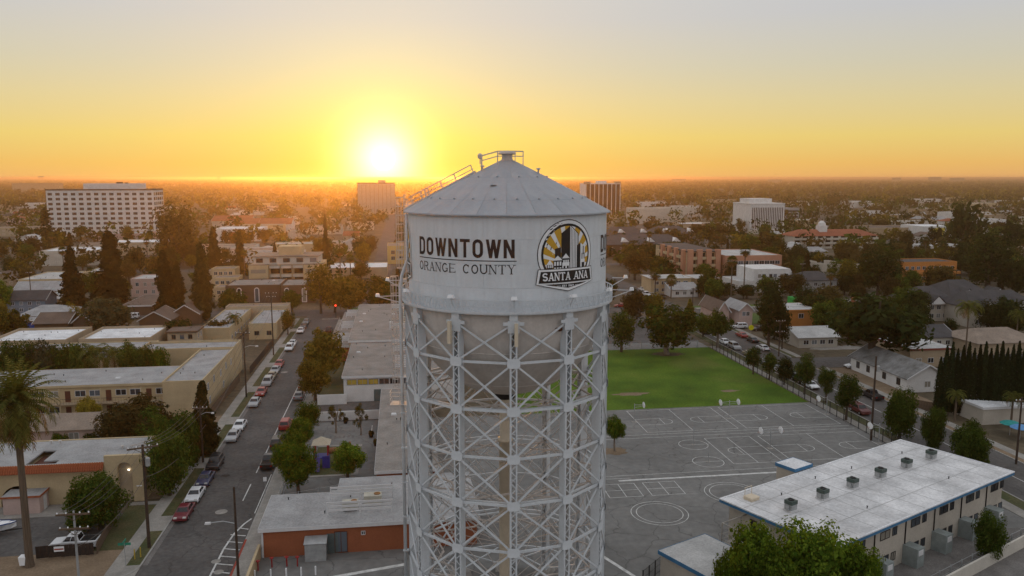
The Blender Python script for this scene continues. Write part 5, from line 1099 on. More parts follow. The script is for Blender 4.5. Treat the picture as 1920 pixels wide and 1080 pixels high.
# ---- right side buildings
for i, (pl, pr, py, dp) in enumerate(((1136, 1290, 458, 26), (1136, 1215, 440, 20), (1225, 1300, 438, 22))):
    t = pgab('dark_roof_condos', f'dark roofed condominium row right of the tank, {("front", "back left", "back right")[i]} block', pl, pr, py, 7, dp, 4.5, 'x', 'brown', 'dark', (9, (1, 4), 1.6, 1.5), hip=6)
    for k in range(3):
        m = MB(); x = 8 + k * 15; m.poly([(x, 1.5, 8.2), (x + 5, 1.5, 8.2), (x + 2.5, 1.5, 10.4)]).poly([(x, 1.5, 8.2), (x + 2.5, 1.5, 10.4), (x + 2.5, 8, 10.4)]).poly([(x + 5, 1.5, 8.2), (x + 2.5, 8, 10.4), (x + 2.5, 1.5, 10.4)]); ob('dormer', m.mesh('dormer', WM['white']), t)
SA = thing('salmon_apartments', 'salmon four storey apartments with cream balconies', 'apartment block', *at(1287, 528)); xr = at(1352, 528)[0] - SA.location.x
ob('wall', MB().box(0, 0, 0, xr, 42, 12.5).mesh('wall', WM['cream']), SA); ob('roof', MB().box(-.3, -.3, 12.5, xr + .3, 42.3, 13.0).mesh('roof', RM['dark']), SA)
for k in range(4):
    ob('pier', MB().box(k * xr / 3.6, -1.6, 0, k * xr / 3.6 + 2.2, -.02, 13.8).mesh('pier', WM['salmon']), SA)
    for j in range(4):
        if k < 3: ob('balcony', MB().box(k * xr / 3.6 + 2.25, -1.3, j * 3.1 + .2, (k + 1) * xr / 3.6 - .05, -.03, j * 3.1 + 1.3).mesh('balcony', WM['cream']), SA); ob('balcony_opening', MB().box(k * xr / 3.6 + 2.5, -.06, j * 3.1 + 1.3, (k + 1) * xr / 3.6 - .3, .02, j * 3.1 + 2.9).mesh('balcony_opening', M_dark), SA)
        ob('balcony', MB().box(-1.3, 4 + k * 9, j * 3.1 + .2, -.03, 10 + k * 9, j * 3.1 + 1.3).mesh('balcony', WM['cream']), SA); ob('balcony_opening', MB().box(-.06, 4.4 + k * 9, j * 3.1 + 1.3, .02, 9.6 + k * 9, j * 3.1 + 2.9).mesh('balcony_opening', M_dark), SA)
    ob('pier', MB().box(-1.5, 1.5 + k * 9, 0, -.02, 3.9 + k * 9, 13.6).mesh('pier', WM['salmon']), SA)
pflat('salmon_apartments', 'long back wing of the salmon apartments with pale roof', 1358, 1470, 480, 11, 30, 'salmon', 'light', (10, (1, 4, 7.4), 2.2, 1.6))
pflat('tan_apartments', 'tan two storey apartments with grey roof beside the right street', 1219, 1298, 523, 5.8, 12, 'cream', 'light', (5, (1, 3.7), 1.8, 1.3), over=.3, fascia=WM['tan']); pflat('tan_apartments', 'smaller tan two storey house joined to the tan apartments', 1303, 1352, 523, 5.4, 12, 'cream', 'light', (2, (1, 3.5), 1.5, 1.2), over=.3, fascia=WM['tan'])
pgab('grey_roof_house', 'white cottage with a wide grey roof at the junction', 1258, 1310, 543, 2.8, 13, 1.8, 'x', 'white', 'grey', (3, (.9,), 1.4, 1.2)); pgab('pink_house', 'pink gabled house with a brown roof at the corner', 1346, 1368, 582, 4.5, 14, 2.6, 'y', 'pink', 'brown', (2, (1,), 1.2, 1.6)); pgab('pink_house', 'pink two storey house with white posts beside the driveway', 1386, 1412, 580, 5.2, 11, 1.8, 'y', 'pink', 'grey', (2, (3.2,), 1.1, 1.3))
t = pflat('orange_house', 'bright orange two storey house with a flat grey roof', 1470, 1538, 582, 5.6, 12, 'orange', 'light', over=.25, fascia=WM['orange']); window(t, 'S', 5, 0, 3.3, 1.6, 1.4)
WMd = thing('white_modern_flats', 'white modern flats with sloping ends and dark window pairs', 'apartment block', *at(1412, 548)); xr = at(1498, 548)[0] - WMd.location.x
m = MB(); pr_ = [(0, 0), (xr, 0), (xr, 4.5), (xr * .84, 9.0), (0, 9.0)]
n = len(pr_)
m.poly([(x, 0, z) for x, z in pr_]); m.poly([(x, 16, z) for x, z in pr_][::-1])
for i in range(n): a, b = pr_[i], pr_[(i + 1) % n]; m.poly([(a[0], 0, a[1]), (a[0], 16, a[1]), (b[0], 16, b[1]), (b[0], 0, b[1])])
ob('wall', m.mesh('wall', WM['white']), WMd)
for x in (.1, .2, .36, .46, .62, .72): 
    for z in (2.6, 5.6): ob('window', MB().box(xr * x, -.06, z, xr * x + xr * .075, .05, z + 1.4).mesh('window', M_glass), WMd)
    ob('rib', MB().box(xr * (x - .03), -.3, 0, xr * (x - .03) + .25, -.01, 9).mesh('rib', WM['white']), WMd)
pflat('low_white_building', 'low white flat building before the salmon apartments', 1383, 1466, 528, 4.2, 16, 'white', 'light', (6, (1.2,), 1.3, 1.2)); pgab('grey_house', 'grey two storey house with dark roof right of the white modern flats', 1502, 1572, 525, 6, 13, 2.5, 'x', 'grey', 'dark', (4, (1, 3.8), 1.4, 1.3), hip=4)
for i, px in enumerate((1522, 1541, 1558, 1572, 1590, 1603)): pflat('white_townhouse', f'narrow white townhouse stack behind the grey house, number {("one", "two", "three", "four", "five", "six")[i]} from the left', px, px + 10, 492 + (i % 2) * 5, 8, 6, 'stucco', 'light', par=.4)
t = pflat('orange_apartments', 'orange apartment house with a dark roof and long balconies', 1688, 1800, 492, 8.5, 14, 'orange', 'dark', (9, (1, 5.4), 1.5, 1.5)); ob('balcony', MB().box(6, -1.4, 3.6, 26, -.02, 4.6).mesh('balcony', WM['orange']), t)
RT_ = pgab('red_tile_apartments', 'long cream apartments with a red tile roof, upper right', 1482, 1652, 442, 8, 18, 3.4, 'x', 'pale', 'red', None, hip=8); x0, y0, x1 = rb(1482, 1652, 442, 8)
for j in (0, 1, 2):
    for k in range(11): ob('balcony', MB().box(0, -1.3, 0, 4.6, -.02, 1.1).mesh('balcony', WM['pale']), RT_, (.6 + k * (x1 - x0) / 11, 0, .2 + j * 2.7)); ob('window', MB().box(.4, -.05, 1.15, 3.6, .03, 2.4).mesh('window', M_dark), RT_, (.6 + k * (x1 - x0) / 11, 0, .2 + j * 2.7))
ob('cupola', MB().box(20, 5, 10, 25, 10, 14).lathe([(2.6, 14), (2.2, 15.6), (1, 16.8), (.01, 17.2)], 12, 0, 0, 2 * math.pi, 22.5, 7.5).mesh('cupola', WM['white']), RT_)
pflat('store_building', 'brown roofed store with a white parapet, upper right', 1625, 1742, 428, 7, 30, 'tan', 'brown', par=.5); t = pflat('white_hall', 'white hall with a yellow panel right of the brown roofed store', 1728, 1790, 425, 9, 26, 'white', 'white', (4, (2,), 2, 2)); ob('yellow_panel', MB().box(7, -.2, 2, 17, -.05, 8).mesh('yellow_panel', pmat('yellow_paint', (.55, .42, .06), .7, .1, 1)), t)
pflat('white_flats', 'white three storey flats at the upper right', 1828, 1890, 412, 11, 28, 'white', 'light', (6, (1, 4.4, 7.8), 1.8, 1.6)); pflat('beige_strip', 'low beige strip building at the right edge', 1880, 1960, 468, 5, 16, 'cream', 'tan', (8, (1.4,), 2, 1.6)); pflat('long_grey_roof', 'long low grey roofed row behind the orange apartments', 1735, 1822, 462, 4.5, 18, 'white', 'light', (8, (1.2,), 2, 1.5))
for i, (pl, pr, py, ax, h) in enumerate(((1722, 1800, 566, 'x', 6), (1780, 1862, 552, 'x', 6.5), (1812, 1960, 575, 'x', 6))):
    t = pgab('dark_gabled_townhouses', f'dark roofed townhouses with white gables, {("left", "middle", "right")[i]} block', pl, pr, py, h, 15, 3.8, ax, 'stucco', 'dark', (5, (1, 3.6), 1.4, 1.4), hip=4)
    for k in range(2):
        x = 3 + k * 11; m = MB().poly([(x, -1.0, h - .6), (x + 5, -1.0, h - .6), (x + 2.5, -1.0, h + 1.8)]).poly([(x - .3, -1.2, h - .5), (x + 2.5, -1.2, h + 2.1), (x + 2.5, 5, h + 2.1), (x - .3, 5, h - .5)], 1).poly([(x + 5.3, -1.2, h - .5), (x + 5.3, 5, h - .5), (x + 2.5, 5, h + 2.1), (x + 2.5, -1.2, h + 2.1)], 1); ob('front_gable', m.mesh('front_gable', [WM['white'], RM['dark']]), t)
pgab('grey_roof_house', 'low house with a pale grey roof and wide driveway', 1496, 1574, 632, 2.8, 12, 1.7, 'x', 'stucco', 'light', (4, (.9,), 1.5, 1.2)); t = pgab('chimney_house', 'grey roofed house with a brick chimney above the umbrella pine', 1586, 1640, 578, 2.9, 11, 2.0, 'x', 'white', 'grey', None, hip=3); ob('chimney', MB().box(3, 2, 2, 4, 3, 6).mesh('chimney', WM['brick']), t)
WH = gable('white_house', 'white cottage with a mossy grey gabled roof beside the right street', 103, 147, 112, 168, 3.1, 2.6, 'y', WM['white'], pmat('roof_mossy', (.10, .10, .09), .9, .2, .5, c2=(.26, .26, .26), fine=.2))
for y in (3, 8, 14, 18): window(WH, 'W', 0, y, .9, 1.3, 1.5, M_wood)
window(WH, 'S', 4.5, 0, 1, 1.4, 1.3)
t = pflat('red_trim_building', 'flat roofed building with a red brown band behind the white cottage', 1703, 1790, 655, 4.2, 15, 'tan', 'light', (3, (1,), 1.5, 1.2), over=.3, fascia=pmat('red_brown_band', (.19, .045, .03), .8, .1, 1)); pgab('dark_roof_cottage', 'dark roofed cottage with a white porch gable', 1712, 1795, 632, 2.9, 11, 2.2, 'x', 'pale', 'dark', (4, (.8,), 1.3, 1.2)); pgab('brown_tile_house', 'brown roofed house behind the cypress hedge', 1828, 1960, 642, 3.0, 14, 2.4, 'x', 'tan', 'tan', None, hip=4)
pflat('pale_roof_shed', 'pale blue roofed shed at the right edge below the hedge', 1838, 1960, 764, 3, 8, 'stucco', 'white', over=.2)
# ================================================================= vehicles
M_tyre = pmat('tyre', (.012, .012, .012), .9, .1, 3); M_rim = pmat('rim', (.35, .35, .36), .4, .1, 3, metal=.6); M_cglass = glassmat('car_glass', (.012, .014, .016), .08)
M_head = pmat('headlamp', (.55, .55, .52), .2, .05, 3); M_tail = pmat('taillamp', (.25, .01, .01), .3, .05, 3); M_under = pmat('car_underside', (.015, .015, .015), .9, .1, 1)
CPAINT = {}
def paint(n):
    c = dict(white=(.66, .67, .68), silver=(.34, .35, .36), grey=(.13, .135, .14), black=(.012, .012, .014), maroon=(.14, .015, .025), red=(.28, .022, .02), blue=(.03, .035, .09), tan=(.26, .21, .14), darkred=(.10, .015, .015))[n]
    return pmat('car_paint_' + n, c, .28, .03, .5, spec=.6)
SPEC = {   # body profile (x along the car, z), cabin base x0 x1, cabin top x0 x1, belt z, roof z, width, wheel x
 'sedan': ([(-2.3, .35), (-2.33, .62), (-2.2, .9), (-1.5, .98), (.75, .98), (1.9, .82), (2.28, .66), (2.3, .35)], (-1.75, 1.05), (-1.05, .35), .95, 1.43, 1.8, (-1.4, 1.42)),
 'suv': ([(-2.3, .42), (-2.34, .8), (-2.28, 1.08), (1.0, 1.08), (2.05, .98), (2.28, .8), (2.3, .42)], (-2.25, 1.15), (-2.0, .5), 1.06, 1.76, 1.9, (-1.4, 1.42)),
 'pickup': ([(-2.7, .5), (-2.72, .95), (-2.7, 1.08), (1.15, 1.08), (2.4, 1.0), (2.65, .8), (2.66, .45)], (-.75, 1.25), (-.5, .62), 1.06, 1.78, 1.9, (-1.65, 1.7)),
 'van': ([(-2.4, .42), (-2.44, .9), (-2.4, 1.1), (1.4, 1.1), (2.25, .92), (2.42, .7), (2.42, .42)], (-2.35, 1.75), (-2.2, .75), 1.08, 1.95, 1.95, (-1.5, 1.55)),
}
CARM = {}
def car_meshes(kind, col):
    if (kind, col) in CARM: return CARM[kind, col]
    prof, cb, ct, zb, zt, w, wx = SPEC[kind]; b = MB(); P = paint(col); n = len(prof)
    sl_ = [(-w / 2 + .02, .10), (-w / 2, .045), (-w / 2 + .14, 0), (w / 2 - .14, 0), (w / 2, .045), (w / 2 - .02, .10)]; base = len(b.v)
    zmid = sum(p[1] for p in prof) / n
    for i, (y, dz) in enumerate(sl_):
        for x, z in prof:
            zz = z if i in (2, 3) or z < .5 else z - dz * (1.0 if i in (1, 4) else 3.2); b.v.append((x * (1 - .01 * dz * 10), y, max(zz, .34)))
    for i in range(5):
        for j in range(n):
            a, c = base + i * n + j, base + i * n + (j + 1) % n; b.f.append((a, a + n, c + n, c)); b.m.append(0)
    b.f.append(tuple(base + j for j in range(n))); b.f.append(tuple(base + 5 * n + j for j in range(n))[::-1]); b.m += [0, 0]
    yb, yt = w / 2 - .07, w / 2 - .26
    lo = [(cb[0], -yb, zb), (cb[1], -yb, zb), (cb[1], yb, zb), (cb[0], yb, zb)]; hi = [(ct[0], -yt, zt - .05), (ct[1], -yt, zt - .05), (ct[1], yt, zt - .05), (ct[0], yt, zt - .05)]
    for i in range(4): b.poly([lo[i], lo[(i + 1) % 4], hi[(i + 1) % 4], hi[i]])
    mid = [(ct[0] + .12, -yt + .12, zt), (ct[1] - .12, -yt + .12, zt), (ct[1] - .12, yt - .12, zt), (ct[0] + .12, yt - .12, zt)]
    for i in range(4): b.poly([hi[i], hi[(i + 1) % 4], mid[(i + 1) % 4], mid[i]])
    b.poly(mid); b.box(-1.9, -w / 2 + .1, .2, 1.9, w / 2 - .1, .4, 1)
    if kind == 'pickup': b.box(-2.55, -w / 2 + .16, 1.02, -.8, w / 2 - .16, 1.095, 1)
    body = b.mesh('body', [P, M_under])
    L, H = [Vector(p) for p in lo], [Vector(p) for p in hi]
    def pane(i, u0, u1, v0, v1, off):
        p = lambda u, v: (L[i] * (1 - u) + L[(i + 1) % 4] * u) * (1 - v) + (H[i] * (1 - u) + H[(i + 1) % 4] * u) * v
        q = [p(u0, v0), p(u1, v0), p(u1, v1), p(u0, v1)]; nn = (q[1] - q[0]).cross(q[3] - q[0]).normalized() * off
        return [tuple(x + nn) for x in q]
    g = {}
    g['windscreen'] = MB().poly(pane(1, .06, .94, .08, .94, .012)).mesh('windscreen', M_cglass); g['rear_window'] = MB().poly(pane(3, .08, .92, .12, .9, .012)).mesh('rear_window', M_cglass)
    for s, i in ((0, 0), (1, 2)):
        m = MB()
        for u0, u1 in ((.07, .47), (.51, .93)): m.poly(pane(i, u0, u1, .12, .88, .012))
        g['side_window%d' % s] = m.mesh('side_window', M_cglass)
    wr = .33 if kind in ('sedan',) else .38
    m = MB(); m.tube([(0, -.11, 0), (0, .11, 0)], wr, 14); m.tube([(0, -.116, 0), (0, .116, 0)], wr * .62, 10, 1); g['wheel'] = m.mesh('wheel', [M_tyre, M_rim]); g['wr'] = wr
    xf, xr_ = max(p[0] for p in prof), min(p[0] for p in prof)
    g['headlight'] = MB().box(xf - .32, -.22, .60, xf - .005, .22, .76, 0, .05, .03).mesh('headlight', M_head); g['taillight'] = MB().box(xr_ - .015, -.17, .68, xr_ + .16, .17, .88).mesh('taillight', M_tail)
    g['bumper'] = MB().box(xf - .12, -w / 2 + .12, .34, xf + .05, w / 2 - .12, .52).box(xr_ - .05, -w / 2 + .12, .36, xr_ + .1, w / 2 - .12, .54).mesh('bumper', P if col not in ('white',) else M_under)
    CARM[kind, col] = body, g; return body, g
def car(kind, col, x, y, head, label, group=None, rack=False, z=.008):
    "head: direction of the nose, degrees from +X"
    body, g = car_meshes(kind, col); w, wx = SPEC[kind][5], SPEC[kind][6]
    t = thing({'sedan': 'parked_car', 'suv': 'parked_suv', 'pickup': 'pickup_truck', 'van': 'parked_van'}[kind], label, {'sedan': 'car', 'suv': 'car', 'pickup': 'pickup truck', 'van': 'van'}[kind], x, y, z, R(head), group)
    b = ob('body', body, t)
    for k in ('windscreen', 'rear_window', 'side_window0', 'side_window1', 'bumper'): ob(k.rstrip('01'), g[k], t)
    for sx in wx:
        for s in (-1, 1): ob('wheel', g['wheel'], t, (sx, s * (w / 2 - .1), g['wr']))
    for s in (-1, 1): ob('headlight', g['headlight'], t, (0, s * (w / 2 - .34), 0)); ob('taillight', g['taillight'], t, (0, s * (w / 2 - .22), 0))
    if rack:
        r = MB()
        for yy in (-.6, .6): r.bar((-1.5, yy, SPEC[kind][4] + .08), (.2, yy, SPEC[kind][4] + .08), .05)
        for xx in (-1.3, -.2): r.bar((xx, -.65, SPEC[kind][4] + .04), (xx, .65, SPEC[kind][4] + .04), .05)
        ob('roof_rack', r.mesh('roof_rack', M_iron), t)
    return t
def pcar(kind, col, px, py, head, label, X=None, **k):
    x, y = at(px, py); return car(kind, col, x if X is None else X, y, head, label, **k)
XL, XR_ = -28.75, -20.75
for kind, col, px, py, lb in (('sedan', 'maroon', 338, 968, 'maroon sedan, nearest car parked on the left kerb'), ('sedan', 'white', 361, 935, 'white coupe parked right behind the maroon sedan'), ('sedan', 'blue', 380, 905, 'dark blue sedan between the white coupe and a black SUV'), ('suv', 'black', 396, 876, 'black SUV with roof rails parked behind the dark blue sedan'),
 ('sedan', 'silver', 425, 824, 'silver sedan parked beside the dark conifer'), ('sedan', 'white', 437, 804, 'white sedan parked behind the silver one by the conifer'), ('sedan', 'silver', 466, 760, 'silver grey sedan at the near end of the next row'), ('sedan', 'red', 480, 740, 'red sedan parked behind the silver grey sedan'), ('suv', 'silver', 487, 722, 'silver SUV parked behind the red sedan'), ('sedan', 'tan', 496, 710, 'beige car squeezed behind the silver SUV'), ('sedan', 'silver', 502, 699, 'silver sedan behind the beige car on the left kerb'), ('sedan', 'red', 508, 687, 'dark red sedan at the far end of the second row'),
 ('suv', 'white', 530, 657, 'white SUV parked at the driveway farther up the left kerb'), ('sedan', 'white', 535, 648, 'white car just behind the white SUV'), ('sedan', 'white', 549, 624, 'white sedan near the junction on the left kerb'), ('sedan', 'black', 555, 615, 'dark sedan behind the white sedan near the junction'), ('sedan', 'grey', 561, 607, 'grey car last on the left kerb before the junction')):
    pcar(kind, col, px, py, -90, lb, XL, rack=(col == 'black' and kind == 'suv'))
for kind, col, px, py, lb in (('pickup', 'black', 502, 872, 'black pickup truck on the right kerb beside the green trees'), ('suv', 'black', 517, 836, 'dark SUV with a pale roof in front of the black pickup'), ('suv', 'red', 536, 802, 'red SUV half under the street trees on the right kerb'), ('sedan', 'grey', 555, 747, 'grey sedan on the right kerb past the trees'), ('pickup', 'tan', 565, 727, 'tan pickup under the golden tree'), ('pickup', 'darkred', 609, 624, 'dark red pickup on the right kerb near the junction')):
    pcar(kind, col, px, py, 90, lb, XR_)
pcar('pickup', 'white', 142, 1026, 180, 'white pickup truck with a roof rack in the left car park', rack=True)
for kind, col, px, py, hd, lb, X in (('sedan', 'white', 1358, 645, -90, 'white sedan parked by the field corner', 85.3), ('suv', 'silver', 1376, 654, -90, 'pale SUV parked next to the field fence corner', 85.3), ('sedan', 'tan', 1409, 668, -90, 'tan car under the first fence trees', 85.3), ('sedan', 'grey', 1440, 684, -90, 'grey car parked between the fence trees', 85.3), ('sedan', 'white', 1462, 697, -90, 'white car parked behind the low dark fence tree', 85.3), ('suv', 'silver', 1478, 706, -90, 'silver SUV parked next to the white car by the fence', 85.3), ('suv', 'black', 1497, 716, -90, 'black SUV parked along the school fence', 85.3), ('sedan', 'white', 1517, 727, -90, 'white sedan nearest in the row along the school fence', 85.3),
 ('suv', 'darkred', 1607, 774, -90, 'dark red SUV parked by the fence beside the black pickup', 85.3), ('pickup', 'black', 1634, 746, 90, 'black pickup parked before the white cottage', 93.6), ('sedan', 'white', 1438, 656, 90, 'white sedan driving up the right street', 92.0), ('suv', 'black', 1322, 625, -90, 'dark SUV with headlights parked beyond the field corner', 85.5), ('sedan', 'white', 1307, 615, -90, 'white car behind the dark SUV beyond the field corner', 85.5),
 ('sedan', 'red', 1384, 632, 90, 'dark red car parked opposite the field corner', 93.7), ('sedan', 'black', 1411, 641, 90, 'black sedan parked opposite the tan car', 93.7), ('suv', 'white', 1386, 616, 180, 'white SUV in the pink house driveway', None), ('sedan', 'black', 1424, 620, 180, 'black car parked in the driveway by the dark tree', None), ('sedan', 'white', 1602, 690, 180, 'white sedan stopped on the side street by the white cottage', None),
 ('sedan', 'white', 1204, 545, -90, 'white car far up the right street', None), ('suv', 'white', 1212, 555, -90, 'white SUV far up the right street', None), ('sedan', 'silver', 1223, 556, -90, 'silver car next to the far white SUV', None), ('pickup', 'white', 1241, 548, 180, 'white pickup before the tan apartments', None), ('suv', 'black', 1241, 560, -90, 'black SUV by the far corner of the junction', None), ('sedan', 'black', 1334, 572, 180, 'black car parked beside the white cottage at the junction', None), ('sedan', 'red', 1164, 576, 180, 'red car in the car park beside the tower', None), ('van', 'white', 246, 598, 180, 'white van parked among the houses at left', None), ('sedan', 'white', 403, 640, 180, 'white car behind the beige box house', None), ('sedan', 'white', 1228, 600, 160, 'white car in the car park behind the big field tree', None), ('sedan', 'silver', 1692, 668, 180, 'silver car behind the white cottage roof', None)):
    pcar(kind, col, px, py, hd, lb, X)
t = thing('boat_trailer', 'white boat with blue rim on a trailer at the left edge', 'boat', *at(-14, 1003), 0, R(8))
hm = MB(); st = [(-2.6, 1.0, .5), (-1, 1.05, .45), (.8, .9, .5), (2.0, .5, .62), (2.7, .04, .85)]
for (xa, wa, za), (xb, wb, zb_) in zip(st, st[1:]):
    for s in (-1, 1): hm.poly([(xa, s * wa, 1.35), (xb, s * wb, 1.45), (xb, s * wb * .25, zb_), (xa, s * wa * .25, za)][::s]); hm.poly([(xa, s * wa, 1.4), (xb, s * wb, 1.46), (xb, 0, 1.56), (xa, 0, 1.5)][::-s])
    hm.poly([(xa, -wa * .25, za), (xa, wa * .25, za), (xb, wb * .25, zb_), (xb, -wb * .25, zb_)])
hl = ob('hull', hm.mesh('hull', M_whitep), t); rm = MB()
for (xa, wa, _), (xb, wb, _2) in zip(st, st[1:]):
    for s in (-1, 1): rm.bar((xa, s * wa, 1.40), (xb, s * wb, 1.46), .09, .12)
ob('rub_rail', rm.mesh('rub_rail', pmat('boat_blue', (.02, .06, .2), .5, .1, 1)), hl); ob('trailer_frame', MB().bar((-2.4, -.6, .4), (3.4, 0, .45), .1).bar((-2.4, .6, .4), (3.4, 0, .45), .1).mesh('trailer_frame', M_iron), t)
for s in (-1, 1): ob('wheel', car_meshes('sedan', 'white')[1]['wheel'], t, (-.8, s * 1.0, .33))
# ================================================================= street furniture
def utility_pole(px, py, ptop, label, arms=((.6, 2.6),), transformer=False, lamp=None, metal=False, rz=0.0, wide=.17):
    x, y = at(px, py); h = height_to(x, y, ptop); t = thing('utility_pole', label, 'utility pole', x, y, 0, rz)
    ob('pole', MB().tube([(0, 0, 0), (0, 0, h)], [wide, wide * .7], 8).mesh('pole', M_metal if metal else M_pole), t)
    ins = MB().lathe([(.05, 0), (.09, .08), (.05, .16), (.02, .2)], 8).mesh('insulator', M_whitep)
    for dz, L in arms:
        a = ob('crossarm', MB().box(-L / 2, -.28, h - dz - .08, L / 2, -.14, h - dz + .1).bar((-L * .3, -.2, h - dz), (0, -.15, h - dz - .7), .05).bar((L * .3, -.2, h - dz), (0, -.15, h - dz - .7), .05).mesh('crossarm', M_wood), t)
        for u in (-.46, -.2, .2, .46): ob('insulator', ins, a, (L * u, -.21, h - dz + .1))
    if transformer: ob('transformer', MB().lathe([(.01, 0), (.28, 0), (.28, .9), (.2, 1.0), (.01, 1.02)], 12).mesh('transformer', M_metal), t, (.42, -.1, h - 2.6))
    if lamp:
        dx, dz = lamp; a = ob('lamp_arm', MB().tube([(0, 0, h - dz), (dx * .5, 0, h - dz + .35), (dx, 0, h - dz + .25)], .05, 6).mesh('lamp_arm', M_metal), t)
        ob('lamp_head', MB().box(min(dx, dx * 1.25), -.16, h - dz + .12, max(dx, dx * 1.25), .16, h - dz + .32, 0, .05, .04).mesh('lamp_head', M_trim), a)
    return x, y, h
UP = []
UP.append(utility_pole(280, 1028, 834, 'tall dark utility pole with transformer beside the nearest left pavement', ((.3, 3.4),), True, rz=R(20), wide=.2))
UP.append(utility_pole(381, 868, 760, 'utility pole behind the conifer on the left pavement', ((.4, 2.2),), lamp=(1.6, 1.5)))
UP.append(utility_pole(462, 745, 622, 'utility pole by the walkway apartments on the left pavement', ((.3, 2.6),), lamp=(2.2, 3.2)))
UP.append(utility_pole(513, 667, 548, 'utility pole farthest up the left pavement', ((.3, 2.8), (1.2, 2.2)), lamp=(2.4, 5)))
UP.append(utility_pole(150, 1112, 958, 'grey utility pole with two crossarms at the bottom left', ((.3, 3.4), (1.9, 3.0)), metal=True, wide=.15))
utility_pole(447, 1084, 913, 'leaning dark lamp pole at the right kerb by the hatched marking', (), lamp=(-2.6, 4.2), wide=.16)
UP2 = [utility_pole(1633, 826, 668, 'dark utility pole with transformer by the school fence', (), True, wide=.2), utility_pole(1460, 668, 600, 'brown utility pole with crossarms by the right street', ((.3, 2.4), (3, 2.4))), utility_pole(1298, 596, 540, 'utility pole with lamp at the right junction', ((.2, 1.5),), lamp=(-1.5, 1)), utility_pole(1502, 552, 494, 'utility pole before the white modern flats', ((.3, 2),)), utility_pole(60, 575, 510, 'dark utility pole before the blue grey house', ((.3, 2),)), utility_pole(1905, 870, 745, 'utility pole at the right edge beside the hedge palms', ((.5, 2.4),))]
def wire(p, q, sag, label, n=10, r=.022):
    pts = [tuple(Vector(p).lerp(Vector(q), i / n) - Vector((0, 0, sag * 4 * (i / n) * (1 - i / n)))) for i in range(n + 1)]
    tag(ob('power_line', MB().tube(pts, r, 4, 0, False).mesh('power_line', pmat('wire', (.10, .09, .08), .6, .1, 1))), label, 'wire', 'power lines along the left street')
order = [UP[4], UP[0], UP[1], UP[2], UP[3]]
for i, (a, b) in enumerate(zip(order, order[1:])):
    for j, o_ in enumerate((-1.5, -.6, .6, 1.5)):
        wire((a[0] + o_ * .9, a[1] - .2, a[2] - .05), (b[0] + o_ * .7, b[1] - .2, b[2] - .05), 1.0, f'overhead wire, {("first", "second", "third", "fourth")[j]} from the left, in span {("one", "two", "three", "four")[i]} along the left street')
    wire((a[0], a[1], a[2] - 4), (b[0], b[1], b[2] - 4), 1.2, f'lower telephone cable in span {("one", "two", "three", "four")[i]} along the left street', r=.035)
# basketball hoops and tetherball poles
def hoop(x, y, sides, label):
    t = thing('basketball_hoop', label, 'basketball hoop', x, y)
    ob('post', MB().tube([(0, 0, 0), (0, 0, 3.4)], .075, 8).mesh('post', M_metal), t); ob('base_pad', MB().box(-.45, -.45, 0, .45, .45, .05).mesh('base_pad', M_conc), t)
    for s in sides:
        a = ob('arm', MB().bar((0, 0, 3.2), (s * 1.7, 0, 3.1), .07).bar((0, 0, 2.7), (s * 1.7, 0, 2.9), .05).mesh('arm', M_metal), t)
        bb = ob('backboard', MB().prism([(math.cos(R(k * 20)) * .75, math.sin(R(k * 20)) * .55) for k in range(18)], -.025, .025).mesh('backboard', M_whitep), t, (s * 1.72, 0, 3.1)); bb.rotation_euler = (R(90), 0, R(90))
        ob('rim', MB().tube([(.23 * math.cos(R(k * 30)), .23 * math.sin(R(k * 30)), 0) for k in range(13)], .018, 5).mesh('rim', pmat('rim_orange', (.3, .08, .02), .5, .1, 1)), t, (s * 2.05, 0, 2.85))
hoop(41.5, 135.6, (1,), 'basketball hoop at the left end of the far court'); hoop(59.4, 135.2, (-1, 1), 'double basketball hoop between the two far courts'); hoop(78.6, 135.2, (-1,), 'basketball hoop at the right end of the far court by the fence')
hoop(59.4, 118.6, (-1, 1), 'double basketball hoop between the two near courts'); hoop(78.6, 118.6, (-1,), 'basketball hoop at the right end of the near court by the fence')
for (x, y), lb in (((47.0, 114.1), 'nearer'), ((47.6, 122.1), 'farther')):
    t = thing('tetherball_pole', f'{lb} tetherball pole standing in its painted circle', 'pole', x, y); ob('post', MB().tube([(0, 0, 0), (0, 0, 3.0)], .05, 8).mesh('post', M_metal), t); ob('base_plate', MB().box(-.3, -.3, 0, .3, .3, .06).mesh('base_plate', M_conc), t)
def fence(name, label, pts, h, m, gap=2.4, mesh_gap=0, post=.05):
    "fence: each post a part, the rails and bars of each bay one part"
    t = thing(name, label, 'fence', *pts[0]); px_, py_ = pts[0]; pm = MB().box(-post, -post, 0, post, post, h + .1).mesh('post', m); bays = {}
    for (xa, ya), (xb, yb) in zip(pts, pts[1:]):
        L = math.hypot(xb - xa, yb - ya); n = max(1, round(L / gap)); d = Vector(((xb - xa) / L, (yb - ya) / L, 0)); g_ = L / n; k = round(g_, 2)
        if k not in bays:
            b = MB()
            for z in (.15, h * .55, h): b.bar((0, 0, z), (g_, 0, z), .035)
            if mesh_gap:
                for u in np.arange(mesh_gap, g_, mesh_gap): b.bar((u, 0, .15), (u, 0, h), .02)
            bays[k] = b.mesh('bay', m)
        for i in range(n):
            p = Vector((xa - px_, ya - py_, 0)) + d * g_ * i; ob('post', pm, t, p); ob('bay', bays[k], t, p, math.atan2(d.y, d.x))
    return t
fence('iron_fence', 'black iron fence along the right side of the school yard', [(79.6, 100), (79.6, 195.4)], 2.2, M_iron, 2.4, .3)
fence('chain_fence', 'thin chain link fence along the far end of the playing field', [(25, 195.5), (79.4, 195.5)], 1.9, M_metal, 3.0)
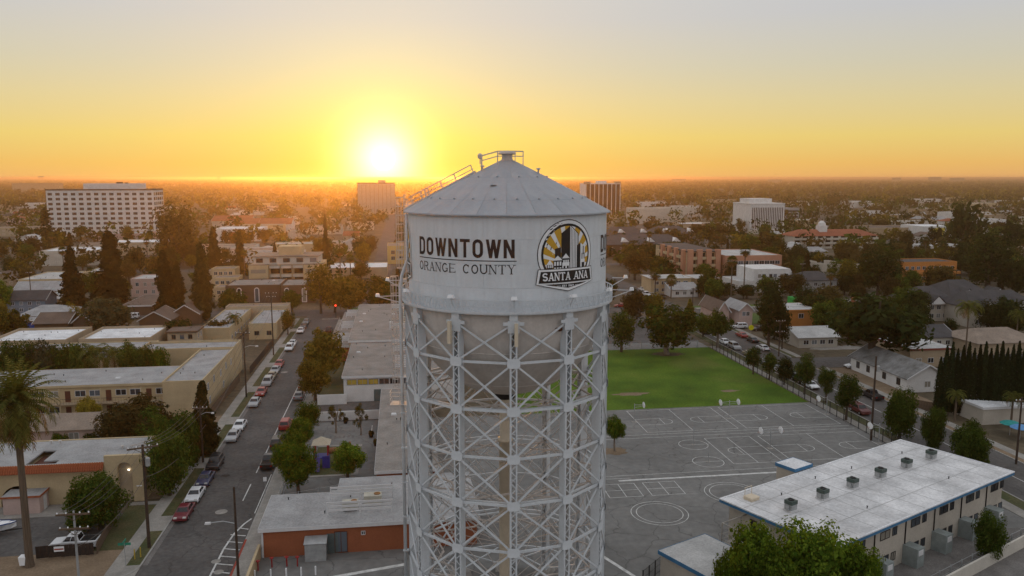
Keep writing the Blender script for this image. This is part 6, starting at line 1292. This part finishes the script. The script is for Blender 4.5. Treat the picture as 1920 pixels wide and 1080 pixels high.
fence('chain_fence', 'chain link fence round the playground by the left street', [(-16.9, 104.5), (-16.9, 143)], 1.9, M_metal, 3.0); fence('chain_fence', 'chain link fence behind the brick school roof', [(-16.7, 104.3), (-4.2, 108.5)], 2.2, M_metal, 2.4)
fence('chain_fence', 'low chain link fence before the classroom block windows', [cbw(6, -4.2), cbw(48, -4.2)], 1.6, M_metal, 2.4); fence('iron_fence', 'short black gate beside the low annex', [at(1205, 1100), at(1250, 1062)], 1.8, M_iron, 1.6, .2)
def boards(name, label, p, q, h, m, w=.45):
    t = thing(name, label, 'fence', *p); L = math.hypot(q[0] - p[0], q[1] - p[1]); a = math.atan2(q[1] - p[1], q[0] - p[0]); n = int(L / w); bm = MB().box(0, -.02, .04, w - .02, .02, h).mesh('board', m); t.rotation_euler = (0, 0, a)
    for i in range(n): ob('board', bm, t, (i * w, 0, (i % 3) * .02))
    ob('rail', MB().box(0, .03, h * .3, n * w, .09, h * .3 + .1).box(0, .03, h * .8, n * w, .09, h * .8 + .1).mesh('rail', m), t); return t
M_dfence = pmat('dark_fence_wood', (.035, .025, .02), .9, .2, 2)
f1 = boards('board_fence', 'dark wooden fence with a sign in front of the white pickup', at(68, 1048), at(182, 1040), 1.5, M_dfence); boards('board_fence', 'slanting wooden fence right of the white pickup', at(182, 1040), at(222, 965), 1.4, M_wood)
sg = ob('fence_sign', MB().box(2.0, -.08, .75, 3.1, -.03, 1.35).mesh('fence_sign', M_whitep), f1); ob('sign_stripe', MB().box(2.05, -.095, .95, 3.05, -.085, 1.12).mesh('sign_stripe', M_redk), sg)
boards('board_fence', 'brown wooden fence beside the apartment end wing', (-35.4, 150), (-35.2, 176), 1.7, M_wood, .6); boards('board_fence', 'dark wooden fence farther along the left pavement', (-34.2, 182), (-34.0, 214), 1.7, M_dfence, .6); boards('board_fence', 'brown wooden fence before the cypress hedge', at(1700, 762), at(1752, 772), 1.7, M_wood, .5)
t = thing('street_sign', 'green street name sign on a thin post by the corner', 'street sign', *at(236, 1062)); ob('post', MB().tube([(0, 0, 0), (0, 0, 2.9)], .035, 6).mesh('post', M_metal), t); ob('name_plate', MB().box(-.7, -.02, 2.55, .7, .02, 2.85).mesh('name_plate', pmat('sign_green', (.02, .22, .14), .5, .1, 1)), t); ob('name_plate', MB().box(-.02, -.6, 2.87, .02, .6, 3.15).mesh('name_plate', MATS['sign_green']), t)
t = thing('parking_sign', 'white parking sign on a post by the right kerb', 'sign', *at(498, 928)); ob('post', MB().tube([(0, 0, 0), (0, 0, 2.6)], .03, 6).mesh('post', M_metal), t); ob('plate', MB().box(-.22, -.02, 2.0, .22, .02, 2.6).mesh('plate', M_whitep), t)
t = thing('waste_bin', 'white lidded bin under the date palm', 'bin', *at(45, 1062)); ob('bin_body', MB().box(-.32, -.32, .25, .32, .32, 1.2, 0, -.06, -.06).mesh('bin_body', M_whitep), t); ob('lid', MB().box(-.4, -.4, 1.2, .4, .4, 1.3, 0, .05, .05).mesh('lid', M_whitep), t)
for i, px in enumerate((478, 508, 537, 565, 592)): t = thing('bollard', f'white safety bollard by the brick school, {("first", "second", "third", "fourth", "fifth")[i]} from the left', 'bollard', *at(px, 1086 - i * 2)); ob('post', MB().tube([(0, 0, 0), (0, 0, 1.0)], .09, 8).mesh('post', M_whitep), t); ob('cap', MB().lathe([(.09, 1.0), (.06, 1.06), (.01, 1.08)], 8).mesh('cap', M_whitep), t)
M_red = pmat('hydrant_red', (.28, .02, .02), .5, .1, 2)
for i, (px, py) in enumerate(((510, 1064), (538, 1062), (558, 1062), (484, 1070))):
    t = thing('fire_valve', f'red fire service valve by the brick school, {("second", "third", "fourth", "first")[i]} from the left', 'valve', *at(px, py)); ob('pipe', MB().tube([(0, 0, 0), (0, 0, 1.1)], .08, 8).mesh('pipe', M_red), t); ob('wheel_handle', MB().lathe([(.22, 1.1), (.24, 1.16), (.2, 1.2), (.01, 1.2)], 10).mesh('wheel_handle', M_red), t)
for i, (dx, w_) in enumerate(((0, 0), (.9, 0))): t = thing('guard_post', f'yellow guard post by the near utility pole, {("left", "right")[i]} one', 'bollard', *at(253 + 11 * i, 1050 - 4 * i)); ob('post', MB().tube([(0, 0, 0), (0, 0, 1.3)], .07, 8).mesh('post', pmat('yellow_post', (.42, .30, .04), .6, .1, 1)), t); ob('cap', MB().lathe([(.07, 1.3), (.01, 1.36)], 8).mesh('cap', MATS['yellow_post']), t)
# playground
pg = thing('play_structure', 'red and blue playground tower with slide and beige roof', 'playground', *at(604, 872)); M_pr, M_pb, M_py = pmat('play_red', (.38, .025, .03), .5, .1, 1), pmat('play_blue', (.04, .04, .26), .5, .1, 1), pmat('play_tan', (.42, .36, .27), .7, .1, 1)
for x in (-1, 1):
    for y in (-1, 1): ob('post', MB().box(x - .09, y - .09, 0, x + .09, y + .09, 3.6).mesh('post', M_pr), pg)
ob('deck', MB().box(-1.1, -1.1, 1.4, 1.1, 1.1, 1.55).mesh('deck', M_pb), pg); ob('roof', MB().poly([(-1.4, -1.4, 3.6), (1.4, -1.4, 3.6), (0, 0, 4.6)]).poly([(1.4, -1.4, 3.6), (1.4, 1.4, 3.6), (0, 0, 4.6)]).poly([(1.4, 1.4, 3.6), (-1.4, 1.4, 3.6), (0, 0, 4.6)]).poly([(-1.4, 1.4, 3.6), (-1.4, -1.4, 3.6), (0, 0, 4.6)]).mesh('roof', M_py), pg)
ob('slide', MB().poly([(-.8, -1.1, 1.55), (-.1, -1.1, 1.55), (-.1, -3.6, .3), (-.8, -3.6, .3)]).box(-.85, -3.6, .25, -.78, -1.1, .6).mesh('slide', pmat('slide_violet', (.07, .05, .2), .4, .1, 1)), pg); ob('climbing_panel', MB().box(.2, -1.5, 0, 1.3, -1.2, 1.9).mesh('climbing_panel', M_pb), pg); ob('tube_tunnel', MB().tube([(1.1, .4, 2.1), (4.2, .4, 2.1)], .5, 12).mesh('tube_tunnel', pmat('tunnel_rust', (.30, .12, .05), .5, .1, 1)), pg); ob('post', MB().box(4.2, .3, 0, 4.4, .5, 3.4).mesh('post', M_pr), pg)
for i, (px, py) in enumerate(((705, 836), (648, 794), (696, 820))): t = thing('flower_tub', f'small red planter by the long wing, {("nearest", "farthest", "middle")[i]}', 'planter', *at(px, py)); ob('tub', MB().lathe([(.3, 0), (.4, .5), (.01, .5)], 10).mesh('tub', M_dark), t); ob('flowers', crown('bush', 'brown', 2, 0), t, (0, 0, .45), scale=(.5, .5, .6))
for lb, col_, px, py in (('teal garden parasol at the right edge', (.02, .24, .22), 1893, 816), ('blue garden parasol at the right edge', (.10, .26, .5), 1912, 824)):
    t = thing('parasol', lb, 'parasol', *at(px, py)); h = 2.6; ob('canopy', MB().lathe([(1.7, h - .5), (1.1, h - .18), (.02, h)], 10).lathe([(1.68, h - .54), (1.68, h - .5)], 10).mesh('canopy', pmat('canopy_' + lb[:4], col_, .7, .1, 1)), t); ob('pole', MB().tube([(0, 0, 0), (0, 0, h)], .04, 6).mesh('pole', M_metal), t)
t = thing('balloon_sign', 'bright yellow round sign by the pink house driveway', 'sign', *at(1408, 630)); ob('disc', MB().prism([(.75 * math.cos(R(k * 20)), .75 * math.sin(R(k * 20))) for k in range(18)], -.06, .06).mesh('disc', pmat('sign_yellow', (.75, .68, .02), .5, .05, 1)), t, (0, 0, 2.4)).rotation_euler = (R(90), 0, 0); ob('post', MB().tube([(0, .1, 0), (0, .1, 2.4)], .04, 6).mesh('post', M_metal), t)
t = thing('green_container', 'bright green container beside the orange house', 'container', *at(1495, 572)); ob('container_body', MB().box(-2.5, 0, 0, 2.5, 2.4, 2.6).mesh('container_body', pmat('container_green', (.03, .35, .06), .6, .1, 1)), t); ob('lid', MB().box(-2.55, -.05, 2.6, 2.55, 2.45, 2.75).mesh('lid', MATS['container_green']), t)
t = thing('traffic_signal', 'red traffic light at the far end of the left street', 'traffic light', *at(630, 596)); ob('pole', MB().tube([(0, 0, 0), (0, 0, 4)], .08, 6).mesh('pole', M_iron), t); sgh = ob('signal_head', MB().box(-.25, -.2, 3.0, .25, .15, 4.3).mesh('signal_head', M_iron), t); ob('red_lamp', MB().lathe([(.01, .1), (.2, .06), (.24, 0)], 10).mesh('red_lamp', emitmat('signal_red', (1, .05, .02), 6)), sgh, (0, -.2, 4.0)).rotation_euler = (R(90), 0, 0)
# fence lettering seen from behind
dv = thing('fence_lettering', 'black and white letters reading DAVIS from behind on the field fence', 'lettering', 69.2, 195.35)
GL = {'D': [[(0, 0), (0, 1), (.5, 1), (.7, .7), (.7, .3), (.5, 0), (0, 0)]], 'A': [[(0, 0), (.38, 1), (.76, 0)], [(.15, .35), (.6, .35)]], 'V': [[(0, 1), (.38, 0), (.76, 1)]], 'I': [[(.1, 0), (.1, 1)]], 'S': [[(.7, .9), (.35, 1), (.05, .78), (.35, .52), (.68, .28), (.35, 0), (0, .12)]]}
xx = 0.0
for ch in 'DAVIS':
    m = MB()
    for st_ in GL[ch]:
        for wd_, yy, mi in ((.34, 0, 0), (.17, -.03, 1)):
            for k, (p, q) in enumerate(zip(st_, st_[1:])): m.bar((-(xx + p[0]) * 1.15, yy - .002 * k, .35 + p[1] * 1.35), (-(xx + q[0]) * 1.15, yy - .002 * k, .35 + q[1] * 1.35), wd_, .02, mi, up=(0, 1, 0))
    ob('letter', m.mesh('letter', [M_whitep, M_black]), dv, (0, -.05, 0)); xx += .55 if ch == 'I' else 1.05
# ================================================================= the town beyond: houses, trees, then the wooded plain
rnd = random.Random(11)
FOOT = []
for o in list(COL.objects):
    if o.parent is None and o.type == 'EMPTY' and o.get('category') in ('building', 'house', 'office block', 'apartment block'):
        for c in o.children:
            if c.name.startswith('wall') and c.data:
                xs_ = [v.co.x for v in c.data.vertices]; ys_ = [v.co.y for v in c.data.vertices]; X, Y = o.location.x, o.location.y
                FOOT.append((X + min(xs_) - 2, Y + min(ys_) - 2, X + max(xs_) + 2, Y + max(ys_) + 2))
def road(x, y, m=2.0):
    if abs(y - crossY(x)) < 9 + m and abs(x) < 600: return True
    if y < 625 and 80 - m < x < 100 + m: return True
    if y < 275 and -35 - m < x < -15 + m: return True
    for X, y0 in ((-9, 272), (215, 300), (-140, 272)):
        if abs(x - X) < 6 + m and y > y0: return True
    return any(abs(y - Y) < 6 + m for Y in (395, 520, 690, 900, 1180))
def free(x, y, m=0.0): return not any(a - m < x < c + m and b - m < y < d + m for a, b, c, d in FOOT)
def inview(x, y, pad=40):
    d = depth(x, y)
    if d < 60: return False
    px, py = pix(x, y); return -pad < px < 1920 + pad and py < 1100
TREES = [(o.location.x, o.location.y) for o in COL.objects if o.parent is None and 'tree' in str(o.get('category'))]
def house(x, y, i):
    w, d = rnd.uniform(10, 17), rnd.uniform(8, 12); wn = rnd.choice(['white', 'cream', 'beige', 'tan', 'pale', 'stucco', 'white', 'pink']); rn = rnd.choice(['grey', 'brown', 'light', 'tan', 'dark', 'red', 'light', 'grey'])
    FOOT.append((x - 2, y - 2, x + w + 2, y + d + 2))
    big = y > 420 and rnd.random() < .35
    if big:
        w, d, h = rnd.uniform(22, 48), rnd.uniform(14, 26), rnd.choice([4.5, 6, 7, 9]); t = flat('distant_building', None, x, y, x + w, y + d, h, WM[wn], RM[rnd.choice(['white', 'light', 'grey', 'tan'])], par=.5, desc=f'distant {wn} flat roofed building'); FOOT.append((x - 2, y - 2, x + w + 2, y + d + 2))
        facade(t, 'S', 1, w - 1, int(w / 5), (1.2,) if h < 6 else (1.2, h - 2.6), 2.0, 1.3, 0, pane=False)
    else:
        h = rnd.choice([2.9, 2.9, 5.4]); t = gable('town_house', None, x, y, x + w, y + d, h, rnd.uniform(1.8, 3.0), rnd.choice('xxy'), WM[wn], RM[rn], hip=rnd.choice([0, 0, 3]), desc=f'{wn} house with {rn} roof')
        facade(t, 'S', .8, w - .8, 3, (.9,) if h < 4 else (.9, 3.4), 1.3, 1.2, 0, pane=False)
n = 0; tries = 0
while n < 175 and tries < 6000:
    tries += 1
    y = 225 + 1050 * rnd.random() ** 1.5; x = rnd.uniform(-.72, .95) * y + 20
    if not inview(x, y, 60) or road(x, y, 3) or road(x + 15, y + 10, 3) or not free(x + 8, y + 5, 11) or (10 < x < 100 and y < 250) or (x < 20 and y < 275 and x > -60): continue
    if not all(abs(x - a) > 6 or abs(y - b) > 6 for a, b in TREES): continue
    house(x, y, n); n += 1
kinds = [('round', 'green'), ('round', 'dark'), ('round', 'brown'), ('tall', 'green'), ('round', 'olive'), ('tall', 'dark'), ('conifer', 'conifer'), ('umbrella', 'dark'), ('round', 'brown')]
NAMES = {'green': 'green', 'dark': 'dark green', 'brown': 'brownish', 'olive': 'olive toned', 'conifer': 'dark'}
n = 0; tries = 0
while n < 250 and tries < 8000:
    tries += 1
    y = 180 + 430 * rnd.random() ** 1.15; x = rnd.uniform(-.72, .95) * y + 15
    if not inview(x, y, 30) or road(x, y, 0) or not free(x, y, .5) or (15 < x < 101 and y < 250) or (x < 20 and y < 272 and x > -62) or (y < 230 and 98 < x < 120): continue
    if not all(math.hypot(x - a, y - b) > 5.0 for a, b in TREES): continue
    s, c = kinds[int(rnd.random() * len(kinds))]; h = rnd.uniform(6, 12) * (1.25 if s in ('conifer', 'tall') else 1); w = h * rnd.uniform(.7, 1.05) * (.5 if s == 'conifer' else (.75 if s == 'tall' else 1))
    if y < 260: h *= .75; w *= .75
    TREES.append((x, y)); n += 1
    if rnd.random() < .09: palm(x, y, rnd.uniform(11, 17), rnd.uniform(3.6, 4.6), 'fan', desc='tall fan palm')
    else: tree(x, y, h, w, s, c, desc=f'{NAMES[c]} {"conifer" if s == "conifer" else "tree"}')
n = 0; tries = 0
while n < 85 and tries < 9000:                                       # merging canopies between the houses on the right
    tries += 1; y = rnd.uniform(182, 420); x = rnd.uniform(100, 60 + .85 * y)
    if not inview(x, y, 20) or road(x, y, 0) or not free(x, y, -1.2) or (y < 200 and x < 125): continue
    if not all(math.hypot(x - a, y - b) > 4.2 for a, b in TREES): continue
    s, c = (('round', 'dark'), ('round', 'green'), ('tall', 'dark'), ('umbrella', 'dark'), ('round', 'brown'))[int(rnd.random() * 5)]; h = rnd.uniform(5.5, 10.5); w = h * rnd.uniform(.85, 1.25) * (.7 if s == 'tall' else 1)
    TREES.append((x, y)); n += 1; tree(x, y, h, w, s, c, desc=f'spreading {NAMES[c]} garden tree')
# the wooded plain: nobody could count these
def wood(name, label, y0, y1, spacing, nq, size, hmin, hmax, cols, seed):
    rng = np.random.default_rng(seed); C, N = [], []
    pts = []; y = y0
    while y < y1:
        step = spacing * (y / y0) ** .75; xs_ = np.arange(-.74 * y, .98 * y + 30, step); xs_ = xs_ + rng.uniform(-.5, .5, len(xs_)) * step
        for x in xs_:
            yy = y + rng.uniform(-.5, .5) * step
            if road(x, yy, 0) and yy < 1400 or not free(x, yy, 1): continue
            if rng.random() < .12: continue
            pts.append((x, yy, (y / y0) ** .35))
        y += step
    for x, y, g_ in pts:
        h = rng.uniform(hmin, hmax) * min(g_, 1.5); w = h * rng.uniform(.38, .6) * g_; k = nq
        d = rng.normal(size=(k, 3)); d /= np.linalg.norm(d, axis=1, keepdims=True)
        p = d * np.array([w, w, h * .42]) * rng.uniform(.55, 1, (k, 1)) + np.array([x, y, h * .56]); C.append(p); N.append(d + rng.normal(size=(k, 3)) * .4)
    C, N = np.concatenate(C), np.concatenate(N); idx = rng.integers(0, len(cols), len(C)); g_ = np.hypot(C[:, 0], C[:, 1]) / y0
    me = quads_mesh(name, C, N, size * g_ ** .45, LM[cols[0]], rng)
    for c in cols[1:]: me.materials.append(LM[c])
    tid = np.repeat(rng.integers(0, len(cols), len(pts)), nq); me.polygons.foreach_set('material_index', tid.astype(np.int32))
    o = ob(name, me); tag(o, label, 'trees', kind='stuff'); print(name, len(pts), len(C)); return o
wood('distant_trees', 'mass of street and garden trees filling the middle distance', 320, 1300, 15.5, 60, 1.1, 6, 13, ['green', 'brown', 'brown', 'olive', 'dark'], 5)
wood('wooded_plain', 'far wooded town plain fading into haze below the horizon', 1300, 14000, 26, 20, 2.6, 8, 15, ['brown', 'olive', 'brown'], 6)
for i, (px, w_, h, d_) in enumerate(((80, 60, 60, 11000), (412, 40, 55, 10500), (1670, 60, 42, 6500), (1738, 90, 48, 6200), (1778, 100, 40, 6000), (1440, 80, 30, 5200), (1260, 90, 34, 5600), (30, 120, 28, 2200), (1240, 34, 13, 800), (1190, 30, 14, 760))):
    f_ = (px - 960) / FPX; x, y = f_ * d_ * cY + d_ * sY, -f_ * d_ * sY + d_ * cY
    t = flat('far_block', None, x, y, x + w_, y + 30, h, WM['tan' if d_ > 1500 else 'pale'], RM['light'], par=1.0, desc='hazy block on the far plain'); facade(t, 'S', 2, w_ - 2, 8, [3 + 4.5 * k for k in range(int(h / 5))], 2.6, 1.8, 0, pane=False)
# ================================================================= labels that name a landmark
LMK = [('the tower', TX, TY), ('the white office block', -200, 615), ('the dark glass office', 240, 925), ('the slotted white office', 283, 605), ('the salmon apartments', 130, 335), ('the red tile apartments', 260, 455), ('the orange apartments', 235, 330), ('the cream balcony block', -45, 315), ('the mansard building', -52, 284), ('the walkway apartments', -60, 158), ('the two white roofs', -78, 207), ('the dark gabled townhouses', 190, 250), ('the white cottage', 107, 157), ('the big field tree', 66.5, 190), ('the school fence', 80, 165), ('the pink gabled house', 112, 245), ('the dark roofed condos', 140, 450), ('the white commercial building', -110, 560), ('the blotched white roof', -20, 400), ('the orange house', 125, 235), ('the white modern flats', 140, 292), ('the cypress hedge', 105, 130), ('the hazy slab block', 0, 940), ('the white flats', 480, 560)]
ORD = ['nearest', 'second nearest', 'third nearest', 'fourth nearest', 'fifth nearest', 'sixth nearest', 'seventh nearest', 'eighth nearest', 'ninth nearest', 'tenth nearest']
groups = {}
for o, desc in AUTO:
    x, y = o.location.x, o.location.y; nm, lx, ly = min(LMK, key=lambda l: (math.hypot(l[1] - x, l[2] - y)))
    px, py = pix(x, y); qx, qy = pix(lx, ly)
    rel = ('left of' if px < qx else 'right of') if abs(px - qx) > 30 else ('behind' if depth(x, y) > depth(lx, ly) else 'in front of')
    groups.setdefault(f'{desc} {rel} {nm}', []).append(o)
for lab, os_ in groups.items():
    os_.sort(key=lambda o: depth(o.location.x, o.location.y))
    for i, o in enumerate(os_):
        o['label'] = lab if len(os_) == 1 else (f'{lab}, {ORD[i]} of these' if i < 10 else f'{lab}, beyond the ten nearest')
        if len(os_) > 1 and 'group' not in o: o['group'] = lab
